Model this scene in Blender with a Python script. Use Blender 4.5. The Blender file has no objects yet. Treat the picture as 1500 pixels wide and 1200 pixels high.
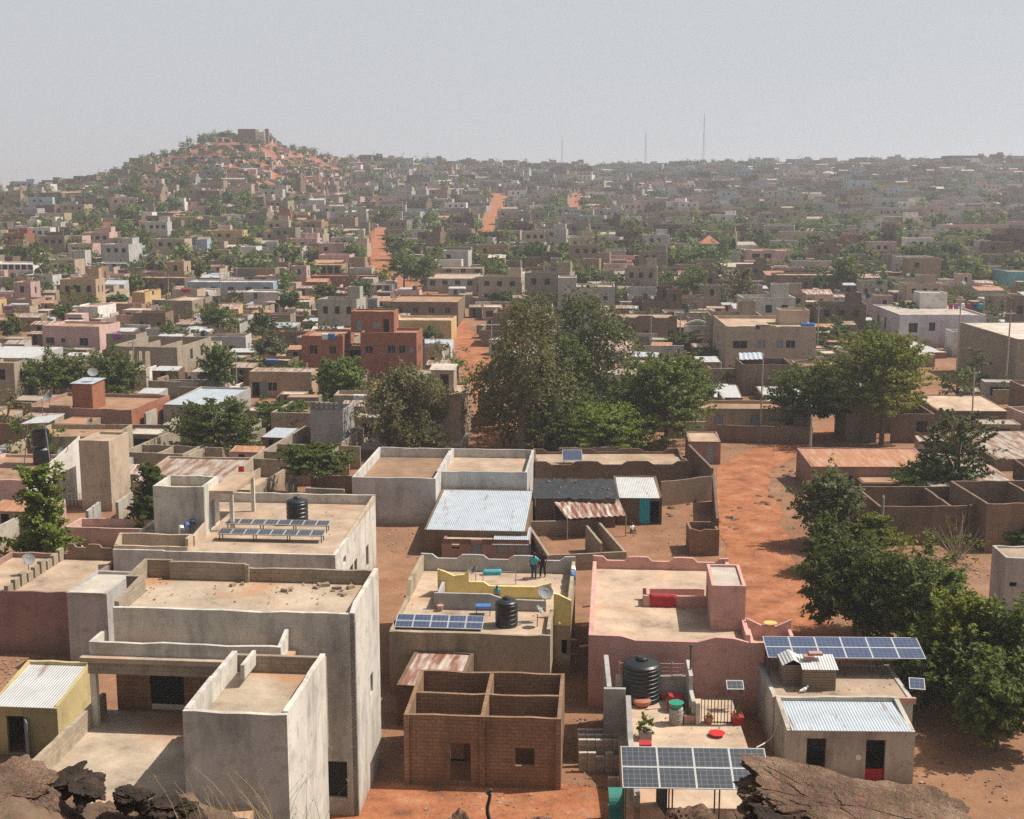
import bpy, bmesh, math, random
import numpy as np
from mathutils import Vector
rnd = random.Random(7)
scene = bpy.context.scene
COL = scene.collection
H, F = 29.0, 1900.0
PIT = math.atan(332/F); CP, SP = math.cos(PIT), math.sin(PIT)
# ------------------------------------------------------------------ camera maths (photo pixels, 1500x1200)
def ray(px, py):
    a = (px-750)/F; b = (600-py)/F
    return (a, CP+b*SP, -SP+b*CP)
def at(px, py, z):
    d = ray(px, py); t = (z-H)/d[2]
    return Vector((d[0]*t, d[1]*t, z))
def atd(px, py, y):
    d = ray(px, py); t = y/d[1]
    return Vector((d[0]*t, y, H+d[2]*t))
def pr(p):
    x, y, z = p[0], p[1], p[2]-H
    fw = max(y*CP-z*SP, .01); up = y*SP+z*CP
    return (750+F*x/fw, 600-F*up/fw)
def lerp_tab(tab, x):
    if x <= tab[0][0]: return tab[0][1]
    for (a, b), (c, d) in zip(tab, tab[1:]):
        if x <= c: return b+(d-b)*(x-a)/(c-a)
    return tab[-1][1]
SIL = [(-400,288),(0,284),(130,272),(180,256),(220,238),(250,231),(300,211),(330,201),(352,200),(395,202),(420,214),(455,225),(500,235),(600,242),(750,246),(900,250),(1000,246),(1100,244),(1300,242),(1500,236),(1900,236)]
RID = [(-400,760),(0,800),(200,850),(370,880),(480,960),(600,1080),(800,1150),(1900,1200)]
OUT = [(-500,1090),(-20,1112),(15,1128),(60,1158),(130,1174),(240,1184),(300,1204),(360,1245),(600,1260),(940,1250),(1060,1240),(1100,1205),(1300,1200),(1430,1200),(1480,1250),(2000,1260)]
def smooth(t): t = max(0, min(1, t)); return t*t*(3-2*t)
def ground(x, y):
    D = math.hypot(x, y)
    if y < 1: return 27.2 if D < 2 else max(0, 27.2-.56*D)
    px = 750+F*min(max(x/y, -2), 2)
    z = max(0.0, 27.2-.58*D)
    if D < 50:
        row = lerp_tab(OUT, px)
        zr = H - 22*math.tan(PIT+math.atan((row-600)/F))
        k = D-22
        z = max(z, zr-(.10*k*k if k > 0 else .05*k*k)-max(0, -k)*.05)
        return max(0, z)
    vr = lerp_tab(SIL, px)-268; R = lerp_tab(RID, px)
    if D < 165: return 0.0
    tab0 = [(165,0.0),(245,.6),(320,3.2),(430,7.0)]
    if D <= 430: return lerp_tab(tab0, D)
    v0 = (H-7.0)*F*1.03/430
    s = min(1, (D-430)/(R-430))
    p = 1.55 if vr > -30 else 1.2
    v = vr+(v0-vr)*(1-s)**p
    z = H-v*D/(F*1.03)
    if D > R:
        zR = H-vr*R/(F*1.03)
        z = zR*(1-smooth((D-R)/700.0)) - 6*smooth((D-R)/700.0)
    return z
def hit(px, py, h=0.0):
    d = ray(px, py); lo = None; y = 40.0; prev = y
    while y < 6000:
        t = y/d[1]; z = H+d[2]*t; x = d[0]*t
        if z <= ground(x, y)+h:
            lo, hi = prev, y
            for _ in range(24):
                m = (lo+hi)/2; t = m/d[1]
                if H+d[2]*t <= ground(d[0]*t, m)+h: hi = m
                else: lo = m
            t = hi/d[1]; return Vector((d[0]*t, hi, H+d[2]*t))
        prev = y; y *= 1.01
    return Vector((d[0]*900/d[1], 900, ground(d[0]*900/d[1], 900)+h))
# ------------------------------------------------------------------ mesh builder
JR = random.Random(3)
class MB:
    def __init__(s): s.v = []; s.f = []; s.m = []
    def face(s, pts, mi=0):
        b = len(s.v); s.v += [tuple(p) for p in pts]; s.f.append(list(range(b, b+len(pts)))); s.m.append(mi)
    def solid(s, bot, top, mi=0):
        b = len(s.v); n = len(bot); s.v += [tuple(p) for p in bot]+[tuple(p) for p in top]
        s.f.append(list(range(b+n-1, b-1, -1))); s.f.append(list(range(b+n, b+2*n)))
        for i in range(n):
            j = (i+1) % n; s.f.append([b+i, b+j, b+n+j, b+n+i])
        s.m += [mi]*(n+2)
    def box(s, x0, x1, y0, y1, z0, z1, mi=0):
        s.solid([(x0,y0,z0),(x1,y0,z0),(x1,y1,z0),(x0,y1,z0)], [(x0,y0,z1),(x1,y0,z1),(x1,y1,z1),(x0,y1,z1)], mi)
    def tube(s, p, q, r, r2=None, n=6, mi=0):
        p = Vector(p); q = Vector(q); r2 = r if r2 is None else r2
        d = (q-p)
        if d.length < 1e-6: return
        d.normalize(); a = d.orthogonal().normalized(); b = d.cross(a)
        A = [(a*math.cos(2*math.pi*i/n)+b*math.sin(2*math.pi*i/n)) for i in range(n)]
        s.solid([p+c*r for c in A], [q+c*r2 for c in A], mi)
    def path(s, pts, r, n=5, mi=0, r2=None):
        k = len(pts)-1
        for i in range(k):
            ra = r if r2 is None else r+(r2-r)*i/k; rb = r if r2 is None else r+(r2-r)*(i+1)/k
            s.tube(pts[i], pts[i+1], ra, rb, n, mi)
    def lathe(s, prof, cx=0, cy=0, cz=0, n=24, mi=0):
        b = len(s.v)
        for r, z in prof:
            for i in range(n):
                a = 2*math.pi*i/n; s.v.append((cx+r*math.cos(a), cy+r*math.sin(a), cz+z))
        for k in range(len(prof)-1):
            for i in range(n):
                j = (i+1) % n; s.f.append([b+k*n+i, b+k*n+j, b+(k+1)*n+j, b+(k+1)*n+i]); s.m.append(mi)
        s.f.append([b+i for i in range(n-1, -1, -1)]); s.m.append(mi)
        e = b+(len(prof)-1)*n; s.f.append([e+i for i in range(n)]); s.m.append(mi)
    # a wall from p along direction d (2D), outward normal on the right-hand side of d, inner side th inwards; top may be a profile
    def panel(s, p, d, L, th, z0, top, holes=(), mi=0, mcap=None):
        if not isinstance(top, (list, tuple)):
            k = int(L/.9) if L > 1.8 else 0
            top = [(0, top)]+[(L*(i+.5)/k, top+JR.choice((0,0,0,-.02,.02,-.045,.03))) for i in range(k)]+[(L, top)]
        mcap = mi if mcap is None else mcap
        nx, ny = -d[1]*th, d[0]*th
        P = lambda u, z, k: (p[0]+d[0]*u+nx*k, p[1]+d[1]*u+ny*k, z)
        us = sorted({0.0, L, *[u for u, _ in top if 0 < u < L], *[x for h in holes for x in (h[0], h[1]) if 0 < x < L]})
        zs = sorted({z0, *[x for h in holes for x in (h[2], h[3]) if x > z0]})
        for ua, ub in zip(us, us[1:]):
            um = (ua+ub)/2; ta, tb = lerp_tab(top, ua), lerp_tab(top, ub)
            lev = zs+[None]
            for za, zb in zip(lev, lev[1:]):
                zm = za+.01 if zb is None else (za+zb)/2
                if any(h[0] < um < h[1] and h[2] < zm < h[3] for h in holes): continue
                A, B = (ta, tb) if zb is None else (zb, zb)
                s.face([P(ua,za,0), P(ub,za,0), P(ub,B,0), P(ua,A,0)], mi)
                s.face([P(ub,za,1), P(ua,za,1), P(ua,A,1), P(ub,B,1)], mi)
            s.face([P(ua,ta,0), P(ub,tb,0), P(ub,tb,1), P(ua,ta,1)], mcap)
        for u, sg in ((0.0, 1), (L, -1)):
            t = lerp_tab(top, u); q = [P(u,z0,1), P(u,z0,0), P(u,t,0), P(u,t,1)]
            s.face(q if sg > 0 else q[::-1], mi)
        for h in holes:
            a, b, c, e = h[:4]
            s.face([P(a,c,0), P(b,c,0), P(b,c,1), P(a,c,1)], mi); s.face([P(a,e,1), P(b,e,1), P(b,e,0), P(a,e,0)], mi)
            s.face([P(a,c,1), P(a,e,1), P(a,e,0), P(a,c,0)], mi); s.face([P(b,c,0), P(b,e,0), P(b,e,1), P(b,c,1)], mi)
    def build(s, name, mats, parent=None, loc=None, rz=0, sm=False, uv=True):
        me = bpy.data.meshes.new(name); me.from_pydata(s.v, [], s.f)
        if not isinstance(mats, (list, tuple)): mats = [mats]
        for m in mats: me.materials.append(m)
        if len(mats) > 1: me.polygons.foreach_set('material_index', s.m)
        if sm: me.polygons.foreach_set('use_smooth', [True]*len(s.f))
        if uv and len(s.f) < 60000:
            l = me.uv_layers.new(name='UVMap'); out = []
            V = s.v
            for f in s.f:
                a, b, c = V[f[0]], V[f[1]], V[f[2]]
                ux, uy, uz = b[0]-a[0], b[1]-a[1], b[2]-a[2]; wx, wy, wz = c[0]-b[0], c[1]-b[1], c[2]-b[2]
                n = (abs(uy*wz-uz*wy), abs(uz*wx-ux*wz), abs(ux*wy-uy*wx))
                if n[2] >= n[0] and n[2] >= n[1]:
                    for i in f: out += [V[i][0], V[i][1]]
                elif n[0] > n[1]:
                    for i in f: out += [V[i][1], V[i][2]]
                else:
                    for i in f: out += [V[i][0], V[i][2]]
            l.data.foreach_set('uv', out)
        me.update()
        o = bpy.data.objects.new(name, me); COL.objects.link(o)
        if parent: o.parent = parent
        if loc is not None: o.location = loc
        o.rotation_euler.z = rz
        return o
def tag(o, label=None, cat=None, group=None, kind=None):
    if label: o['label'] = label
    if cat: o['category'] = cat
    if group: o['group'] = group
    if kind: o['kind'] = kind
    return o
def empty(name, loc, rz=0, label=None, cat=None, group=None):
    o = bpy.data.objects.new(name, None); COL.objects.link(o); o.location = loc; o.rotation_euler.z = rz
    return tag(o, label, cat, group)
KIDS = {}
def kids(o): return [c for c in o.children]
def copy_tree(o, parent=None):
    c = o.copy(); COL.objects.link(c)
    if parent: c.parent = parent
    for ch in o.children: copy_tree(ch, c)
    return c
# ------------------------------------------------------------------ materials
def newmat(name):
    m = bpy.data.materials.new(name); m.use_nodes = True
    nt = m.node_tree; nt.nodes.clear()
    return m, nt, (lambda t, **k: _n(nt, t, k)), nt.links.new
def _n(nt, t, k):
    n = nt.nodes.new(t)
    for a, b in k.items():
        if a.startswith('i_'):
            key = a[2:]; key = int(key) if key.isdigit() else key.replace('_', ' ')
            n.inputs[key].default_value = b
        else: setattr(n, a, b)
    return n
def ramp(N, stops):
    r = N('ShaderNodeValToRGB'); e = r.color_ramp.elements
    while len(e) < len(stops): e.new(.5)
    for x, (p, c) in zip(e, stops):
        x.position = p; x.color = (*c, 1) if len(c) == 3 else c
    return r
def mix(N, Lk, fac, a, b, mode='MIX'):
    m = N('ShaderNodeMix', data_type='RGBA', blend_type=mode)
    for sock, v in ((m.inputs[0], fac), (m.inputs[6], a), (m.inputs[7], b)):
        if hasattr(v, 'is_linked') or hasattr(v, 'links'): Lk(v, sock)
        elif isinstance(v, (int, float)): sock.default_value = v
        else: sock.default_value = (*v, 1)
    return m.outputs[2]
def g3(c, k): return tuple(min(1, x*k) for x in c)
def wall_mat(name, col, brick=0.0, stain=.35, bw=.42, bh=.21, mortar=None, dirt=(.20,.10,.055), bump=.4, objvar=.12, noise=.3):
    m, nt, N, Lk = newmat(name)
    uv = N('ShaderNodeUVMap'); oi = N('ShaderNodeObjectInfo'); tc = N('ShaderNodeTexCoord')
    big = N('ShaderNodeTexNoise', i_Scale=.35, i_Detail=5.0, i_Roughness=.6); Lk(tc.outputs['Object'], big.inputs['Vector'])
    fine = N('ShaderNodeTexNoise', i_Scale=7.0, i_Detail=6.0, i_Roughness=.7); Lk(tc.outputs['Object'], fine.inputs['Vector'])
    c = mix(N, Lk, big.outputs['Fac'], g3(col, 1-noise), g3(col, 1+noise))
    c = mix(N, Lk, .35*noise/.3, c, fine.outputs['Color'], 'SOFT_LIGHT')
    hb = fine.outputs['Fac']
    if brick:
        b = N('ShaderNodeTexBrick', i_Scale=1.0, i_Color1=(*g3(col,.86),1), i_Color2=(*g3(col,1.14),1), i_Mortar=(*(mortar or g3(col,.6)),1))
        b.inputs['Mortar Size'].default_value = .012; b.inputs['Brick Width'].default_value = bw; b.inputs['Row Height'].default_value = bh
        b.inputs['Bias'].default_value = 0
        Lk(uv.outputs[0], b.inputs['Vector'])
        c = mix(N, Lk, brick, c, b.outputs['Color'])
    pn = N('ShaderNodeTexNoise', i_Scale=1.15, i_Detail=8.0, i_Roughness=.72); Lk(tc.outputs['Object'], pn.inputs['Vector'])
    pr1 = ramp(N, [(.53,(0,0,0)),(.60,(1,1,1))]); Lk(pn.outputs['Fac'], pr1.inputs[0])
    pm = N('ShaderNodeMath', operation='MULTIPLY'); Lk(pr1.outputs[0], pm.inputs[0]); pm.inputs[1].default_value = .6
    c = mix(N, Lk, pm.outputs[0], c, g3(col, .66))
    pr2 = ramp(N, [(.36,(1,1,1)),(.42,(0,0,0))]); Lk(pn.outputs['Fac'], pr2.inputs[0])
    pm2 = N('ShaderNodeMath', operation='MULTIPLY'); Lk(pr2.outputs[0], pm2.inputs[0]); pm2.inputs[1].default_value = .35
    c = mix(N, Lk, pm2.outputs[0], c, g3((col[0]*.8+.1, col[1]*.8+.08, col[2]*.8+.06), 1.15))
    # rain streaks and soil splash: wear with its own shape
    mp = N('ShaderNodeMapping'); mp.inputs['Scale'].default_value = (.8, .8, .2); Lk(tc.outputs['Object'], mp.inputs[0])
    st = N('ShaderNodeTexNoise', i_Scale=1.0, i_Detail=6.0, i_Roughness=.65); Lk(mp.outputs[0], st.inputs['Vector'])
    sr = ramp(N, [(.48,(0,0,0)),(.72,(1,1,1))]); Lk(st.outputs['Fac'], sr.inputs[0])
    mu = N('ShaderNodeMath', operation='MULTIPLY'); Lk(sr.outputs[0], mu.inputs[0]); mu.inputs[1].default_value = stain
    c = mix(N, Lk, mu.outputs[0], c, g3(col, .42))
    sx = N('ShaderNodeSeparateXYZ'); Lk(tc.outputs['Object'], sx.inputs[0])
    mr = N('ShaderNodeMapRange', i_1=0.0, i_2=1.1, i_3=.9, i_4=0.0); Lk(sx.outputs[2], mr.inputs[0])
    m2 = N('ShaderNodeMath', operation='MULTIPLY'); Lk(mr.outputs[0], m2.inputs[0]); Lk(big.outputs['Fac'], m2.inputs[1])
    c = mix(N, Lk, m2.outputs[0], c, dirt)
    hs = N('ShaderNodeHueSaturation'); Lk(c, hs.inputs['Color'])
    v = N('ShaderNodeMapRange', i_3=1-objvar, i_4=1+objvar); Lk(oi.outputs['Random'], v.inputs[0]); Lk(v.outputs[0], hs.inputs['Value'])
    bs = N('ShaderNodeBsdfPrincipled', i_Roughness=.95); bs.inputs['Specular IOR Level'].default_value = .15
    Lk(hs.outputs[0], bs.inputs['Base Color'])
    bp = N('ShaderNodeBump', i_Strength=bump, i_Distance=.02); Lk(hb, bp.inputs['Height']); Lk(bp.outputs[0], bs.inputs['Normal'])
    if brick:
        bp2 = N('ShaderNodeBump', i_Strength=.6*brick, i_Distance=.02); bp2.invert = True
        Lk(b.outputs['Fac'], bp2.inputs['Height']); Lk(bp.outputs[0], bp2.inputs['Normal']); Lk(bp2.outputs[0], bs.inputs['Normal'])
    o = N('ShaderNodeOutputMaterial'); Lk(bs.outputs[0], o.inputs[0])
    return m
def roof_mat(name, col, dirt=(.40,.20,.10), spots=.5):
    m, nt, N, Lk = newmat(name)
    tc = N('ShaderNodeTexCoord'); oi = N('ShaderNodeObjectInfo')
    a = N('ShaderNodeTexNoise', i_Scale=.45, i_Detail=7.0, i_Roughness=.68); Lk(tc.outputs['Object'], a.inputs['Vector'])
    f = N('ShaderNodeTexNoise', i_Scale=9.0, i_Detail=5.0, i_Roughness=.75); Lk(tc.outputs['Object'], f.inputs['Vector'])
    r = ramp(N, [(.30,g3(col,.52)),(.42,g3(col,.85)),(.52,col),(.68,g3(col,1.28))]); Lk(a.outputs['Fac'], r.inputs[0])
    c = mix(N, Lk, .75, r.outputs[0], f.outputs['Color'], 'SOFT_LIGHT')
    b = N('ShaderNodeTexNoise', i_Scale=.28, i_Detail=4.0); b.noise_dimensions = '4D'; Lk(tc.outputs['Object'], b.inputs['Vector']); Lk(oi.outputs['Random'], b.inputs['W'])
    rr = ramp(N, [(.52,(0,0,0)),(.66,(1,1,1))]); Lk(b.outputs['Fac'], rr.inputs[0])
    mu = N('ShaderNodeMath', operation='MULTIPLY'); Lk(rr.outputs[0], mu.inputs[0]); mu.inputs[1].default_value = spots
    c = mix(N, Lk, mu.outputs[0], c, dirt)
    vo = N('ShaderNodeTexVoronoi', i_Scale=2.3); Lk(tc.outputs['Object'], vo.inputs['Vector'])
    vr = ramp(N, [(.05,(1,1,1)),(.09,(0,0,0))]); Lk(vo.outputs['Distance'], vr.inputs[0])
    mv = N('ShaderNodeMath', operation='MULTIPLY'); Lk(vr.outputs[0], mv.inputs[0]); mv.inputs[1].default_value = .55
    c = mix(N, Lk, mv.outputs[0], c, g3(col, .45))
    hs = N('ShaderNodeHueSaturation'); Lk(c, hs.inputs['Color'])
    v = N('ShaderNodeMapRange', i_3=.82, i_4=1.12); Lk(oi.outputs['Random'], v.inputs[0]); Lk(v.outputs[0], hs.inputs['Value'])
    bs = N('ShaderNodeBsdfPrincipled', i_Roughness=.95); bs.inputs['Specular IOR Level'].default_value = .1
    Lk(hs.outputs[0], bs.inputs['Base Color'])
    bp = N('ShaderNodeBump', i_Strength=.5, i_Distance=.04); Lk(f.outputs['Fac'], bp.inputs['Height']); Lk(bp.outputs[0], bs.inputs['Normal'])
    o = N('ShaderNodeOutputMaterial'); Lk(bs.outputs[0], o.inputs[0]); return m
def tin_mat(name, col, rust=.4, rcol=(.26,.10,.045), per=.15, amp=1.0):
    m, nt, N, Lk = newmat(name)
    tc = N('ShaderNodeTexCoord'); oi = N('ShaderNodeObjectInfo'); uv = N('ShaderNodeUVMap')
    mp = N('ShaderNodeMapping'); mp.inputs['Scale'].default_value = (1.3, .22, 1); Lk(uv.outputs[0], mp.inputs[0])
    a = N('ShaderNodeTexNoise', i_Scale=1.4, i_Detail=6.0, i_Roughness=.65); a.noise_dimensions = '4D'; Lk(mp.outputs[0], a.inputs['Vector']); Lk(oi.outputs['Random'], a.inputs['W'])
    r = ramp(N, [(.62-rust*.35,(0,0,0)),(.74-rust*.3,(1,1,1))]); Lk(a.outputs['Fac'], r.inputs[0])
    b = N('ShaderNodeTexNoise', i_Scale=.9, i_Detail=3.0); Lk(tc.outputs['Object'], b.inputs['Vector'])
    c0 = mix(N, Lk, b.outputs['Fac'], g3(col,.75), g3(col,1.2))
    mu = N('ShaderNodeMath', operation='MULTIPLY'); Lk(r.outputs[0], mu.inputs[0]); mu.inputs[1].default_value = .9
    c = mix(N, Lk, mu.outputs[0], c0, rcol)
    w = N('ShaderNodeTexWave', wave_type='BANDS', bands_direction='X', i_Scale=math.pi*2/(20*per)); Lk(uv.outputs[0], w.inputs['Vector'])
    bp = N('ShaderNodeBump', i_Strength=.8*amp, i_Distance=.03); Lk(w.outputs['Fac'], bp.inputs['Height'])
    bs = N('ShaderNodeBsdfPrincipled', i_Roughness=.55, i_Metallic=.25); Lk(c, bs.inputs['Base Color']); Lk(bp.outputs[0], bs.inputs['Normal'])
    o = N('ShaderNodeOutputMaterial'); Lk(bs.outputs[0], o.inputs[0]); return m
def flat_mat(name, col, rough=.7, metal=0.0, var=.15, scale=3.0):
    m, nt, N, Lk = newmat(name)
    tc = N('ShaderNodeTexCoord'); a = N('ShaderNodeTexNoise', i_Scale=scale, i_Detail=5.0); Lk(tc.outputs['Object'], a.inputs['Vector'])
    c = mix(N, Lk, a.outputs['Fac'], g3(col, 1-var), g3(col, 1+var))
    bs = N('ShaderNodeBsdfPrincipled', i_Roughness=rough, i_Metallic=metal); Lk(c, bs.inputs['Base Color'])
    o = N('ShaderNodeOutputMaterial'); Lk(bs.outputs[0], o.inputs[0]); return m
def leaf_mat(name, c0, c1, c2):
    m, nt, N, Lk = newmat(name)
    ge = N('ShaderNodeNewGeometry'); oi = N('ShaderNodeObjectInfo')
    r = ramp(N, [(0,c0),(.55,c1),(1,c2)]); Lk(ge.outputs['Random Per Island'], r.inputs[0])
    hs = N('ShaderNodeHueSaturation'); Lk(r.outputs[0], hs.inputs['Color'])
    v = N('ShaderNodeMapRange', i_3=.75, i_4=1.2); Lk(oi.outputs['Random'], v.inputs[0]); Lk(v.outputs[0], hs.inputs['Value'])
    d = N('ShaderNodeBsdfPrincipled', i_Roughness=.6); d.inputs['Specular IOR Level'].default_value = .25; Lk(hs.outputs[0], d.inputs['Base Color'])
    t = N('ShaderNodeBsdfTranslucent'); Lk(hs.outputs[0], t.inputs['Color'])
    x = N('ShaderNodeMixShader', i_0=.5); Lk(d.outputs[0], x.inputs[1]); Lk(t.outputs[0], x.inputs[2])
    o = N('ShaderNodeOutputMaterial'); Lk(x.outputs[0], o.inputs[0]); return m
M = {}
M['conc'] = wall_mat('concrete render', (.42,.385,.32), .15, .8, noise=.4)
M['cream'] = wall_mat('cream cement render', (.62,.58,.51), .14, .85, noise=.4)
M['block'] = wall_mat('concrete block', (.36,.295,.22), .75, .4)
M['mud'] = wall_mat('mud brick', (.20,.132,.09), .6, .5, .36, .16)
M['brown'] = wall_mat('brown banco', (.24,.165,.115), .3, .5)
M['sand'] = wall_mat('sand plaster', (.46,.36,.265), .1, .35)
M['tan'] = wall_mat('tan brick', (.42,.30,.20), .6, .35)
M['pink'] = wall_mat('pink plaster', (.57,.325,.28), 0, .25, objvar=.04)
M['rose'] = wall_mat('pale pink plaster', (.55,.37,.33), 0, .25)
M['red'] = wall_mat('red banco', (.34,.14,.085), .3, .35)
M['brick'] = wall_mat('adobe brick', (.31,.19,.12), .9, .6, .40, .19, mortar=(.15,.09,.055), noise=.45)
M['white'] = wall_mat('whitewash', (.70,.655,.60), 0, .3)
M['grey'] = wall_mat('grey render', (.42,.40,.38), .15, .4)
M['lgrey'] = wall_mat('pale grey render', (.49,.465,.43), .12, .55, noise=.36)
M['yellow'] = wall_mat('yellow plaster', (.80,.62,.24), 0, .2, objvar=.03)
M['dyell'] = wall_mat('dull yellow plaster', (.50,.41,.21), 0, .4, objvar=.03)
M['blue'] = wall_mat('pale blue plaster', (.36,.43,.50), 0, .3)
M['teal'] = wall_mat('teal plaster', (.16,.36,.40), 0, .2)
M['ochre'] = wall_mat('ochre plaster', (.55,.38,.19), 0, .3)
M['lilac'] = wall_mat('lilac plaster', (.56,.50,.53), 0, .25)
M['plum'] = wall_mat('plum brown plaster', (.33,.20,.165), .15, .3)
M['stain'] = wall_mat('stained render', (.38,.31,.22), .2, .95)
M['rs'] = roof_mat('sand roof', (.45,.335,.245))
M['rg'] = roof_mat('concrete roof', (.40,.32,.24), spots=.75)
M['rd'] = roof_mat('earth roof', (.34,.215,.14))
M['rw'] = roof_mat('pale roof', (.52,.46,.39), spots=.3)
M['tin'] = tin_mat('zinc sheet', (.60,.60,.59), .12)
M['tinb'] = tin_mat('bluish zinc', (.50,.55,.60), .12)
M['tino'] = tin_mat('old zinc', (.50,.44,.37), .55)
M['rust'] = tin_mat('rusty sheet', (.60,.36,.24), .7, (.46,.20,.10))
M['rustw'] = tin_mat('peeling rusty sheet', (.62,.52,.45), .62, (.25,.085,.04), per=.4)
M['dark'] = flat_mat('dark opening', (.02,.018,.016), .9)
M['shut'] = flat_mat('grey shutter', (.25,.27,.29), .6)
M['frame'] = flat_mat('window frame', (.33,.29,.24), .7)
M['door'] = flat_mat('metal door', (.16,.19,.22), .5)
M['wood'] = flat_mat('weathered wood', (.26,.19,.13), .85, var=.35, scale=6)
M['tank'] = flat_mat('black plastic', (.018,.02,.022), .38, var=.3)
M['steel'] = flat_mat('galvanised steel', (.36,.37,.38), .45, .6)
M['dishm'] = flat_mat('dull dish grey', (.24,.24,.235), .75)
M['iron'] = flat_mat('dark iron', (.07,.06,.055), .6)
M['pole'] = flat_mat('bleached pole', (.40,.34,.28), .85)
M['cpole'] = flat_mat('concrete pole', (.34,.31,.28), .9)
M['terra'] = flat_mat('terracotta', (.42,.16,.09), .8)
M['red_pl'] = flat_mat('red plastic', (.55,.03,.03), .4)
M['green_pl'] = flat_mat('green plastic', (.02,.26,.16), .4)
M['teal_pl'] = flat_mat('teal awning', (.03,.20,.16), .6)
M['bluecl'] = flat_mat('blue cloth', (.04,.16,.45), .8)
M['cyan'] = flat_mat('cyan cloth', (.02,.36,.45), .8)
M['whitecl'] = flat_mat('white cloth', (.72,.72,.70), .85)
M['blackcl'] = flat_mat('black cloth', (.015,.015,.018), .85)
M['redcl'] = flat_mat('red cloth', (.38,.025,.03), .9)
M['navy'] = flat_mat('navy cloth', (.03,.04,.08), .9)
M['skin'] = flat_mat('dark skin', (.09,.045,.028), .55)
M['hair'] = flat_mat('black hair', (.012,.01,.009), .8)
M['white_pl'] = flat_mat('white plastic', (.75,.74,.72), .5)
M['tarp'] = flat_mat('black tarp', (.035,.037,.042), .45, var=.6, scale=1.5)
M['hose'] = flat_mat('pale hose', (.6,.56,.48), .7)
M['purple'] = flat_mat('violet cloth', (.30,.08,.33), .9)
M['orange'] = flat_mat('orange grain', (.62,.30,.06), .9)
M['straw'] = flat_mat('dry straw', (.50,.37,.20), .9, var=.4)
def solar_mat(name, cell, line):
    m, nt, N, Lk = newmat(name)
    uv = N('ShaderNodeUVMap')
    b = N('ShaderNodeTexBrick', i_Scale=1.0, i_Color1=(*cell,1), i_Color2=(*g3(cell,1.25),1), i_Mortar=(*line,1)); b.offset = 0
    b.inputs['Mortar Size'].default_value = .012; b.inputs['Brick Width'].default_value = .26; b.inputs['Row Height'].default_value = .26
    Lk(uv.outputs[0], b.inputs['Vector'])
    bs = N('ShaderNodeBsdfPrincipled', i_Roughness=.32); Lk(b.outputs['Color'], bs.inputs['Base Color'])
    o = N('ShaderNodeOutputMaterial'); Lk(bs.outputs[0], o.inputs[0]); return m
M['pvg'] = solar_mat('grey solar cells', (.055,.06,.07), (.16,.17,.18))
M['pvb'] = solar_mat('blue solar cells', (.05,.068,.13), (.13,.16,.22))
M['alu'] = flat_mat('aluminium frame', (.55,.55,.54), .5, .3)
M['lfd'] = leaf_mat('dark foliage', (0.073, 0.095, 0.021), (0.145, 0.191, 0.040), (0.251, 0.317, 0.068))
M['lfm'] = leaf_mat('mid foliage', (0.072, 0.090, 0.018), (0.138, 0.176, 0.034), (0.220, 0.270, 0.061))
M['lfb'] = leaf_mat('bright foliage', (0.089, 0.116, 0.017), (0.179, 0.226, 0.032), (0.273, 0.326, 0.058))
M['lfy'] = leaf_mat('yellow green foliage', (.100,.115,.014), (.190,.215,.028), (.290,.310,.055))
M['lfo'] = leaf_mat('olive foliage', (.105,.105,.034), (.185,.175,.062), (.300,.265,.110))
M['lfg'] = leaf_mat('grey green foliage', (0.093, 0.103, 0.040), (0.179, 0.199, 0.079), (0.294, 0.309, 0.137))
M['bark'] = flat_mat('bark', (.13,.095,.07), .95, var=.4, scale=8)
M['barkp'] = flat_mat('pale bark', (.34,.27,.21), .95, var=.3, scale=8)
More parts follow.
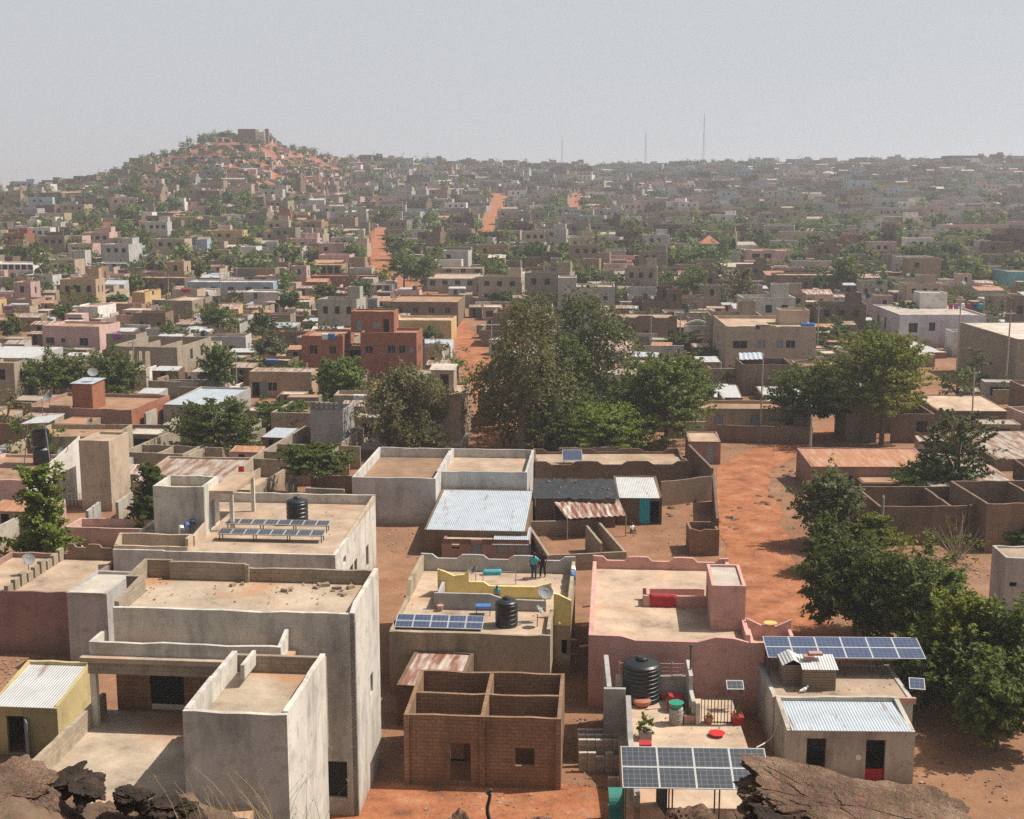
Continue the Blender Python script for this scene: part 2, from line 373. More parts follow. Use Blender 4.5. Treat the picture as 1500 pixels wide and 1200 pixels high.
# ground
def ground_mat():
    m, nt, N, Lk = newmat('red laterite soil')
    tc = N('ShaderNodeTexCoord'); P = tc.outputs['Object']
    n1 = N('ShaderNodeTexNoise', i_Scale=.035, i_Detail=8.0, i_Roughness=.62); Lk(P, n1.inputs['Vector'])
    n2 = N('ShaderNodeTexNoise', i_Scale=.35, i_Detail=8.0, i_Roughness=.7); Lk(P, n2.inputs['Vector'])
    n3 = N('ShaderNodeTexNoise', i_Scale=5.0, i_Detail=6.0, i_Roughness=.75); Lk(P, n3.inputs['Vector'])
    r1 = ramp(N, [(.36,(.22,.108,.06)),(.5,(.30,.155,.088)),(.66,(.32,.205,.14))]); Lk(n1.outputs['Fac'], r1.inputs[0])
    r2 = ramp(N, [(.33,(.15,.082,.052)),(.48,(.27,.145,.085)),(.58,(.33,.175,.10)),(.72,(.36,.26,.19))]); Lk(n2.outputs['Fac'], r2.inputs[0])
    c = mix(N, Lk, .62, r1.outputs[0], r2.outputs[0])
    c = mix(N, Lk, .5, c, n3.outputs['Color'], 'SOFT_LIGHT')
    vo = N('ShaderNodeTexVoronoi', i_Scale=1.7); Lk(P, vo.inputs['Vector'])
    vr = ramp(N, [(.05,(1,1,1)),(.10,(0,0,0))]); Lk(vo.outputs['Distance'], vr.inputs[0])
    gt = N('ShaderNodeMath', operation='GREATER_THAN'); Lk(n2.outputs['Fac'], gt.inputs[0]); gt.inputs[1].default_value = .5
    mv = N('ShaderNodeMath', operation='MULTIPLY'); Lk(vr.outputs[0], mv.inputs[0]); Lk(gt.outputs[0], mv.inputs[1])
    c = mix(N, Lk, mv.outputs[0], c, (.46,.40,.34))
    # the rocky lookout hill is browner
    at_ = N('ShaderNodeAttribute', attribute_name='rocky')
    rk = ramp(N, [(.3,(.085,.058,.042)),(.5,(.16,.105,.073)),(.7,(.25,.165,.11))]); Lk(n2.outputs['Fac'], rk.inputs[0])
    rk2 = mix(N, Lk, .55, rk.outputs[0], n3.outputs['Color'], 'SOFT_LIGHT')
    c = mix(N, Lk, at_.outputs['Fac'], c, rk2)
    ah = N('ShaderNodeAttribute', attribute_name='redhill'); hr = ramp(N, [(.38,(.17,.085,.055)),(.55,(.34,.125,.07)),(.7,(.40,.17,.10))]); Lk(n1.outputs['Fac'], hr.inputs[0]); c = mix(N, Lk, ah.outputs['Fac'], c, hr.outputs[0])
    bs = N('ShaderNodeBsdfPrincipled', i_Roughness=.95); bs.inputs['Specular IOR Level'].default_value = .1; Lk(c, bs.inputs['Base Color'])
    bp = N('ShaderNodeBump', i_Strength=.7, i_Distance=.12); Lk(n3.outputs['Fac'], bp.inputs['Height']); Lk(bp.outputs[0], bs.inputs['Normal'])
    o = N('ShaderNodeOutputMaterial'); Lk(bs.outputs[0], o.inputs[0]); return m
M['ground'] = ground_mat()
def rock_mat(name, a, b, c):
    m, nt, N, Lk = newmat(name)
    tc = N('ShaderNodeTexCoord')
    n1 = N('ShaderNodeTexNoise', i_Scale=1.1, i_Detail=9.0, i_Roughness=.68); Lk(tc.outputs['Object'], n1.inputs['Vector'])
    n2 = N('ShaderNodeTexNoise', i_Scale=9.0, i_Detail=7.0, i_Roughness=.75); Lk(tc.outputs['Object'], n2.inputs['Vector'])
    vo = N('ShaderNodeTexVoronoi', i_Scale=14.0); Lk(tc.outputs['Object'], vo.inputs['Vector'])
    r = ramp(N, [(.3,a),(.5,b),(.68,c)]); Lk(n1.outputs['Fac'], r.inputs[0])
    x = mix(N, Lk, .85, r.outputs[0], n2.outputs['Color'], 'SOFT_LIGHT')
    v2 = N('ShaderNodeTexVoronoi', i_Scale=34.0); Lk(tc.outputs['Object'], v2.inputs['Vector']); v3 = ramp(N, [(.10,(1.5,1.4,1.3)),(.32,(1,1,1)),(.6,(.6,.58,.56))]); Lk(v2.outputs['Distance'], v3.inputs[0]); x = mix(N, Lk, .8, x, v3.outputs[0], 'MULTIPLY')
    bs = N('ShaderNodeBsdfPrincipled', i_Roughness=.9); bs.inputs['Specular IOR Level'].default_value = .2; Lk(x, bs.inputs['Base Color'])
    bp = N('ShaderNodeBump', i_Strength=1.0, i_Distance=.10); Lk(n2.outputs['Fac'], bp.inputs['Height'])
    bp2 = N('ShaderNodeBump', i_Strength=.6, i_Distance=.03); Lk(vo.outputs['Distance'], bp2.inputs['Height']); Lk(bp.outputs[0], bp2.inputs['Normal']); Lk(bp2.outputs[0], bs.inputs['Normal'])
    o = N('ShaderNodeOutputMaterial'); Lk(bs.outputs[0], o.inputs[0]); return m
M['rock'] = rock_mat('laterite crust', (.12,.074,.052), (.245,.152,.105), (.40,.27,.19))
M['bank'] = rock_mat('dark red earth', (.085,.040,.030), (.14,.065,.048), (.21,.10,.07))
M['rockd'] = rock_mat('dark pitted rock', (.035,.026,.022), (.075,.052,.04), (.15,.10,.072))

# ------------------------------------------------------------------ terrain
def build_ground():
    Ds = [0.0, 1.5, 4, 7, 10, 12, 14, 16, 17.5, 18.5, 19.2, 19.8, 20.2, 20.6, 21, 21.35, 21.7, 22, 22.35, 22.7, 23.1, 23.6, 24.3, 25.2, 26, 27, 29, 31, 34, 37, 40, 43, 46, 48, 50, 54, 60, 75, 100, 130, 165, 200, 245, 280, 320, 370, 430]
    d = 430.0
    while d < 1250: d += 28; Ds.append(d)
    Ds += [1350, 1450, 1600, 1800, 2000, 2600, 3500, 5000, 8000, 12000, 16000]
    th = [math.radians(a) for a in np.concatenate([np.arange(-110, -28, 6), np.arange(-28, 28.01, .4), np.arange(34, 111, 6)])]
    n = len(th); V = []; A = []; A2 = []
    from mathutils import noise as mn
    for D in Ds:
        for t in th:
            x, y = D*math.sin(t), D*math.cos(t)
            z = ground(x, y) if D > 2 else 27.2
            if 3 < D < 48 and z > .3: z += .35*mn.noise(Vector((x*.55, y*.55, 0)))+.16*mn.noise(Vector((x*1.7, y*1.7, 5)))+.30*abs(mn.noise(Vector((x*3.6, y*3.6, 9))))+.10*mn.noise(Vector((x*8, y*8, 2)))-.22
            pxx = 750+F*max(-2,min(2,x/max(y,1))); A2.append(.8 if 200 < pxx < 540 and lerp_tab(RID, pxx)-230 < D < lerp_tab(RID, pxx)+100 else (.55 if 960 < pxx < 1110 and 560 < D < 780 else 0)); V.append((x, y, z)); A.append(max(0, min(1, (52-D)/6)) if z > -1 else 0)
    Fc = [(i*n+j, i*n+j+1, (i+1)*n+j+1, (i+1)*n+j) for i in range(len(Ds)-1) for j in range(n-1)]
    me = bpy.data.meshes.new('ground'); me.from_pydata(V, [], [f[::-1] for f in Fc]); me.materials.append(M['ground'])
    a = me.attributes.new('rocky', 'FLOAT', 'POINT'); a.data.foreach_set('value', A); a = me.attributes.new('redhill', 'FLOAT', 'POINT'); a.data.foreach_set('value', A2)
    me.polygons.foreach_set('use_smooth', [True]*len(Fc))
    o = bpy.data.objects.new('ground', me); COL.objects.link(o); tag(o, kind='structure')
build_ground()
# ------------------------------------------------------------------ placement registry
class Grid:
    def __init__(s): s.g = {}
    def append(s, o):
        r = math.hypot(o[2], o[3])+2
        for i in range(int((o[0]-r)//20), int((o[0]+r)//20)+1):
            for j in range(int((o[1]-r)//20), int((o[1]+r)//20)+1): s.g.setdefault((i, j), []).append(o)
    def near(s, o):
        r = math.hypot(o[2], o[3])+1; out = set()
        for i in range(int((o[0]-r)//20), int((o[0]+r)//20)+1):
            for j in range(int((o[1]-r)//20), int((o[1]+r)//20)+1): out.update(s.g.get((i, j), ()))
        return out
OBB = Grid()  # (cx, cy, hx, hy, ang)
BOX = []      # image boxes of landmarks (x0,y0,x1,y1,depth)
REF = []      # (px, py, depth, phrase) for labels
def reg(P, w, d, yaw, zt, phrase=None, vis=True):
    ex = Vector((math.cos(yaw), -math.sin(yaw), 0)); ey = Vector((math.sin(yaw), math.cos(yaw), 0))
    c = Vector(P)+ex*w/2+ey*d/2
    OBB.append((c.x, c.y, w/2, d/2, yaw))
    pts = [pr(Vector((*(Vector(P)+ex*a+ey*b).xy, z))) for a in (0, w) for b in (0, d) for z in (P[2], zt)]
    xs = [p[0] for p in pts]; ys = [p[1] for p in pts]
    if vis: BOX.append((min(xs), min(ys), max(xs), max(ys), c.y))
    if phrase: REF.append(((min(xs)+max(xs))/2, (min(ys)+max(ys))/2, c.y, phrase))
def obb_hit(c, m=0.4):
    cx, cy, hx, hy, a = c
    for (ox, oy, ow, oh, oa) in OBB.near(c):
        dx, dy = ox-cx, oy-cy
        if dx*dx+dy*dy > (hx+hy+ow+oh+2)**2: continue
        sep = False
        for ang in (a, oa):
            for ux, uy in ((math.cos(ang), -math.sin(ang)), (math.sin(ang), math.cos(ang))):
                r = 0
                for (bx, by, bb) in ((hx, hy, a), (ow, oh, oa)):
                    r += bx*abs(ux*math.cos(bb)-uy*math.sin(bb))+by*abs(ux*math.sin(bb)+uy*math.cos(bb))
                if abs(dx*ux+dy*uy) > r+m: sep = True; break
            if sep: break
        if not sep: return True
    return False
class Fr:
    """local frame of a building: x along its front, y into its depth, z up from its base"""
    def __init__(s, P, yawdeg):
        s.P = Vector(P); s.a = math.radians(yawdeg); s.c, s.s = math.cos(s.a), math.sin(s.a)
    def loc(s, w):
        d = Vector(w)-s.P; return Vector((d.x*s.c-d.y*s.s, d.x*s.s+d.y*s.c, d.z))
    def px(s, px, py, z): return s.loc(at(px, py, z+s.P.z))
    def w(s, x, y, z): return s.P+Vector((x*s.c+y*s.s, -x*s.s+y*s.c, z))
    def width_to(s, px2, z, x0=0, y0=0):
        lo, hi = 0.0, 80.0
        for _ in range(40):
            m = (lo+hi)/2
            if pr(s.w(x0+m, y0, z))[0] < px2: lo = m
            else: hi = m
        return lo
    def depth_to(s, py, z, x0=0):
        lo, hi = 0.0, 120.0
        for _ in range(40):
            m = (lo+hi)/2
            if pr(s.w(x0, m, z))[1] > py: lo = m
            else: hi = m
        return lo
def opening_part(root, face, W, D, th, o, far=False):
    """window or door parts set into a wall hole; local coordinates"""
    u0, u1, z0, z1, kind = o
    def place(mb_fn, name, mat):
        mb = MB(); mb_fn(mb)
        def T(p):
            u, k, z = p
            return {'f': (u, k, z), 'b': (W-u, D-k, z), 'r': (W-k, u, z), 'l': (k, D-u, z)}[face]
        mb.v = [T(p) for p in mb.v]
        if face in 'rl' or face == 'b': pass
        return mb.build(name, mat, root)
    i = th*.55
    if kind == 'w':
        w = place(lambda m: m.box(u0, u1, i, i+.03, z0, z1), 'window', M['dark'])
        if not far:
            t = .05
            def fr(m):
                m.box(u0, u0+t, i-.05, i-.002, z0, z1); m.box(u1-t, u1, i-.05, i-.002, z0, z1)
                m.box(u0+t, u1-t, i-.05, i-.002, z0, z0+t); m.box(u0+t, u1-t, i-.05, i-.002, z1-t, z1)
                m.box((u0+u1)/2-t/2, (u0+u1)/2+t/2, i-.05, i-.002, z0+t, z1-t)
            mb = MB(); fr(mb)
            T = {'f': lambda p: (p[0], p[1], p[2]), 'b': lambda p: (W-p[0], D-p[1], p[2]), 'r': lambda p: (W-p[1], p[0], p[2]), 'l': lambda p: (p[1], D-p[0], p[2])}[face]
            mb.v = [T(p) for p in mb.v]; mb.build('frame', M['frame'], w)
    elif kind == 's':
        def sh(m):
            m.box(u0, u1, i, i+.03, z0, z1)
            for k in range(1, 6): m.box(u0+.04, u1-.04, i-.03, i-.002, z0+(z1-z0)*k/6-.02, z0+(z1-z0)*k/6+.02)
        place(sh, 'shutter', M['shut'])
    elif kind == 'd':
        d = place(lambda m: m.box(u0, u1, i, i+.04, z0, z1), 'door', M['door'])
        if not far:
            mb = MB(); mb.box(u1-.16, u1-.10, i-.05, i-.002, z0+1.0, z0+1.12)
            T = {'f': lambda p: p, 'b': lambda p: (W-p[0], D-p[1], p[2]), 'r': lambda p: (W-p[1], p[0], p[2]), 'l': lambda p: (p[1], D-p[0], p[2])}[face]
            mb.v = [T(p) for p in mb.v]; mb.build('handle', M['steel'], d)
def block(root, W, D, h, wall, roof, x=0, y=0, z=0, par=.5, th=.2, ops=(), kind='flat', hf=None, prof=None, rooms=(), wname='wall', rname='roof', capm=None, far=False, over=.15):
    """walls (one mesh with real openings) + a roof; kinds: flat (roof slab below a parapet), tin (single slope sheet), open (roofless)"""
    O = {'f': [], 'r': [], 'l': [], 'b': []}
    LN = {'f': W, 'b': W, 'r': D, 'l': D}
    parts = []
    for (face, uc, zs, w, hh, kd) in ops:
        c = uc*LN[face]; e = (c-w/2, c+w/2, zs, zs+hh)
        if face in 'rl': e = (max(e[0], th+.02), min(e[1], LN[face]-th-.02), e[2], e[3])
        O[face].append(e); parts.append((face, (*e, kd)))
    mb = MB()
    prof = prof or {}
    hF = h if hf is None else hf
    sl = lambda u: h+(hF-h)*(1-u/D)   # height along depth (0 = front)
    lr = [(0, sl(th)), (D-2*th, sl(D-th))]
    mb.panel((0,0), (1,0), W, th, 0, prof.get('f', hF), O['f'])
    mb.panel((W,D), (-1,0), W, th, 0, prof.get('b', h), O['b'])
    sh = lambda L: [(a-th, b, c, d) for (a, b0, c, d) in L for b in (b0-th,)]
    mb.panel((W,th), (0,1), D-2*th, th, 0, prof.get('r', lr), sh(O['r']))
    mb.panel((0,D-th), (0,-1), D-2*th, th, 0, prof.get('l', [(0, lr[1][1]), (D-2*th, lr[0][1])]), sh(O['l']))
    for (x0, y0, x1, y1, hh, *hl) in rooms:   # inner partitions
        if abs(x1-x0) > abs(y1-y0): mb.panel((x0, y0-th/2), (1,0), x1-x0, th, 0, hh, hl[0] if hl else ())
        else: mb.panel((x0+th/2, y0), (0,1), y1-y0, th, 0, hh, hl[0] if hl else ())
    if (x, y, z) != (0, 0, 0):
        mb.v = [(a+x, b+y, c+z) for a, b, c in mb.v]
    w = mb.build(wname, wall, root)
    r = None
    e = th+.002
    if kind == 'flat':
        b = MB(); zr = min(h, hF)-par
        b.box(x+e, x+W-e, y+e, y+D-e, z+zr-.18, z+zr); r = b.build(rname, roof, root)
    elif kind == 'tin':
        b = MB(); t = .04; dz = par
        A, B = hF-dz, h-dz
        fy = -over if par <= .0 else (-.12 if hf is not None else e)
        a0 = A-(B-A)*(abs(fy))/D if fy < 0 else A
        if par > 0: xs0, xs1 = e, W-e
        else: xs0, xs1 = -over, W+over
        yb = D-e if par > 0 else D+over
        if par > 0 and fy < 0:   # sheet laps over the low front wall
            a0 = hF+.02; A2 = hF+.02
            b.solid([(x+xs0,y+fy,z+a0),(x+xs1,y+fy,z+a0),(x+xs1,y+yb,z+B),(x+xs0,y+yb,z+B)], [(x+xs0,y+fy,z+a0+t),(x+xs1,y+fy,z+a0+t),(x+xs1,y+yb,z+B+t),(x+xs0,y+yb,z+B+t)])
        else:
            b.solid([(x+xs0,y+fy,z+a0+.02),(x+xs1,y+fy,z+a0+.02),(x+xs1,y+yb,z+B+.02),(x+xs0,y+yb,z+B+.02)], [(x+xs0,y+fy,z+a0+t+.02),(x+xs1,y+fy,z+a0+t+.02),(x+xs1,y+yb,z+B+t+.02),(x+xs0,y+yb,z+B+t+.02)])
        r = b.build(rname, roof, root)
    if not (x or y or z):
        for face, o in parts: opening_part(root, face, W, D, th, o, far)
    else:
        n0 = set(root.children)
        for face, o in parts: opening_part(root, face, W, D, th, o, far)
        for c in root.children:
            if c not in n0 and c.name.split('.')[0] in ('window', 'door', 'shutter'): c.location = (x, y, z)
    return w
def house(name, label, cat, px1, pyt, px2, base, dep, wall, roof, yaw=6, ref=None, group=None, **k):
    """front-left roof corner at photo pixel (px1,pyt), front right corner at column px2; base: row of the ground line, or ('h', metres)"""
    if isinstance(base, tuple):
        P = hit(px1, pyt, base[1]); h = base[1]; P.z -= h
    else:
        P = hit(px1, base); h = atd(px1, pyt, P.y).z-P.z
    fr = Fr(P, yaw); W = fr.width_to(px2, h)
    D = dep if dep > 0 else fr.depth_to(-dep, h)
    root = empty(name, P, -fr.a, label, cat, group)
    hf = k.pop('hfd', None)   # roof drop towards the front
    if hf is not None: k['hf'] = h-hf
    wv = k.pop('wavy', None)
    if wv: k['prof'] = {f: wave(W if f in 'fb' else D-.4, h, wv) for f in 'fbrl'}
    block(root, W, D, h, M[wall], M[roof] if roof else None, **k)
    reg(P, W, D, fr.a, P.z+h, ref)
    return root, fr, W, D, h
def wave(L, h, amp, n=None):
    n = n or max(1, round(L/5.5)); out = []
    for i in range(n):
        a, b = L*i/n, L*(i+1)/n; w = b-a
        out += [(a, h), (a+w*.22, h-amp*.1), (a+w*.32, h-amp), (a+w*.70, h-amp), (a+w*.80, h-amp*.1)]
    return out+[(L, h)]
# ------------------------------------------------------------------ trees
def quads(C, U, W):
    """leaf quads from numpy arrays: centres and two half axes"""
    n = len(C); v = np.empty((n, 4, 3), np.float32)
    v[:,0] = C-U; v[:,1] = C-W*.8; v[:,2] = C+U; v[:,3] = C+W*.8
    me = bpy.data.meshes.new('crown'); me.vertices.add(4*n); me.vertices.foreach_set('co', v.ravel())
    me.loops.add(4*n); me.loops.foreach_set('vertex_index', np.arange(4*n, dtype=np.int32))
    me.polygons.add(n); me.polygons.foreach_set('loop_start', np.arange(0, 4*n, 4, dtype=np.int32)); me.polygons.foreach_set('loop_total', np.full(n, 4, np.int32))
    me.update(calc_edges=True); return me
def crown_mesh(kind, R, Ht, z0, nleaf, size, seed, mat):
    """crown between z0 and Ht (metres), radius R; clumps of small leaves, kinds round / tier / gum / bush / airy"""
    g = np.random.default_rng(seed); cz = (z0+Ht)/2; hz = (Ht-z0)/2; ns = int(min(300, max(22, nleaf/42))); S = []
    for i in range(ns):
        a = g.uniform(0, 2*math.pi)
        if kind in ('round', 'bush'):
            e = g.uniform(-.75 if kind == 'round' else -.1, 1); L = math.sqrt(1-e*e); dv = np.array([math.cos(a)*L, math.sin(a)*L, e])
            lump = 1+.20*math.sin(3*a+seed)+.13*math.sin(5*e+2*a+seed); end = dv*g.uniform(.62, 1.0)*lump
            if kind == 'bush': end[2] = abs(end[2])*2-1
            st = end*g.uniform(.35, .6); st[2] -= .12; rad, droop = .075, -.02
        elif kind == 'airy':
            h = g.uniform(0, 1)**.8; w = (.55+.6*math.sin(math.pi*min(1, .22+h*.72)))*g.uniform(.45, 1.0)*(1+.18*math.sin(3*a+seed))
            end = np.array([math.cos(a)*w, math.sin(a)*w, h*1.9-.95]); st = end*np.array([.45,.45,.9])+np.array([0,0,-.14]); rad, droop = .042, .05
        elif kind == 'tier':
            t = int(5*g.uniform(0, 1)**1.35); w = (1-(t/5)**.8*.72)*g.uniform(.4, 1.1)*(1+.25*math.sin(2*a+t*1.7+seed)); end = np.array([math.cos(a)*w, math.sin(a)*w, -.9+.40*t+g.uniform(-.17,.17)]); st = end*np.array([.3,.3,1])+np.array([0,0,-.08]); rad, droop = .055, .03
        else:
            h = g.uniform(0, 1); w = (.55+.75*math.sin(math.pi*min(1, h*.8+.18)))*g.uniform(.3, 1.0)**.6*(1+.38*math.sin(2*a+7*h+seed)); end = np.array([math.cos(a)*w, math.sin(a)*w, h*2-1.0]); st = end*np.array([.5,.5,1])+np.array([0,0,.06]); rad, droop = .085, -.10
        S.append((*st, *end, rad*g.uniform(.7,1.4), droop))
    S = np.array(S); idx = g.integers(0, ns, nleaf); q = S[idx]; t = g.uniform(0, 1.06, nleaf)**.75
    U0 = q[:,:3]+(q[:,3:6]-q[:,:3])*t[:,None]; U0[:,2] += q[:,7]*t*t; off = g.normal(size=(nleaf,3))*(q[:,6]*(1.25-.75*t))[:,None]; off[:,2] *= .65 if kind != 'gum' else 1.3
    sc = np.array([R, R, hz]); C = (U0+off)*sc+np.array([0,0,cz]); C[:,2] = np.maximum(C[:,2], z0*.4)
    cl = np.stack([S[:,0]*.4+S[:,3]*.6, S[:,1]*.4+S[:,4]*.6, S[:,2]*.4+S[:,5]*.6], 1)*sc*.85+np.array([0,0,cz])
    out = C-np.array([0,0,cz-hz*.3]); out /= np.linalg.norm(out, axis=1)[:,None]+1e-6
    nr = out*.6+np.array([0,0,.5 if kind != 'gum' else .1])+g.normal(size=(nleaf,3))*.55; nr /= np.linalg.norm(nr, axis=1)[:,None]
    U = np.cross(nr, g.normal(size=(nleaf,3))); U /= np.linalg.norm(U, axis=1)[:,None]; Wv = np.cross(nr, U)
    s = size*g.uniform(.6, 1.3, nleaf)
    me = quads(C.astype(np.float32), (U*s[:,None]).astype(np.float32), (Wv*(s*.6)[:,None]).astype(np.float32))
    me.materials.append(mat); return me, cl.tolist()
def tree(name, label, P, R, Ht, kind, mat, nleaf, size, seed, z0=None, bark='bark', group=None, cat='tree', trunks=1):
    z0 = Ht*.28 if z0 is None else z0
    root = empty(name, P, rnd.uniform(0, 6.28), label, cat, group)
    me, cl = crown_mesh(kind, R, Ht, z0, nleaf, size, seed, M[mat])
    o = bpy.data.objects.new('crown', me); COL.objects.link(o); o.parent = root
    g = random.Random(seed); mb = MB(); r0 = max(.10, Ht*.026)
    for t in range(trunks):
        ox, oy = (0, 0) if trunks == 1 else (g.uniform(-R*.35, R*.35), g.uniform(-R*.25, R*.25))
        top = z0+(Ht-z0)*.55; pts = []
        for i in range(7):
            q = i/6; pts.append(Vector((ox+g.uniform(-.06,.06)*Ht*.35*q, oy+g.uniform(-.06,.06)*Ht*.35*q, -.3+(top+.3)*q)))
        for i in range(6): mb.tube(pts[i], pts[i+1], r0*(1-.11*i), r0*(1-.11*(i+1)), 7)
        for c in g.sample(list(range(len(cl))), min(26, len(cl))):
            q = Vector(cl[c][:3]); b = pts[g.choice([3,4,5,6])]
            if (q-b).length < .3: continue
            mid = b.lerp(q, .5)+Vector((0,0,-.04*Ht*.3)); mb.tube(b, mid, r0*.34, r0*.22, 5); mb.tube(mid, q, r0*.22, r0*.08, 5)
    mb.build('trunk', M[bark], root, uv=False)
    OBB.append((P[0], P[1], max(.8, R*.35), max(.8, R*.35), 0))
    return root
# ------------------------------------------------------------------ rocks
from mathutils import noise as mnoise
def rock(name, label, P, size, seed, mat, rot=(0,0,0), det=4, rough=.35, cat='rock', group=None, flat_top=None):
    bm = bmesh.new(); bmesh.ops.create_icosphere(bm, subdivisions=det, radius=1.0)
    off = Vector((seed*3.1, seed*1.7, seed*.9))
    for v in bm.verts:
        n = v.co.normalized()
        d = 1+.05*rough*mnoise.noise(n*38+off)+.09*rough*abs(mnoise.noise(n*27+off))+rough*mnoise.noise(n*1.3+off)+rough*.5*mnoise.noise(n*3.1+off)+rough*.28*mnoise.noise(n*7+off)+rough*.14*mnoise.noise(n*16+off)
        d *= 1+(.22*math.sin(n.z*7+seed+2*mnoise.noise(n*2+off)) if rough > .45 else 0)
        cell = mnoise.voronoi(n*2.2+off)[0]; crack = cell[1]-cell[0]
        if crack < .09: d -= (.09-crack)*1.6*rough/.35
        c = n*d
        c = Vector([math.copysign(abs(x)**.84, x) for x in c])
        if flat_top is not None and c.z > flat_top: c.z = flat_top+(c.z-flat_top)*.2
        v.co = Vector((c.x*size[0], c.y*size[1], c.z*size[2]))
    me = bpy.data.meshes.new(name); bm.to_mesh(me); bm.free(); me.materials.append(M[mat])
    o = bpy.data.objects.new(name, me); COL.objects.link(o); o.location = P; o.rotation_euler = rot
    return tag(o, label, cat, group)
# ------------------------------------------------------------------ people
def person(label, P, h, face=0.0, pose='stand', shirt='cyan', trousers='navy', skirt=False, head_cl=None, group=None):
    """one skinned body with hair and clothes; face: heading in degrees (0 = looking towards +y)"""
    root = empty('person', P, -math.radians(face), label, 'person', group); s = h/1.75
    hip, kn, an = .92, .50, .08
    step = .16 if pose == 'walk' else .04
    J = {}
    sit = pose == 'sit'
    if sit: hipz = .12
    else: hipz = hip
    dz = hipz-hip
    J['pel'] = Vector((0, 0, hipz)); J['wa'] = Vector((0, .01, 1.08+dz)); J['ch'] = Vector((0, .02, 1.32+dz)); J['nk'] = Vector((0, .03, 1.50+dz)); J['hd'] = Vector((0, .05, 1.60+dz)); J['tp'] = Vector((0, .05, 1.74+dz))
    lean = .12 if pose == 'lean' else 0
    for k in ('ch','nk','hd','tp'): J[k].y += lean*(J[k].z-1.0-dz)*2
    body = bmesh.new(); R = {}
    def chain(bm, pts, rad, start=None):
        prev = start; out = []
        for p, r in zip(pts, rad):
            v = bm.verts.new(p*s if not isinstance(p, bmesh.types.BMVert) else p); R[v] = r*s; out.append(v)
            if prev: bm.edges.new((prev, v))
            prev = v
        return out
    def skin(bm, name, mat, sub=1):
        bm.verts.index_update(); rr = [R[v] for v in bm.verts]
        me = bpy.data.meshes.new(name); bm.to_mesh(me); bm.free(); me.materials.append(M[mat])
        o = bpy.data.objects.new(name, me); COL.objects.link(o); o.parent = root
        md = o.modifiers.new('Skin', 'SKIN'); md.use_smooth_shade = True
        for d, r in zip(me.skin_vertices[0].data, rr): d.radius = (r, r)
        me.skin_vertices[0].data[0].use_root = True
        o.modifiers.new('Subdivision', 'SUBSURF').levels = sub; o.modifiers['Subdivision'].render_levels = sub
        return o
    t = chain(body, [J['pel'], J['wa'], J['ch'], J['nk'], J['hd'], J['hd']+Vector((0,.01,.07)), J['tp']], [.14, .125, .15, .055, .085, .10, .06])
    legs = []; arms = []
    for sd in (-1, 1):
        if sit: L = [Vector((sd*.10,.05,.14)), Vector((sd*.17,.42,.30)), Vector((sd*.12,.55,.06)), Vector((sd*.12,.68,.04))]
        else: L = [Vector((sd*.09,0,hip-.06)), Vector((sd*.10,sd*step*.5+.03,kn)), Vector((sd*.10,sd*step,an)), Vector((sd*.11,sd*step+.15,.04))]
        chain(body, L, [.10,.062,.042,.035], t[0]); legs.append(L)
        if pose == 'carry' and sd == 1: A = [Vector((sd*.19,.02,1.42)), Vector((sd*.27,.10,1.16)), Vector((sd*.20,.33,1.20))]
        elif sit: A = [Vector((sd*.19,.03,1.42+dz)), Vector((sd*.26,.16,1.18+dz)), Vector((sd*.16,.38,1.10+dz))]
        else: A = [Vector((sd*.19,.02,1.42)), Vector((sd*.25,-.02-sd*step*.2,1.14)), Vector((sd*.26,.08-sd*step*.5,.90))]
        a = chain(body, A, [.058,.043,.03], t[2]); arms.append(A)
        d = (A[2]-A[1]).normalized(); pal = A[2]+d*.08
        pv = chain(body, [pal], [.034], a[-1])
        side = d.cross(Vector((0,1,0)) if abs(d.y) < .9 else Vector((1,0,0))).normalized()
        fwd = d.cross(side)
        for k in range(4):
            o = fwd*(.018*(k-1.5)); ln = (.07,.085,.08,.06)[k]
            chain(body, [pal+d*.03+o*1.1, pal+d*(.03+ln*.6)+o*1.3-side*.01*sd, pal+d*(.03+ln)+o*1.3-side*.03*sd], [.010,.009,.008], pv[0])
        chain(body, [pal-d*.03+fwd*.04, pal+fwd*.055+d*.02], [.011,.009], pv[0])
    b = skin(body, 'body', 'skin')
    # face features and hair
    f = MB(); c = J['hd']*s
    for sd in (-1, 1):
        f.lathe([(.004*s,-.012*s),(.016*s,0),(.004*s,.012*s)], c.x+sd*.033*s, c.y+.088*s, c.z+.045*s, 8)
    f.box(c.x-.025*s, c.x+.025*s, c.y+.085*s, c.y+.094*s, c.z-.035*s, c.z-.022*s)
    f.build('face', M['hair'], root, uv=False)
    hm = MB(); hm.lathe([(.10*s,0),(.107*s,.05*s),(.085*s,.10*s),(.03*s,.125*s)], c.x, c.y-.008*s, c.z+.045*s, 12)
    hm.build('hair' if not head_cl else 'headscarf', M[head_cl or 'hair'], root, uv=False, sm=True)
    sh = bmesh.new()
    t = chain(sh, [J['pel']+Vector((0,0,-.02)), J['wa'], J['ch'], J['nk']+Vector((0,0,-.05))], [.165,.15,.178,.085])
    for A in arms: chain(sh, [A[0], A[0].lerp(A[1], .75)], [.08,.07], t[2])
    skin(sh, 'shirt', shirt)
    if skirt:
        k = MB(); k.lathe([(.27*s,.12*s if not sit else .0),(.20*s,.6*s if not sit else .12*s),(.165*s,(.98 if not sit else .2)*s)], 0, (.22*s if sit else 0), 0, 14); k.build('skirt', M[trousers], root, uv=False, sm=True)
    else:
        tr = bmesh.new(); p = chain(tr, [J['pel']+Vector((0,0,.02))], [.16])
        for L in legs: chain(tr, [L[0], L[1], L[2]+Vector((0,0,.02))], [.118,.082,.066], p[0])
        skin(tr, 'trousers', trousers)
    return root
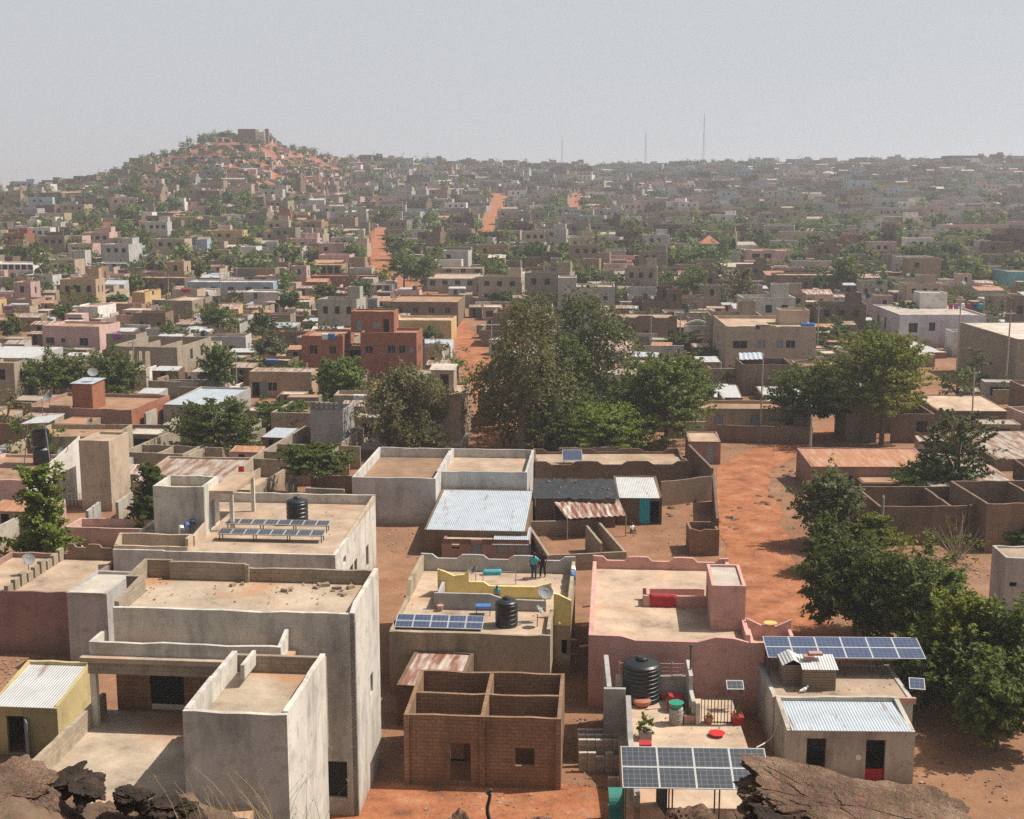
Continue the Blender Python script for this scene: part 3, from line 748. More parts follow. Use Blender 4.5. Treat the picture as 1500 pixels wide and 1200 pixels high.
# ------------------------------------------------------------------ small things
def water_tank(label, P, r, h, ribs=5, group='black plastic water tanks'):
    root = empty('water_tank', P, 0, label, 'water tank', group); mb = MB()
    pr_ = [(r*.97, 0), (r, .03)]
    for k in range(ribs):
        a, b = h*(.06+.86*k/ribs), h*(.06+.86*(k+1)/ribs)
        pr_ += [(r, a), (r*1.0, a+(b-a)*.55), (r*.955, a+(b-a)*.68), (r*.955, a+(b-a)*.86), (r, b)]
    pr_ += [(r*.98, h*.94), (r*.86, h*.98), (r*.5, h*1.03), (r*.34, h*1.04)]
    mb.lathe(pr_, n=40); mb.build('body', M['tank'], root, sm=False)
    l = MB(); l.lathe([(r*.33, h*1.04), (r*.33, h*1.09), (r*.26, h*1.13)], n=20); l.build('lid', M['tank'], root)
    p = MB(); p.tube((r*.98, 0, .2), (r*1.2, 0, .2), .04); p.tube((r*1.2,0,.24),(r*1.2,0,-.05),.04); p.build('outlet_pipe', M['steel'], root)
    return root
def dish(label, P, r=.55, az=-40, group='satellite dishes'):
    root = empty('satellite_dish', P, math.radians(az), label, 'satellite dish', group)
    m = MB(); m.tube((0,0,-.02), (0,0,.75), .03); m.build('mast', M['steel'], root)
    b = MB(); n = 20; c = Vector((0,-.12,.95)); ax = Vector((0,-.75,.66)).normalized(); u = ax.orthogonal().normalized(); w = ax.cross(u)
    rings = []
    for k in range(4):
        q = k/3; rings.append([c+u*(r*q*math.cos(2*math.pi*i/n))+w*(r*q*math.sin(2*math.pi*i/n))+ax*(q*q*r*.28) for i in range(n)])
    for k in range(3):
        for i in range(n):
            j = (i+1) % n; b.face([rings[k][i], rings[k][j], rings[k+1][j], rings[k+1][i]]) if k else b.face([rings[0][0], rings[1][i], rings[1][j]])
    o = b.build('reflector', M['dishm'], root); so = o.modifiers.new('Solidify', 'SOLIDIFY'); so.thickness = .02
    a = MB(); a.tube(c-w*r*.9+ax*.05, c+ax*r*.95, .014); a.tube(c+ax*r*.9, c+ax*r*1.1, .04); a.build('feed_arm', M['steel'], root)
    return root
def solar_array(name, label, P, yawdeg, cols, rows, pw, ph, tilt, hz, mat='pvb', legs=True, group='solar panel arrays', legmat='iron', face=1):
    """panel table: P front-left corner on its support; front edge at height hz, sloping up to the back by tilt degrees"""
    root = empty(name, P, -math.radians(yawdeg), label, 'solar panels', group)
    ct, st = math.cos(math.radians(tilt)), math.sin(math.radians(tilt))
    T = lambda x, y, z: (x, y*ct-z*st, hz+y*st+z*ct)
    W, L = cols*pw, rows*ph
    for i in range(cols):
        for j in range(rows):
            g = .02; mb = MB(); mb.box(i*pw+g, (i+1)*pw-g, j*ph+g, (j+1)*ph-g, .012, .045)
            o = mb.build('panel', M[mat], None); me = o.data; 
            for k in range(len(me.vertices)): me.vertices[k].co = T(*me.vertices[k].co)
            o.parent = root
            fr = MB(); x0, x1, y0, y1 = i*pw+.004, (i+1)*pw-.004, j*ph+.004, (j+1)*ph-.004; t = .035
            fr.box(x0,x1,y0,y0+t,0,.05); fr.box(x0,x1,y1-t,y1,0,.05); fr.box(x0,x0+t,y0+t,y1-t,0,.05); fr.box(x1-t,x1,y0+t,y1-t,0,.05)
            fr.v = [T(*p) for p in fr.v]; fr.build('frame', M['alu'], o)
    rl = MB()
    for q in (.15, .85): rl.box(.05, W-.05, L*q-.03, L*q+.03, -.07, -.002)
    rl.v = [T(*p) for p in rl.v]; rl.build('rail', M[legmat], root)
    if legs:
        n = max(2, round(W/2.2)+1)
        for k in range(n):
            x = .15+(W-.3)*k/(n-1)
            for q in (.15, .85):
                l = MB(); t = T(x, L*q, -.07); l.box(x-.03, x+.03, t[1]-.03, t[1]+.03, -.02, t[2]); l.build('leg', M[legmat], root)
    return root
def pot_plant(label, P, kind, s=1.0, pot='terra', group='potted plants'):
    root = empty('potted_plant', P, 0, label, 'potted plant', group); mb = MB()
    if pot == 'terra': mb.lathe([(.17*s,0),(.25*s,.32*s),(.28*s,.32*s),(.28*s,.38*s),(.22*s,.38*s),(.2*s,.3*s)], n=16)
    else: mb.box(-.3*s,.3*s,-.3*s,.3*s,0,.45*s); mb.box(-.33*s,.33*s,-.33*s,.33*s,.452*s,.5*s)
    mb.build('pot', M['terra'] if pot == 'terra' else M[pot], root)
    if kind:
        n, r, h = kind; me, _ = crown_mesh('bush', r, h, .4*s, n, .09, int(P[0]*7) % 97, M['lfy'])
        o = bpy.data.objects.new('foliage', me); COL.objects.link(o); o.parent = root
    return root
def lathe_thing(name, label, cat, P, prof, mat, group=None, n=20, handle=False):
    mb = MB(); mb.lathe(prof, n=n)
    if handle:
        r = prof[-1][0]; z = prof[-1][1]; mb.path([(r*math.cos(a), 0, z+r*.8*math.sin(a)) for a in np.linspace(0, math.pi, 9)], .012)
    o = mb.build(name, M[mat], None, loc=P, sm=False); return tag(o, label, cat, group)
def cloth(name, label, P, w, h, mat, yaw=0, cat='laundry', group=None, seed=1, fold=.3):
    """cloth hanging over a wall edge or a line: front drop h, back drop fold*h"""
    g = random.Random(seed); nx, nz = 8, 8; V = []; Fc = []
    for i in range(nx+1):
        for j in range(nz+1):
            t = j/nz; u = (i/nx-.5)*w
            if t < .25: y, z = .10+.02, -h*fold*(1-t/.25)
            elif t < .4: y, z = .12-.28*(t-.25)/.15, .03
            else: y, z = -.16-.03*math.sin(i*1.9+seed)*(t-.4), -h*(t-.4)/.6*(1+.06*math.sin(i*1.3+seed))
            V.append((u*(1-.08*max(0,t-.4)), y, z+.012*math.sin(i*2.1)))
    for i in range(nx):
        for j in range(nz): a = i*(nz+1)+j; Fc.append([a, a+nz+1, a+nz+2, a+1])
    me = bpy.data.meshes.new(name); me.from_pydata(V, [], Fc); me.materials.append(M[mat]); me.polygons.foreach_set('use_smooth', [True]*len(Fc))
    o = bpy.data.objects.new(name, me); COL.objects.link(o); o.location = P; o.rotation_euler.z = math.radians(yaw)
    so = o.modifiers.new('Solidify', 'SOLIDIFY'); so.thickness = .015
    return tag(o, label, cat, group)
def pole(label, px, base, top, r=.11, mat='pole', name='utility_pole', cross=False, group='poles standing in the streets'):
    P = hit(px, base); h = atd(px, top, P.y).z-P.z
    root = empty(name, P, 0, label, 'pole', group); mb = MB(); mb.tube((0,0,-.3), (.02*h*.3,0,h), r, r*.7, 10); mb.build('shaft', M[mat], root, uv=False)
    c = MB()
    if cross: c.box(-.7,.7,-.05,.05,h-.35,h-.25)
    c.lathe([(.03,0),(.05,.06),(.03,.14)], .02*h*.3, 0, h, 8); c.build('insulator', M['white_pl'], root, uv=False)
    return root, h
# ================================================================== NEAR LANDMARKS
# ---- the big unfinished concrete house at the foot of the lookout
yF = at(518, 1182, 0).y; P0 = atd(165, 890, yF); zR = P0.z; fr = Fr((P0.x, P0.y, 0), 5.0)
N1 = empty('concrete_house', fr.P, -fr.a, 'tall unfinished concrete house with bare roof, dark porch and walled terrace', 'house')
W = fr.width_to(568, zR-.2)-.5; D = fr.depth_to(826, zR+.35); W = fr.width_to(519, zR)
zt = zR+.42; zf = zR-.36
mb = MB()
mb.panel((0,0), (1,0), W, .22, 0, zR, [(1.6,3.2,5.2,7.6),(W-1.55,W-.5,.9,2.7),(W-2.0,W-1.6,6.2,7.2)])
mb.panel((W,.0), (0,1), D, .22, 0, [(0,zR+.06),(.8,zt-.1),(D,zt)], [(3.3,3.9,4.6,5.6)])
mb.panel((W-.22,D), (-1,0), W-.22-4.6, .2, 0, zt-.1, mi=1)
mb.panel((4.6,D), (-1,0), 3.9, .2, 0, zt+.1, mi=1)
mb.panel((4.6,D-.2), (0,-1), .02+.18, .2, zR-1, zt+.1, mi=1)
mb.panel((0,D*.62), (0,-1), D*.62-.22, .22, 0, [(0,zt+.06),(D*.62-.22,zR+.22)], mi=1)
mb.panel((-.75,D+.3), (0,-1), D*.38+.3, .22, 0, [(0,zt+.1),(D*.38+.3,zt-.05)], mi=1)
mb.panel((-.53,D+.3-.2), (1,0), 1.25, .2, 0, zt+.1, mi=1)
mb.panel((-.53,D*.62), (1,0), .53, .2, 0, zt-.05, mi=1)
mb.build('wall', [M['cream'], M['block']], N1)
b = MB(); b.box(.224, W-.224, .224, D-.204, zf-.25, zf-.02); b.box(-.52,.222,D*.62+.21,D+.09,zf-.25,zf-.02); b.build('roof', M['rg'], N1)
for (a, c, e, g) in ((W-1.55,W-.5,.9,2.7),(W-2.0,W-1.6,6.2,7.2)):
    w = MB(); w.box(a, c, .16, .19, e, g); w.build('window', M['dark'], N1)
# ledge above the porch with its low parapet
zl = atd(140, 962, fr.w(0,-1.75,0).y).z; xl = -.25; xr = fr.px(432, 940, zl).x
b = MB(); b.box(-.85, xr+.35, -1.95, -.005, zl-.22, zl); b.build('porch_roof', M['rg'], N1)
b = MB(); b.panel((xl-.3,-1.55), (1,0), xr-xl+.3, .18, zl, zl+.62); b.panel((xr,-1.37), (0,1), 1.36, .18, zl, [(0,zl+.62),(1.36,zl+1.0)]); b.panel((xl-.3,-.005), (0,-1), 1.365, .18, zl, zl+.62); b.build('parapet', M['cream'], N1)
b = MB(); b.box(-.5, xr-1.0, -1.9, -1.65, zl-.75, zl-.222); b.build('beam', M['block'], N1)
zter = atd(145, 1062, fr.w(0,-1.7,0).y).z
b = MB(); b.panel((.01,-.06), (1,0), xr-.6, .055, zter+.002, zl-.23, [(1.6,3.2,zter+.1,zter+2.5)]); b.build('porch_wall', M['brick'], N1)
b = MB(); b.box(1.5,3.3,.05,.1,zter,zter+2.6); b.build('door', M['dark'], N1)
for x in (-.45, xr-3.2):
    b = MB(); b.box(x, x+.28, -1.88, -1.6, zter, zl-.752); b.build('pillar', M['cream'], N1)
# terrace slab, its parapet and the stair block in front
q = fr.px(35, 1133, zter+.75); xt = q.x; yt = q.y
b = MB(); b.box(xt, W-2.2, yt-1.5, -.006, zter-.3, zter); b.build('terrace', M['rg'], N1)
b = MB(); b.box(xt+.05, W-2.25, yt-1.45, -.01, 0, zter-.302); b.build('terrace_base', M['cream'], N1)
b = MB(); b.panel((xt,-.3), (0,-1), -yt+1.2, .2, zter-.0, zter+.95); b.build('terrace_parapet', M['block'], N1)
zb = min(np.linspace(6.4, 9.2, 80), key=lambda q: abs(fr.px(482, 955, q).y+1.99)); A = fr.px(267, 1040, zb); B = fr.width_to(420, zb, A.x, A.y); yb = fr.depth_to(956, zb)
yb = fr.px(482, 955, zb).y
b = MB(); L = yb-A.y
b.panel((A.x,A.y), (1,0), B, .22, 0, zb-.05); b.panel((A.x+B,A.y+.22), (0,1), L-.44, .22, 0, zb); b.panel((A.x+B,A.y+L), (-1,0), B, .22, zter-.5, atd(400, 957, fr.w(A.x, A.y+L, 0).y).z, mi=1); b.panel((A.x,A.y+L-.22), (0,-1), L-.44, .22, zter-.5, [(0,zb),(L*.45,zb),(L*.46,zb+.05),(L-.44,zb-.02)])
b.panel((A.x+.9,A.y+L-.22), (0,-1), 1.8, .16, zb-.6, zb+.05)
b.build('stair_block', [M['cream'], M['block']], N1)
b = MB(); b.box(A.x+.224, A.x+B-.224, A.y+.224, A.y+L-.224, zb-1.15, zb-.95); b.build('stair_roof', M['rg'], N1)
reg(fr.P-Vector((1.5,12,0)), W+2, D+13, fr.a, zt, 'the big unfinished concrete house')
# rubble and blocks lying on its roof
for i, (px_, py_, n) in enumerate(((500,868,7),(350,858,3),(470,862,3),(300,846,2),(415,868,2),(512,850,4))):
    for k in range(n):
        p = fr.w(*fr.px(px_+rnd.uniform(-14,14), py_+rnd.uniform(-7,5), zf).xy, zf-.02)
        s = rnd.uniform(.10,.22); bb = MB(); bb.solid([(-s,-s*.5,0),(s,-s*.5,0),(s*.9,s*.6,0),(-s,s*.5,0)], [(-s*.9,-s*.45,s*.8),(s,-s*.5,s*.7),(s*.8,s*.5,s*.9),(-s*.8,s*.5,s*.75)])
        tag(bb.build('broken_block', M['block'], None, loc=p, rz=rnd.uniform(0,3)), 'broken concrete block lying on the bare roof of the big concrete house', 'block', 'broken blocks on the concrete house roof')
# ---- solar roof house behind it
P = at(540, 828, 0); zz = atd(540, 735, P.y).z; A = at(165, 806, zz); fr2 = Fr((A.x, A.y, 0), 4.5); W = fr2.width_to(491, zz); D = fr2.depth_to(735, zz, W)
N2 = empty('concrete_house', fr2.P, -fr2.a, 'sand coloured flat roofed house carrying two rows of solar panels and a stair tower', 'house')
block(N2, W, D, zz, M['cream'], M['rs'], par=.18, prof={'b': zz+.55, 'f': [(0,zz+.05),(3.4,zz+.05),(3.5,zz),(W,zz)]}, ops=[('r',.35,1.4,1.2,1.4,'w'),('r',.45,1.4,1.0,1.4,'w'),('r',.75,1.0,1.0,1.6,'w'),('r',.2,3.6,.9,.5,'o')])
zf2 = zz-.18
# back-right and back parapets, front-left low room rim
b = MB(); b.panel((W-.0,D*.30), (0,1), D*.70-.2, .2, zz-.002, [(0,zz+.02),(D*.7-.2,zz+.5)]); b.build('parapet', M['sand'], N2)
x1 = fr2.px(260, 806, zz+.6).x; y1 = fr2.px(200, 783, zz+.75).y
b = MB(); b.panel((0.0,.21), (1,0), x1, .2, zz-.17, zz+.25); b.panel((x1,.41), (0,1), y1-.41, .2, zz-.17, zz+.78); b.panel((x1,y1+.2), (-1,0), x1, .2, zz-.17, zz+.8); b.panel((0,y1), (0,-1), y1-.41, .2, zz-.17, [(0,zz+.8),(y1-.41,zz+.3)]); b.build('light_well', M['sand'], N2)
T = fr2.px(227, 783, zf2); T2 = fr2.width_to(301, zf2, T.x, T.y); ht = atd(226, 712, fr2.w(T.x,T.y,0).y).z-zf2
block(N2, T2, 3.4, ht, M['cream'], M['rg'], x=T.x, y=T.y, z=zf2, par=.7, wname='stair_tower', rname='tower_roof', ops=[('r',.55,.05,.9,2.0,'d')])
b = MB(); b.box(T.x+T2+.005, T.x+T2+1.7, T.y+1.2, T.y+7.2, zf2+ht-.75, zf2+ht-.55); b.build('canopy', M['rs'], N2)
for yy in (1.4, 6.8):
    b = MB(); b.box(T.x+T2+1.35, T.x+T2+1.6, T.y+yy, T.y+yy+.25, zf2, zf2+ht-.752); b.build('pillar', M['cream'], N2)
reg(fr2.P, W, D, fr2.a, zz+3, 'the solar roof house')
g = fr2.px(318, 793, zf2); solar_array('solar_array', 'front row of grey solar panels on low legs on the sand coloured roof', fr2.w(g.x, g.y, zf2), 4.5, 8, 1, .92, .95, 7, .5, 'pvg')
g = fr2.px(330, 778, zf2); solar_array('solar_array', 'back row of grey solar panels beside the black roof tank', fr2.w(g.x, g.y, zf2), 4.5, 8, 1, .92, .95, 7, .5, 'pvg')
g = fr2.px(436, 766, zf2); water_tank('black water tank at the back of the solar roof house', fr2.w(g.x, g.y, zf2), .78, 1.75)
for k, (px_, m_, nm) in enumerate(((266,'whitecl','white'),(274,'bluecl','blue'),(282,'navy','navy'),(290,'blackcl','black'))):
    g = fr2.w(x1+.1, y1-.5-k*.9 if k < 2 else y1-2.0, zz+.8); g = at(px_, 772-(px_-266)*.55, zz+.95)
    cloth('laundry', f'{nm} garment drying over the low roof wall beside the stair tower', g, .7, .8, m_, -70, 'laundry', None, k+3)
b = MB(); b.panel((T.x+T2+.1, T.y-2.6), (0,1), 2.5, .18, zf2, [(0,zf2+.7),(2.5,zf2+.95)]); b.build('parapet', M['sand'], N2)
# ---- left tan roof house with plum front wall
r_, fr3, W3, D3, h3 = house('plastered_house', 'long low house with plum brown front wall and stepped block parapet', 'house', -70, 862, 104, 952, -808, 'plum', 'rs', yaw=6, ref='the plum walled house', par=.35, th=.22,
   prof=None, wavy=None)
st = MB(); 
for i in range(9):
    u = i*D3/9.2; st.box(W3-7.9, W3-7.62, u+.1, u+D3/9.2-.15, h3-.34, h3+.25+.12*(i % 3))
fr3p = empty('block_parapet', fr3.P, -fr3.a, 'stepped concrete block parapet standing along the tan roof edge', 'parapet wall')
q = fr3.px(22, 862, h3-.35).x
st.v = [(x-(W3-7.9)+q, y, z) for x, y, z in st.v]; st.build('blocks', M['block'], fr3p)
dish('grey satellite dish beside the stepped block parapet', fr3.w(*fr3.px(42, 838, h3-.2).xy, h3-.3), .42, 30, None)
for px_ in (116, 143):
    o = MB(); n = 18; pts = [(0.30*math.cos(2*math.pi*i/n), 0, .30*math.sin(2*math.pi*i/n)) for i in range(n+1)]; o.path(pts, .10, 8)
    tag(o.build('old_tyre', M['tank'], None, loc=fr3.w(*fr3.px(px_, 806, h3+.1).xy, h3+.12)), f'old black tyre at the back of the tan roof, {"nearer to" if px_ < 120 else "farther from"} the stepped parapet', 'tyre')
w = MB(); q0 = fr3.px(100, 812, h3); q1 = fr3.px(178, 812, h3); w.panel((q0.x, q0.y), (1,0), q1.x-q0.x, .2, h3-.35, wave(q1.x-q0.x, h3+.75, .25, 2)); w.build('back_parapet', M['brown'], r_)
house('plastered_shed', 'narrow grey plastered annex with a pale slanting roof behind the yellow shed', 'shed', 104, 868, 156, 975, 4.5, 'grey', 'rw', yaw=5, kind='tin', par=.2, hfd=.0, prof={'f': [(0,0),(0,0)]} if 0 else None)
r_, f_, w_, d_, h_ = house('yellow_shed', 'small dull yellow shed with slanting tin roof and open grey door', 'shed', -12, 1014, 82, 1104, 4.6, 'dyell', 'tin', yaw=5, ref='the yellow shed', kind='tin', par=.22, hf=None, hfd=.75, ops=[('f',.38,.05,.95,2.05,'o')], th=.2)
b = MB(); b.box(0,.05,-.85,0,.06,2.05); b.build('door', M['shut'], r_, loc=(.38*w_+.46, -.01, 0), rz=math.radians(35))
# ---- yellow and grey house with the roof terrace
PA = at(571, 975, 0); zz = 3.7
A = at(570, 926, zz); f5 = Fr((A.x, A.y, 0), 4.5); W = f5.width_to(806, zz); D = f5.depth_to(832, zz)
N5 = empty('terrace_house', f5.P, -f5.a, 'yellow and grey roof terrace house with wavy parapets and stained front wall', 'house'); reg(f5.P, W+2.2, D, f5.a, zz+1, 'the yellow roof terrace house')
W2 = f5.width_to(843, zz+.9, 0, D)
mb = MB(); mb.panel((0,0), (1,0), W, .22, 0, zz+.03); mb.panel((W,.22), (0,1), 3.4, .22, 0, zz+.35); mb.panel((W,3.62), (1,0), W2-W, .22, 0, zz-.6, [(.5,1.4,1.3,2.2)]); mb.panel((W2,3.84), (0,1), D-3.84, .22, 0, zz+.75)
mb.panel((0,D), (0,-1), D-.22, .22, 0, [(0,zz+.95),(D*.45,zz+.95),(D*.5,zz+.1),(D-.22,zz+.06)])
mb.build('wall', M['stain'], N5)
b = MB(); b.panel((W2,D), (-1,0), W2, .2, 0, [(W2-a, c) for a, c in reversed(wave(W2, zz+1.05, .3, 3))]); b.build('back_parapet', M['grey'], N5)
b = MB(); b.panel((W+.02,3.60), (1,0), W2-W+.02, .2, zz-.6, [(0,zz+1.35),(.3,zz+1.3),(1.0,zz+.95),(1.6,zz+1.2),(W2-W+.02,zz+1.35)]); b.build('yellow_parapet', M['yellow'], N5)
b = MB(); b.box(.224, W-.224, .224, D-.004, zz-.3, zz-.1); b.box(W-.222, W2-.224, 3.842, D-.004, zz-.3, zz-.1); b.build('roof', M['rs'], N5)
zf5 = zz-.1
L = lambda px_, py_: f5.px(px_, py_, zf5)
a = L(636, 892); c = L(801, 889)
b = MB(); b.panel((a.x, a.y), (1,0), c.x-a.x, .18, zf5, [(0,zf5+1.0),((c.x-a.x)*.5,zf5+1.0),((c.x-a.x)*.62,zf5+.72),(c.x-a.x,zf5+.65)]); b.panel((a.x+.18,a.y+2.3), (0,-1), 2.1, .18, zf5, zf5+1.0); b.build('grey_parapet', M['grey'], N5)
y2 = a.y+2.4
e = L(642, 872); g = L(688, 872)
b = MB(); b.panel((e.x, y2), (1,0), g.x-e.x, .18, zf5, [(0,zf5+1.75),(.5,zf5+1.6),(1.0,zf5+1.35),(g.x-e.x-.3,zf5+1.45),(g.x-e.x,zf5+1.75)]); b.panel((g.x+.002, y2), (1,0), c.x-g.x+.2, .18, zf5, [(0,zf5+1.0),(.9,zf5+1.0),(1.3,zf5+.75),(c.x-g.x-.8,zf5+.75),(c.x-g.x+.2,zf5+1.05)])
b.panel((e.x+.001,y2+1.2), (0,-1), 1.2, .18, zf5, [(0,zf5+.9),(1.2,zf5+1.75)]); b.build('yellow_parapet', M['yellow'], N5)
g = L(578, 922); solar_array('solar_array', 'row of five blue solar panels by the stained front wall', f5.w(g.x, g.y, zf5), 4.5, 5, 2, 1.02, .62, 18, .12, 'pvb')
g = L(742, 916); water_tank('black water tank beside blue panels on the yellow house', f5.w(g.x, g.y, zf5), .66, 1.55)
dish('grey satellite dish standing in front of the yellow curved parapet', f5.w(*L(798, 908).xy, zf5+.75), .46, 10, None)
dish('small dish lying low near the yellow roof corner wall', f5.w(*L(787, 918).xy, zf5), .34, 80, None)
dish('small grey dish on the yellow parapet behind the sitting child', f5.w(*L(697, 868).xy, zf5+.5), .3, -60, None)
def on5(px_, py_): return f5.w(*L(px_, py_).xy, zf5)
person('person in cyan shirt and dark trousers standing on the roof terrace', on5(782, 849), 1.8, 20, 'stand', 'cyan', 'navy')
person('person in black clothes walking on the roof terrace', on5(795, 846), 1.85, 200, 'walk', 'blackcl', 'blackcl')
person('child in cyan shirt standing behind the low grey wall', on5(728, 886), 1.25, 180, 'lean', 'cyan', 'redcl')
tag((lambda m: (m.box(-.45,.45,-.3,.3,.55,.58), m.box(-.42,-.38,-.28,-.24,0,.55), m.box(.38,.42,-.28,-.24,0,.55), m.box(-.42,-.38,.24,.28,0,.55), m.box(.38,.42,.24,.28,0,.55), m.box(-.38,.38,.24,.28,.2,.24), m)[-1])(MB()).build('metal_table', M['bluecl'], None, loc=on5(708, 900)), 'low blue metal table on the roof left of the black tank', 'table')
lathe_thing('pink_bucket', 'pink bucket standing on the yellow house roof', 'bucket', on5(645, 895), [(.13,0),(.2,.35),(.21,.36)], 'rose', handle=True)
cloth('blanket', 'blue folded cloth lying on the roof terrace by the wavy grey parapet', on5(721, 842)+Vector((0,0,.3)), 1.2, .5, 'cyan', 3, 'cloth')
for k, (px_, m_, nm) in enumerate(((842,'whitecl','white'),(842,'bluecl','blue'))):
    cloth('laundry', f'{nm} cloth hanging over the right terrace parapet', f5.w(W2-.1, D-1.8-k*1.2, zz+.78), .8, .7, m_, 88, 'laundry', None, k)
tb = MB(); 
for x in (0, 2.1): tb.box(x,x+.05,0,.05,0,.8)
tb.box(0,2.15,0,.05,.802,.85); tag(tb.build('clothes_rack', M['steel'], None, loc=on5(707, 856)), 'thin metal clothes rack on the roof terrace', 'rack')
# ---- rusty roofed shed and the unfinished brick house
r_, f_, w_, d_, h_ = house('mud_shed', 'dark mud shed under a peeling rusty roof with a brick rim', 'shed', 582, 994, 672, 1062, -951, 'mud', 'rustw', yaw=9, ref='the rusty roofed shed', kind='tin', par=.14, hfd=.35)
P = at(593, 1150, 0); hb = atd(592, 1047, P.y).z; f7 = Fr(P, 4.0); W = f7.width_to(822, hb); D = f7.depth_to(981, hb)
N7 = empty('unfinished_brick_house', P, -f7.a, 'roofless brown brick house of four rooms with doorway and window opening', 'house')
block(N7, W, D, hb, M['brick'], None, kind='open', th=.2, ops=[('f',.36,.25,1.0,2.0,'o'),('f',.77,1.15,.95,.95,'o'),('b',.55,1.1,.9,.9,'o'),('r',.3,1.2,.8,.8,'o')],
      rooms=[(W*.5,.2,W*.5,D-.2,hb-.02),(.2,D*.5,W*.5-.1,D*.5,hb-.03,[(1.5,2.4,0,2.1)]),(W*.5+.1,D*.5,W-.2,D*.5,hb-.03)])
for i, x in enumerate((0.0, W*.5-.12, W-.25)):
    b = MB(); b.box(x, x+.25, -.10, -.003, 0, hb+.05); b.build('pilaster', M['brick'], N7)
reg(P, W, D, f7.a, hb, 'the roofless brick house')
# concrete blocks stacked beside it
P = at(848, 1142, 0); nb = 0
blk = MB(); blk.box(-.2,.2,-.1,.1,0,.2)
proto = None
for ix in range(5):
    for iy in range(4):
        for iz in range(7 if iy > 0 else (5 if ix in (0,1,3) else 4)):
            if proto is None: o = proto = blk.build('concrete_block', M['cream'], None)
            else: o = proto.copy(); COL.objects.link(o)
            o.location = P+Vector((.25+ix*.43+rnd.uniform(-.01,.01), .9+iy*.62+rnd.uniform(-.02,.02), iz*.203)); o.rotation_euler.z = rnd.uniform(-.03,.03)
            tag(o, 'grey concrete block in the stacks beside the roofless brick house', 'block', 'stacked concrete blocks')
for ix in range(3):
    for iz in range(3):
        o = proto.copy(); COL.objects.link(o); o.location = P+Vector((1.55+ix*.42, -1.0, iz*.203)); tag(o, 'grey concrete block in the stacks beside the roofless brick house', 'block', 'stacked concrete blocks')
# ---- pink house
P = at(861, 1038, 0); zz = atd(860, 924, P.y).z; f9 = Fr(P, 4.5); W = f9.width_to(1100, zz); D = f9.depth_to(815, zz)
Wb = f9.width_to(1112, zz, 0, D)
N9 = empty('pink_house', P, -f9.a, 'pink flat roofed house with wavy parapets and a stair tower', 'house'); reg(P, W+3, D, f9.a, zz+2, 'the pink house')
block(N9, W, D, zz, M['pink'], M['rs'], par=.75, th=.24, prof={'f': [(0,zz-.25),(1.8,zz-.27),(2.6,zz-.5),(6.0,zz-.5),(7.0,zz-.2),(8.0,zz-.25),(8.8,zz-.45),(W,zz-.35)], 'b': [(W-a, c) for a, c in reversed(wave(W, zz+.1, .3, 3))], 'l': zz-.25, 'r': zz-.1}, ops=[('f',.62,.2,.7,1.5,'w')])
zf9 = zz-.85
block(N9, 2.5, 2.6, zz-.45, M['pink'], M['rs'], x=W+.003, y=0, z=0, par=.6, th=.2, wname='annex', rname='annex_roof', prof={'f': [(0,zz-.45),(1.2,zz-.45),(1.6,zz-.25),(2.5,zz-.2)], 'b': [(0,zz+.1),(.8,zz-.3),(1.6,zz-.3),(2.5,zz+.1)]})
a = f9.px(1063, 926, zf9); t = f9.width_to(1113, zf9, a.x, a.y); hT = atd(1063, 858, f9.w(a.x, a.y, 0).y).z-zf9
block(N9, t, 4.2, hT, M['pink'], M['rw'], x=W-t-.05, y=a.y, z=zf9, par=.12, th=.18, wname='stair_tower', rname='tower_roof', ops=[('l',.3,.0,.9,1.9,'d')])
b = MB(); yt = a.y+4.25; b.panel((W-t-.05, yt), (1,0), t, .18, zf9, [(0,zz+.5),(.4,zz+.3),(1.1,zz-.0),(1.7,zz+.2),(t,zz+.5)]); b.build('parapet', M['pink'], N9)
c = f9.px(942, 891, zf9)
b = MB(); Lw = W-t-.06-c.x
b.panel((c.x, c.y), (1,0), Lw, .2, zf9, zf9+.8); b.panel((c.x, c.y+1.3), (1,0), Lw, .2, zf9, zf9+.85); b.panel((c.x+.2, c.y+1.3), (0,-1), 1.1, .2, zf9, zf9+.82); b.build('stair_parapet', M['pink'], N9)
cloth('laundry', 'red cloth hanging on the stair wall of the pink roof', f9.w(c.x+1.2, c.y+.1, zf9+.82), 1.6, .75, 'redcl', -4.5, 'laundry')
lathe_thing('yellow_basin', 'yellow basin on the annex parapet of the pink house', 'basin', f9.w(W+1.35, 2.5, zz-.29), [(.2,0),(.36,.16),(.38,.17)], 'yellow')
for k, yy in enumerate((2.0, 5.5, 9.0)):
    b = MB(); b.tube((-.55, yy, 2.9), (.1, yy, 3.0), .05, n=8); b.build('water_spout', M['pink'], N9)
# ---- courtyard house in front of the pink house
P = at(893, 1196, 0); fA = Fr(P, 2.0); hw = atd(893, 1012, P.y).z
NA = empty('courtyard_house', P, -fA.a, 'walled courtyard house with pots, black tank and a raised solar table', 'house')
zc = 1.5
q0 = fA.px(893, 1040, zc); 
Wc = fA.width_to(1116, zc); Dc = fA.px(965, 1040, zc).y+1.6
b = MB(); b.box(0.62, Wc, -2, Dc, 0.0, zc); b.build('courtyard_floor', M['rs'], NA)
b = MB(); hl = atd(893, 1010, fA.w(0, 6.0, 0).y).z
b.panel((1.0, 6.0), (0,-1), 8.0, .26, 0, [(0,hl-.3),(1.2,hl-.9),(2.4,zc+.75),(8.0,zc+.55)]); b.panel((-.1, 6.003), (1,0), 1.1, .24, 0, hl+.02); b.panel((.3, 6.25), (0,1), 4.5, .24, 0, hl+.05); b.build('wall', M['grey'], NA)
b = MB(); xw = fA.px(1012, 1035, zc).x
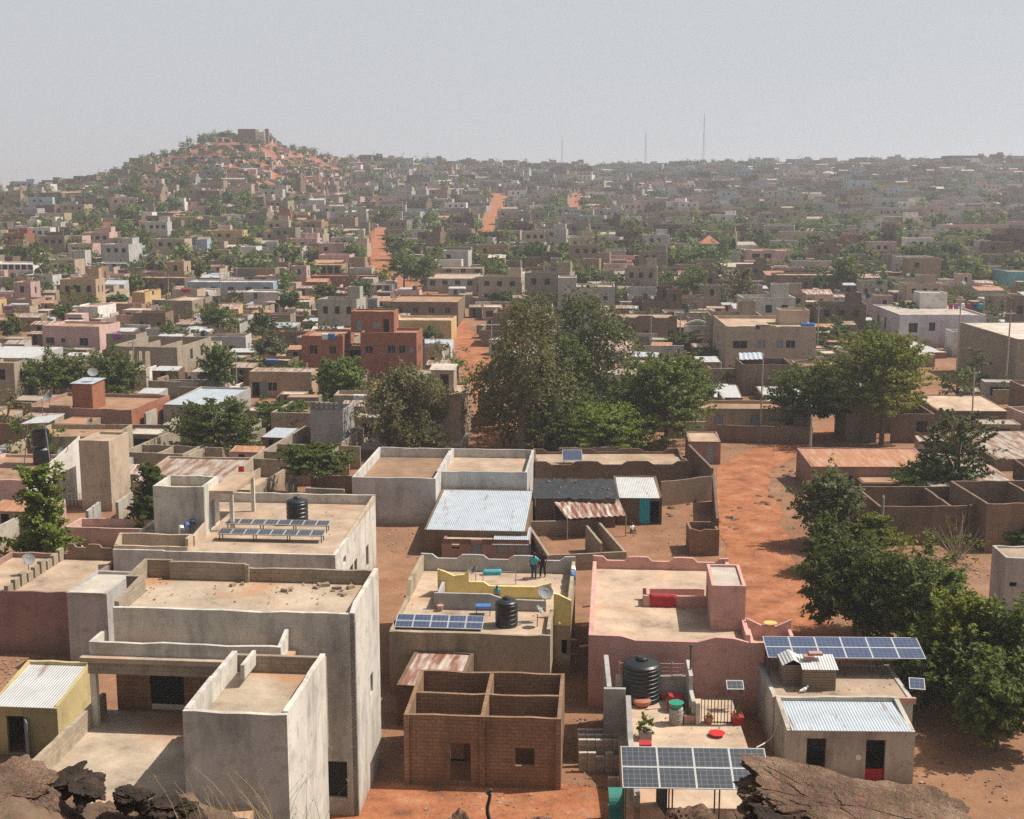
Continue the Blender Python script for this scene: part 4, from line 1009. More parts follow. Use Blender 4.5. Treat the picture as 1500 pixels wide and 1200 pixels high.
b.panel((.72, Dc), (1,0), xw-.72, .2, zc, zc+1.25); b.panel((xw, Dc-3.3), (0,1), 3.3, .2, zc, [(0,zc+1.2),(1.4,zc+1.25),(1.5,zc+2.0),(3.3,zc+2.2)]); b.panel((xw, Dc-3.5), (1,0), Wc-xw-2.1, .2, zc, zc+1.15); b.build('yard_wall', M['lgrey'], NA)
b = MB(); gx = Wc-2.05
for k in range(12): b.box(gx+k*.17, gx+k*.17+.04, Dc-3.45, Dc-3.41, zc+.05, zc+1.5)
b.box(gx, gx+2.0, Dc-3.405, Dc-3.37, zc+.1, zc+.16); b.box(gx, gx+2.0, Dc-3.405, Dc-3.37, zc+1.35, zc+1.41); b.build('gate', M['iron'], NA)
b = MB()
for k in range(4): b.tube((.9, Dc-.1, zc+1.35+.22*k), (xw+.1, Dc-.1, zc+1.35+.22*k), .02)
for k in range(5): b.tube((.9+k*(xw-.9)/4, Dc-.1, zc+1.2), (.9+k*(xw-.9)/4, Dc-.1, zc+2.1), .025)
b.build('railing', M['rose'], NA)
reg(P, Wc, Dc, fA.a, zc+2, 'the potted courtyard')
onA = lambda px_, py_, z=zc: fA.w(*fA.px(px_, py_, z).xy, z)
water_tank('large black water tank standing behind the grey courtyard wall', onA(939, 1024), 1.02, 2.15, 8)
solar_array('solar_table', 'large solar table of eight grey panels raised on posts over the courtyard', at(912, 1155, 3.6)*1.0+Vector((0,0,-3.6)), 2.0, 4, 2, 1.58, 1.2, 21, 3.6, 'pvg')
pot_plant('bright green bush in a square pot by the grey wall', onA(945, 1082), (420,.55,1.5), 1, 'grey')
pot_plant('empty round terracotta pot by the big black tank', onA(972, 1024), None, 1.0)
pot_plant('pink square planter with a small plant beside the green basin', onA(1009, 1058), (60,.3,.8), .95, 'pink')
pot_plant('terracotta pot leaning below the yard wall', onA(1038, 1060), (20,.2,.6), .95)
pot_plant('dark red square planter in front of the iron gate', onA(1080, 1060), (40,.35,1.2), .9, 'redcl')
pot_plant('flat red planter box beside the solar table', onA(945, 1100), None, .9, 'redcl')
lathe_thing('red_basin', 'red plastic basin lying in the courtyard', 'basin', onA(1050, 1078), [(.25,0),(.40,.16),(.42,.17)], 'red_pl')
lathe_thing('oil_drum', 'pale drum carrying the green basin', 'drum', onA(990, 1060), [(.36,0),(.36,.3),(.38,.31),(.36,.33),(.36,.62),(.38,.63),(.36,.65),(.36,.85)], 'lgrey')
lathe_thing('green_basin', 'green plastic basin on the pale drum', 'basin', onA(990, 1060)+Vector((0,0,.852)), [(.26,0),(.38,.30),(.40,.31)], 'green_pl')
lathe_thing('maroon_barrel', 'dark red barrel behind the green basin', 'barrel', onA(990, 1040), [(.40,0),(.5,.3),(.5,.55),(.40,.85)], 'redcl')
lathe_thing('clay_jar', 'round terracotta basin beside the grey wall top', 'jar', onA(940, 1034), [(.3,0),(.48,.2),(.5,.35),(.38,.42)], 'terra')
m = MB(); m.tube((0,0,0),(.0,0,3.3),.05,n=8); m.tube((0,0,3.3),(.02,0,3.45),.09,n=8); tag(m.build('lamp_post', M['iron'], None, loc=onA(1010, 1035)), 'thin grey lamp post at the inner yard wall corner', 'post')
tab = solar_array('solar_unit', 'small single solar panel mounted on the yard wall', onA(1064, 1042)+Vector((0,0,.9)), 2, 1, 1, .9, .6, 30, .3, 'pvg', True, None)
for k, py_ in enumerate((1158, 1183)):
    b = MB(); n = 6
    for i in range(n): 
        a0, a1 = i/n, (i+1)/n; f_ = lambda t: (-.75*math.sin(t*1.4), .62-.5*t*t)
        p0, p1 = f_(a0), f_(a1); b.solid([(0,p0[0],p0[1]),(1.2,p0[0],p0[1]),(1.2,p1[0],p1[1]),(0,p1[0],p1[1])], [(0,p0[0]-.01,p0[1]+.03),(1.2,p0[0]-.01,p0[1]+.03),(1.2,p1[0]-.01,p1[1]+.03),(0,p1[0]-.01,p1[1]+.03)])
    zA = atd(893, py_, P.y-.1).z
    tag(b.build('teal_awning', M['teal_pl'], None, loc=(P.x-.1, P.y-2.05 if 0 else P.y-.08, zA-.5)), f'curved teal window awning on the grey yard wall, the {"upper" if k == 0 else "lower"} one', 'awning')
b = MB(); b.box(0,.06,0,1.4,0,2.0); 
tag(b.build('sheet_board', M['dark'], None, loc=at(975, 1196, 1.5), rz=.2), 'black board leaning under the solar table', 'board')
# ---- right-hand house with dovecotes
P = at(1150, 1146, 0); fB = Fr(P, 1.5); hB = atd(1150, 1070, P.y).z; W = fB.width_to(1341, hB)
NB = empty('tin_fronted_house', P, -fB.a, 'house with a tin lean-to in front, pink roof edge and dovecotes', 'house')
block(NB, W, 3.4, hB+.42, M['conc'], M['tinb'], kind='tin', par=.25, hf=hB, th=.22, ops=[('f',.235,.3,.95,2.0,'o'),('f',.70,.0,.95,2.25,'o')])
b = MB(); b.box(.70*W-.46,.70*W+.46,.12,.15,.02,.7); b.build('curtain', M['redcl'], NB)
b = MB(); b.lathe([(.14,0),(.15,.03)], n=16); b.v = [(x+.565*W, -z-.003, y+1.35) for x, y, z in b.v]; b.build('fan_grille', M['white_pl'], NB)
y0 = 3.5; zu = atd(1130, 1022, fB.w(0, y0, 0).y).z; xu = fB.px(1133, 1022, zu).x; Wu = fB.width_to(1338, zu, xu, y0); Du = fB.depth_to(972, zu)-y0
block(NB, Wu, Du, zu, M['lgrey'], M['rs'], x=xu, y=y0, z=0, par=.06, th=.22, wname='upper_wall', rname='upper_roof')
b = MB(); b.box(xu-.08, xu+Wu+.1, y0-.16, y0-.003, zu-.22, zu+.10); b.build('roof_edge', M['pink'], NB)
b = MB(); zz_ = zu+.9; yb2 = y0+Du+.1
b.solid([(xu+.8,yb2-.9,zz_-.35),(xu+Wu+.2,yb2-.9,zz_-.35),(xu+Wu+.2,yb2+.9,zz_),(xu+.8,yb2+.9,zz_)], [(xu+.8,yb2-.9,zz_-.31),(xu+Wu+.2,yb2-.9,zz_-.31),(xu+Wu+.2,yb2+.9,zz_+.04),(xu+.8,yb2+.9,zz_+.04)]); b.build('tin_canopy', M['tin'], NB)
for xx in (xu+1, xu+Wu*.5, xu+Wu-.1):
    b = MB(); b.box(xx, xx+.08, yb2+.6, yb2+.68, 0, zz_-.1); b.build('post', M['iron'], NB)
reg(P, W, y0+Du, fB.a, zu, 'the dovecote house')
g = at(1125, 964, zu+1.0); solar_array('solar_array', 'long double row of blue solar panels behind the dovecote house', (g.x, g.y, 0), 1.5, 6, 2, 1.40, 1.0, 14, zu+1.0, 'pvb')
onB = lambda px_, py_: fB.w(*fB.px(px_, py_, zu).xy, zu-.06)
def coop(lbl, P, w, d, h, gable):
    root = empty('dovecote', P, -fB.a, lbl, 'dovecote', 'dovecotes on the roof'); b = MB(); n = 8
    for k in range(n):
        z0, z1 = h*k/n+.012, h*(k+1)/n-.012
        b.box(0,w,0,.03,z0,z1); b.box(0,w,d-.03,d,z0,z1); b.box(0,.03,.032,d-.032,z0,z1); b.box(w-.03,w,.032,d-.032,z0,z1)
    for x in (.03, w-.08):
        for y in (.033, d-.083): b.box(x,x+.05,y,y+.05,0,h)
    b.build('slats', M['wood'], root); c = MB(); c.box(.035,w-.035,.085,d-.085,0.02,h-.05); c.build('box', M['dark'], root); r = MB()
    if gable: r.solid([(-.1,-.15,h),(w/2,-.15,h+.32),(w/2,d+.15,h+.32),(-.1,d+.15,h)], [(-.1,-.15,h+.03),(w/2,-.15,h+.35),(w/2,d+.15,h+.35),(-.1,d+.15,h+.03)]); r.solid([(w/2,-.15,h+.32),(w+.1,-.15,h),(w+.1,d+.15,h),(w/2,d+.15,h+.32)], [(w/2,-.15,h+.35),(w+.1,-.15,h+.03),(w+.1,d+.15,h+.03),(w/2,d+.15,h+.35)])
    else: r.solid([(-.08,-.12,h+.02),(w+.08,-.12,h+.02),(w+.08,d+.1,h+.3),(-.08,d+.1,h+.3)], [(-.08,-.12,h+.05),(w+.08,-.12,h+.05),(w+.08,d+.1,h+.33),(-.08,d+.1,h+.33)])
    r.build('roof', M['tin'], root); return root
coop('slatted wooden dovecote with a gabled tin roof', onB(1147, 1003), .95, 1.3, 1.15, True)
coop('wide slatted wooden dovecote with a flat tin roof', onB(1176, 1010), 1.7, 1.3, 1.15, False)
b = MB(); b.box(0,.5,0,.4,0,.12); b.box(.3,1.0,.1,.5,.122,.25); tag(b.build('loose_board', M['pink'], None, loc=onB(1178, 1006)+Vector((0,0.2,1.52))), 'pinkish board lying on the flat roofed dovecote', 'board')
# pigeon on the roof edge
pg = bmesh.new(); bmesh.ops.create_uvsphere(pg, u_segments=14, v_segments=10, radius=1)
for v in pg.verts:
    x, y, z = v.co; v.co = Vector((x*.20*(1.0 if x < .2 else 1-.35*(x-.2))-(.12 if x < -.7 else 0), y*.10*(1-.5*max(0,-x)), z*.11+.17+x*.06))
hd = bmesh.ops.create_uvsphere(pg, u_segments=10, v_segments=8, radius=.065)['verts']
for v in hd: v.co = v.co+Vector((.19,0,.31))
bk = bmesh.ops.create_cone(pg, segments=6, radius1=.018, radius2=.002, depth=.06, cap_ends=True)['verts']
for v in bk: v.co = Vector((v.co.z+.28, v.co.y, v.co.x+.30))
for s_ in (-.04, .04):
    lg = bmesh.ops.create_cone(pg, segments=5, radius1=.012, radius2=.012, depth=.1, cap_ends=True)['verts']
    for v in lg: v.co = v.co+Vector((.02, s_, .05))
me = bpy.data.meshes.new('pigeon'); pg.to_mesh(me); pg.free(); me.materials.append(M['white_pl']); o = bpy.data.objects.new('pigeon', me); COL.objects.link(o); o.location = onB(1178, 1013); o.rotation_euler.z = .4
tag(o, 'white pigeon standing at the front edge of the roof', 'pigeon')
pt = [at(1139, 1020, zu).lerp(at(1108, 1095, 1.6), t)+Vector((.9*math.sin(math.pi*t)*.5, 0, -.5*math.sin(math.pi*t))) for t in np.linspace(0, 1, 14)]
m = MB(); m.path(pt, .035, 6); tag(m.build('hose', M['hose'], None), 'pale hose curving from the roof edge down to the courtyard', 'hose')
solar_array('solar_unit', 'small single solar panel tilted on the right roof corner', onB(1332, 1012), 12, 1, 1, .8, .8, 25, .15, 'pvb', True, None)
b = MB(); b.box(0,.2,0,2.2,0,.65); tag(b.build('yard_wall', M['tan'], None, loc=at(1330, 1148, 0)), 'short low wall at the right corner of the tin fronted house', 'wall', None, 'thing')
house('brick_shed', 'small brown shed with sandy roof between the pink house and courtyard gate', 'shed', 1080, 1012, 1118, 1040, 2.6, 'mud', 'rs', yaw=2, kind='tin', par=.15, hfd=.3)
# low hanging line bottom right
for k in range(2):
    a, c = at(1365+k*6, 1076, .6), at(1520, 935+k*14, 5.0)
    m = MB(); m.path([a.lerp(c, t)-Vector((0,0,.35*math.sin(math.pi*t))) for t in np.linspace(0,1,10)], .022, 5); tag(m.build('cable', M['iron'], None), 'dark cable slanting down past the shaded trees', 'cable', 'slanting cables')
# ---- lookout rocks
cB = at(1262, 1178, 18.2); cB = atd(1262, 1172, 21.0)
rock('big_rock', 'big long brown rock slab with cracked dark front in the corner', cB+Vector((.05,0,-.30)), (2.1, 1.0, .62), 11, 'rock', (math.radians(8), math.radians(11), math.radians(-4)), 7, .36, flat_top=.45)
rock('big_rock', 'dark cracked end boulder under the big rock slab', atd(1165, 1196, 20.5)+Vector((0,0,-.30)), (.72,.6,.52), 23, 'rockd', (0,.2,.4), 6, .5, flat_top=.6)
rock('boulder', 'rounded brown boulder below the solar table', atd(1010, 1208, 20)+Vector((0,0,-.35)), (.55,.5,.62), 5, 'rock', (0,.1,.3), 5, .3)
rock('boulder', 'brown boulder at the frame edge near the charred post', atd(672, 1212, 21)+Vector((0,0,-.35)), (.33,.3,.55), 8, 'rock', (0,0,.2), 4)
rock('boulder', 'broad low boulder beside the charred post', atd(785, 1216, 21)+Vector((0,0,-.45)), (.50,.4,.62), 9, 'rock', (0,0,.9), 4)
for i, (px_, py_, sx, sz, lb) in enumerate(((8,1150,.5,.3,'brown pitted rock lowest in the corner below the yellow shed'),(110,1186,.55,.34,'ragged brown rock in the middle of the near mound'),(345,1206,.3,.2,'small brown rock right of the dry grass'),(215,1188,.42,.26,'rounded grey brown rock under the black ragged one'),(20,1128,.75,.30,'pitted brown rock at the edge of the yellow shed view'),(95,1130,.46,.20,'dark rock knob below the terrace corner'),(125,1140,.34,.16,'small dark rock right of the terrace corner'),(60,1190,1.0,.34,'broad brown rock mound with pitted face'),(190,1150,.36,.20,'dark flat topped rock on the terrace edge line'),(245,1165,.40,.26,'black ragged rock in front of the stair block'),(170,1200,.75,.40,'smooth brown boulder below the ragged black rock'),(300,1202,.36,.14,'low dark stone at the foot of dry grass'),(270,1196,.5,.22,'dark boulder between ragged rock and dry grass'))):
    rock('outcrop_rock', lb, atd(px_, py_, 21.5+.3*(i%2))+Vector((0,0,-sz*.55-.13)), (sx, sx*.7, sz), 30+i, 'rockd' if i in (5,6,8,9,11,12) else 'rock', (rnd.uniform(-.2,.2), rnd.uniform(-.2,.2), rnd.uniform(0,3)), 5, .6, flat_top=.5)
# dry grass and the charred post
for j, (px_, n) in enumerate(((285,12),(340,14),(400,13),(450,9),(1110,8),(660,5),(1190,5))):
    m = MB(); g = random.Random(j+5); base = atd(px_, 1212, 20.6)
    for k in range(n):
        b0 = Vector((g.uniform(-.28,.28), g.uniform(-.1,.1), -.3)); Lg = g.uniform(.5,1.5) if j < 4 else g.uniform(.3,.7); dx = g.uniform(-.5,.5); pts = [b0+Vector((dx*t*t*Lg, .05*t, Lg*t-.12*t*t*Lg)) for t in np.linspace(0,1,6)]
        m.path(pts, .007, 4, 0, .002)
        if g.random() < .5:
            e = pts[-1]
            for q in range(4): m.tube(e, e+Vector((g.uniform(-.06,.06), 0, g.uniform(.02,.10))), .003, .001, 3)
    nm = ('straw coloured dry grass leaning left beside the ragged black rock','dry reddish grass stalks against the grey stair block','tall dry grass stalks at the foot of the stair block','sparse dry grass near the white side wall','dry stalks at the dark end of the rock slab','few thin dry stalks on red soil','thin dry stalks under the rock slab edge')[j]
    tag(m.build('dry_grass', M['straw'], None, loc=base, uv=False), nm, 'dry grass')
m = MB(); b0 = atd(716, 1206, 22); m.path([b0+Vector((.03*math.sin(k*1.3), 0, -.2+.13*k)) for k in range(7)], .045, 7, 0, .03); e = b0+Vector((0,0,.58)); m.tube(e+Vector((-.03,0,0)), e+Vector((.05,0,.08)), .05, .03, 7); tag(m.build('charred_post', M['iron'], None, uv=False), 'short charred wooden post sticking up before red soil', 'post')
# ================================================================== MIDDLE LANDMARKS
def win(n, z, w, hh, kd='w', a=.12, b=.9, face='f'): return [(face, a+(b-a)*(i/(n-1) if n > 1 else .5), z, w, hh, kd) for i in range(n)]
hs = house
# left edge terrace house with the tall white tower
r_, f_, w_, d_, h_ = hs('terrace_house', 'pink plastered house with sunlit white end wall and ragged stair edge', 'house', -80, 700, 38, 765, -664, 'rose', 'rd', yaw=8, ref='the pink terrace house', par=.3, ops=[('f',.8,1.0,1.1,1.2,'w')])
b = MB(); b.panel((w_+.03,0), (0,1), d_*.97, .12, 0, [(0,h_),(d_*.3,h_+.1),(d_*.35,h_+.5),(d_*.55,h_+.9),(d_*.97,h_+1.9)]); b.build('end_wall', M['white'], r_)
ft = f_.px(62, 680, h_-.3); R = empty('tank_stand', f_.w(ft.x, ft.y, h_-.3), -f_.a, 'two black tanks stacked under a small tin canopy on steel legs', 'tank stand')
for k in range(2):
    m = MB(); m.lathe([(.75,0),(.78,.1),(.78,1.3),(.6,1.5),(.3,1.55)], 0, 0, .1+1.7*k, 20); m.build('tank', M['tank'], R)
for x in (-1.0, 1.0):
    m = MB(); m.tube((x*1.3,-.9,0),(x*.8,-.6,3.9),.05); m.build('leg', M['steel'], R)
m = MB(); m.solid([(-1.2,-1.2,3.9),(1.5,-1.2,4.1),(1.9,1.2,4.5),(-1.0,1.2,4.1)],[(-1.2,-1.2,3.94),(1.5,-1.2,4.14),(1.9,1.2,4.54),(-1.0,1.2,4.14)]); m.build('canopy', M['tin'], R)
dish('grey dish beside the stacked black tanks', f_.w(*f_.px(96, 676, h_).xy, h_), .6, -30, None)
pole('tall slim mast rising above the stacked tanks', 67, 684, 585, .05, 'steel', 'antenna_mast')
hs('stair_tower', 'tall plain tower with tan front and bright white side', 'tower', 121, 645, 159, 748, 4.2, 'sand', 'rs', yaw=7, ref='the tall plain tower', par=.2)
hs('yard_wall', 'low pinkish yard wall in front of the tall plain tower', 'wall', 96, 772, 232, 800, 3.0, 'rose', 'rd', yaw=7, par=.7)
m = MB()
for k in range(11): m.tube((k*.35,0,0),(k*.35,0,1.0),.02)
for z in (.5,1.0): m.tube((0,0,z),(3.5,0,z),.025)
tag(m.build('balcony_railing', M['steel'], None, loc=at(100, 740, 2.0), rz=-.12), 'grey metal railing in front of the tall tower', 'railing')
hs('plastered_house', 'plastered house with pale slanting roof rimmed in brick and white side wall', 'house', 196, 698, 327, 742, -668, 'sand', 'tino', yaw=6, ref='the rimmed slant roof house', kind='tin', par=.22, hfd=.5)
hs('yard_house', 'sand house with open yard roof and sunlit side wall', 'house', 326, 716, 366, 742, -682, 'sand', 'rs', yaw=11, ref='the open yard house', par=.9)
tag((lambda m: (m.box(0,.5,0,.5,.40,.45), m.box(0,.5,.45,.5,.452,.95), m.box(0,.05,0,.05,0,.398), m.box(.45,.5,0,.05,0,.398), m.box(0,.05,.45,.5,0,.398), m.box(.45,.5,.45,.5,0,.398), m)[-1])(MB()).build('plastic_chair', M['red_pl'], None, loc=at(348, 700, 2.9)), 'red plastic chair on the open yard roof', 'chair')
# compound in the middle
r_, f_, w_, d_, h_ = hs('plastered_house', 'pale grey house with a broad blank front wall above red ground', 'house', 517, 699, 638, 768, -655, 'lgrey', 'rd', yaw=4.5, ref='the blank grey walled house', par=.9)
hs('plastered_house', 'whitewashed house half hidden behind the big white tin roof', 'house', 639, 690, 772, ('h', 4.0), -657, 'lgrey', 'rs', yaw=4.5, ref='the whitewashed house', par=.8)
hs('tin_roof_house', 'dark mud house under a large bright white tin roof', 'house', 621, 767, 772, ('h',2.5), -716, 'mud', 'tinb', yaw=4, ref='the bright white tin roof', kind='tin', par=.08, hfd=.5, over=.3)
r_, f_, w_, d_, h_ = hs('mud_house', 'small brown house with half tan half blue green roof and low door', 'house', 647, 797, 775, 826, -772, 'plum', 'rs', yaw=3, ref='the half tan half green roof', par=.1, ops=[('f',.40,.05,.85,1.9,'d'),('f',.70,.9,1.0,.8,'s'),('f',.93,.9,1.2,.8,'s'),('f',.16,1.2,.6,.5,'o')])
b = MB(); b.box(w_*.58, w_-.05, -.15, d_-.05, h_+.02, h_+.07); b.build('tin_sheet', M['tinb'], r_)
r_, f_, w_, d_, h_ = hs('mud_house', 'long dark mud house with wavy parapet and pale roof strip', 'house', 784, 676, 1008, 722, -657, 'mud', 'rs', yaw=-1, ref='the long dark house', par=.55, wavy=.35)
solar_array('solar_unit', 'single solar panel standing on the long dark house', f_.w(*f_.px(824, 672, h_).xy, h_-.4), 0, 1, 1, 1.9, 1.3, 40, .2, 'pvb', True, None)
r_, f_, w_, d_, h_ = hs('mud_house', 'low mud house roofed with black tarpaulin held by stones', 'house', 784, 731, 902, 772, -703, 'mud', None, yaw=2, ref='the black tarpaulin roof', kind='open')
V = []; nx, ny = 26, 14
for j in range(ny+1):
    for i in range(nx+1): V.append((-.2+(w_+.4)*i/nx, -.2+(d_+.4)*j/ny, h_+.10+.13*mnoise.noise(Vector((i*.5,j*.6,1)))+.05*mnoise.noise(Vector((i*1.3,j*1.4,4)))))
b = MB(); b.v = V; b.f = [[j*(nx+1)+i, j*(nx+1)+i+1, (j+1)*(nx+1)+i+1, (j+1)*(nx+1)+i] for j in range(ny) for i in range(nx)]; b.m = [0]*len(b.f)
o = b.build('roof', M['tarp'], r_, sm=True)
for k in range(16):
    p = f_.w(rnd.uniform(.3,w_-.3), rnd.uniform(.2,d_-.2), h_+.12); rock('stone', 'stone weighing down the black tarpaulin roof', p, (.16,.13,.10), k+50, 'rock', (0,0,k), 2, .3, 'stone', 'stones on the black tarpaulin')
r_, f_, w_, d_, h_ = hs('tin_hut', 'dark hut with bright tin roof and turquoise curtain in its doorway', 'hut', 903, 724, 970, 768, -697, 'mud', 'tin', yaw=2, ref='the turquoise curtain hut', kind='tin', par=.12, hfd=.35, ops=[('f',.62,.05,.9,2.3,'o'),('f',.87,.05,1.0,2.0,'o')])
b = MB()
for k in range(8): b.box(.62*w_-.46+k*.115, .62*w_-.46+(k+1)*.115-.004, .02+.03*(k%2), .06+.03*(k%2), .08, 2.3)
b.build('curtain', M['cyan'], r_)
tag((lambda m: (m.path([(0,0,.28),(.0,0,.5)], .2, 8), m)[-1])(MB()).build('green_kettle', M['green_pl'], None, loc=at(962, 745, 0)+Vector((0,-.2,.5))), 'green plastic container by the dark doorway', 'container')
b = MB(); a = [at(812,736,2.3), at(905,729,2.3), at(917,755,1.8), at(831,760,1.8)]
def sheet(a, c, d, e, n=40, amp=.05):
    m = MB()
    for i in range(n):
        t0, t1 = i/n, (i+1)/n; z0, z1 = amp*math.sin(i*1.6), amp*math.sin((i+1)*1.6)
        p = [a.lerp(c,t0), a.lerp(c,t1), e.lerp(d,t1), e.lerp(d,t0)]
        m.face([p[3]+Vector((0,0,z0)), p[2]+Vector((0,0,z1)), p[1]+Vector((0,0,z1)), p[0]+Vector((0,0,z0))])
    return m
R = empty('sheet_canopy', a[3].xy.to_3d(), 0, 'bent rusty sheet canopy in front of the black tarpaulin roof', 'canopy')
m = sheet(*a); m.v = [tuple(Vector(p)-R.location) for p in m.v]; o = m.build('sheet', M['rustw'], R); so = o.modifiers.new('Solidify','SOLIDIFY'); so.thickness = .02
for k, p in enumerate(a):
    m = MB(); q = p-R.location; m.tube((q.x,q.y,0),(q.x,q.y,q.z-.05),.05); m.build('post', M['wood'], R)
hs('unfinished_block_house', 'low roofless grey block house with slanting wall tops', 'house', 802, 814, 918, 838, -764, 'block', None, yaw=-9, ref='the low roofless block house', kind='open', rooms=[(4.2,.2,4.2,5.5,2.0)])
hs('ruined_wall', 'square brown brick ruin with broken top beside the road', 'ruin', 1010, 778, 1054, 814, 3.0, 'brick', None, yaw=2, ref='the square brick ruin', kind='open', prof={'f': [(0,2.2),(.8,2.0),(1.2,2.15),(2.0,2.1),(3,2.2)]})
# yard walls as single straight walls
def wall_thing(label, pts, h, mat, th=.22, ref=None, jag=0, name='yard_wall'):
    for (a, c) in zip(pts, pts[1:]):
        A = hit(*a); C = hit(*c); d = (C-A); L = d.xy.length; d = d.xy/L
        m = MB(); top = [(0,h)]+[(L*t, h+rnd.uniform(-jag,jag)) for t in np.linspace(.08,.95,9)]+[(L,h)] if jag else h
        m.panel((0,0), (d.x,d.y), L, th, -.5, top)
        o = m.build(name, M[mat], None, loc=(A.x, A.y, min(A.z, C.z))); tag(o, label, 'wall', None, 'thing')
        ang = math.atan2(-d.y, d.x); OBB.append(((A.x+C.x)/2, (A.y+C.y)/2, L/2, .3, ang))
        if ref: q = pr((A+C)/2); REF.append((q[0], q[1], A.y, ref))
wall_thing('long brown yard wall running along the right of the turquoise curtain hut', [(1052,806),(1046,735)], 2.6, 'mud')
wall_thing('brown yard wall from the long dark house down to the road', [(1044,732),(1010,694)], 3.0, 'brown')
wall_thing('brown cross wall behind the turquoise curtain hut yard', [(968,742),(1044,733)], 2.3, 'brown')
wall_thing('long dark block wall behind the stacked black tanks', [(-30,652),(120,660)], 2.6, 'brown', ref='the long dark block wall')
wall_thing('brown yard wall behind the small road hut', [(1050,648),(1190,652)], 2.0, 'brown')
wall_thing('brown yard wall facing the heap of rubbish', [(1418,800),(1446,797)], 3.4, 'brown')
hs('brick_hut', 'small square hut with sandy roof and red door at the roadside', 'hut', 1008, 643, 1056, 680, -632, 'plum', 'rs', yaw=3, ref='the small roadside hut', kind='tin', par=.15, hfd=.3, ops=[('f',.68,.05,.9,2.0,'s')])
hs('mud_house', 'long tan house with two shuttered windows behind the brown yard wall', 'house', 1022, 598, 1190, 634, 6, 'tan', 'rd', yaw=3, ref='the shuttered tan house', par=.4, ops=[('f',.18,1.0,1.1,1.2,'s'),('f',.5,1.0,1.1,1.2,'s'),('f',.8,1.0,1.0,1.2,'w')])
hs('mud_house', 'long low house with rusty orange tin roof', 'house', 1189, 678, 1372, ('h',3.0), -656, 'plum', 'rust', yaw=1, ref='the rusty orange roof', kind='tin', par=.1, hfd=.4, ops=[('f',.68,.1,.9,1.9,'s'),('f',.3,.9,.9,.9,'w')])
hs('ruined_house', 'roofless brown house with an arched doorway', 'house', 1238, 606, 1370, 648, 6, 'brown', None, yaw=2, ref='the arched doorway ruin', kind='open', ops=[('f',.43,.0,1.6,2.6,'o'),('f',.86,1.2,1.3,1.3,'o')])
hs('mud_house', 'brown house with a tilted sandy roof below the big warehouse wall', 'house', 1372, 598, 1478, 630, -578, 'mud', 'rs', yaw=2, ref='the tilted sandy roof', kind='tin', par=.15, hfd=.35)
r_, f_, w_, d_, h_ = hs('warehouse', 'big bare brown warehouse with a long windowless side', 'warehouse', 1485, 497, 1640, 577, -472, 'block', 'rw', yaw=-1, ref='the big brown warehouse', par=.12)
hs('unfinished_block_house', 'long roofless brown block compound facing the rubbish heap', 'house', 1288, 742, 1440, ('h',3.2), 7, 'brown', None, yaw=-1, ref='the long roofless compound', kind='open', rooms=[(6.0,.2,6.0,6.8,3.1)])
hs('unfinished_block_house', 'taller roofless brown block house at the picture edge', 'house', 1446, 738, 1600, ('h',4.0), 8, 'brown', None, yaw=-2, ref='the taller roofless house', kind='open', rooms=[(5,.2,5,7.8,3.9)])
hs('plastered_house', 'grey stained house with pale roof on the edge beside the dark trees', 'house', 1468, 817, 1600, 905, -799, 'lgrey', 'rs', yaw=3, ref='the grey stained edge house', par=.12, ops=[('f',.1,2.2,.5,.3,'o')])
hs('thatch_shelter', 'brush covered shelter in front of the rusty orange roof', 'shelter', 1262, 708, 1322, 733, 3.6, 'mud', 'rd', yaw=2, par=-.05)
hs('tin_shed', 'shed with two pale tin roof sheets at the right', 'shed', 1400, 700, 1492, 727, -664, 'mud', 'tino', yaw=-3, ref='the pale tin shed', kind='tin', par=.05, hfd=.5)
hs('tin_shed', 'shed with a wide beige tin roof at the picture edge', 'shed', 1458, 666, 1580, 690, -632, 'brown', 'tino', yaw=-2, kind='tin', par=.05, hfd=.5)
r_, f_, w_, d_, h_ = hs('lilac_house', 'two storey pale lilac house with white roof room and laundry', 'house', 1316, 461, 1445, 509, -446, 'lilac', 'rw', yaw=1.5, ref='the pale lilac house', par=.3, ops=[('f',.16,2.6,1.6,1.7,'w'),('f',.38,2.9,1.1,1.5,'w'),('l',.5,2.2,1.5,2.2,'w'),('l',.25,2.2,1.3,2.2,'w'),('f',.62,.9,1.1,1.2,'s')])
g = f_.px(1347, 452, h_-.3); block(r_, f_.width_to(1387, h_, g.x, g.y), 4.5, 2.9, M['white'], M['rw'], x=g.x, y=g.y, z=h_-.3, par=.2, wname='roof_room', rname='roof_room_top')
for k, (px_, m_, nm) in enumerate(((1392,'redcl','red'),(1400,'purple','violet'),(1409,'whitecl','white'),(1418,'redcl','dark red'),(1427,'navy','navy'),(1436,'cyan','cyan'))):
    cloth('laundry', f'{nm} garment on the laundry line of the lilac house roof', at(px_, 443, 0).normalized()*0+f_.w(*f_.px(px_, 452, h_).xy, h_+.9), .8, 1.0, m_, 0, 'laundry', 'laundry on the lilac house', k)
hs('tin_hut', 'low hut with peeling white tin roof in front of the lilac house', 'hut', 1338, 514, 1388, 526, -495, 'red', 'tin', yaw=-6, ref='the white hut by the lilac house', kind='tin', par=.12, hfd=.35)
r_, f_, w_, d_, h_ = hs('villa', 'tan two storey house with rounded roof edge and dark windows', 'house', 1062, 478, 1196, 549, -462, 'sand', 'rs', yaw=2, ref='the tan two storey house', par=.5, ops=[('f',.16,4.0,2.2,1.2,'w'),('f',.40,4.1,1.0,1.3,'s'),('f',.60,4.1,1.0,1.3,'s'),('f',.72,4.1,1.4,1.2,'w'),('f',.2,1.0,1.2,1.3,'w'),('l',.4,4.0,1.2,1.3,'w')])
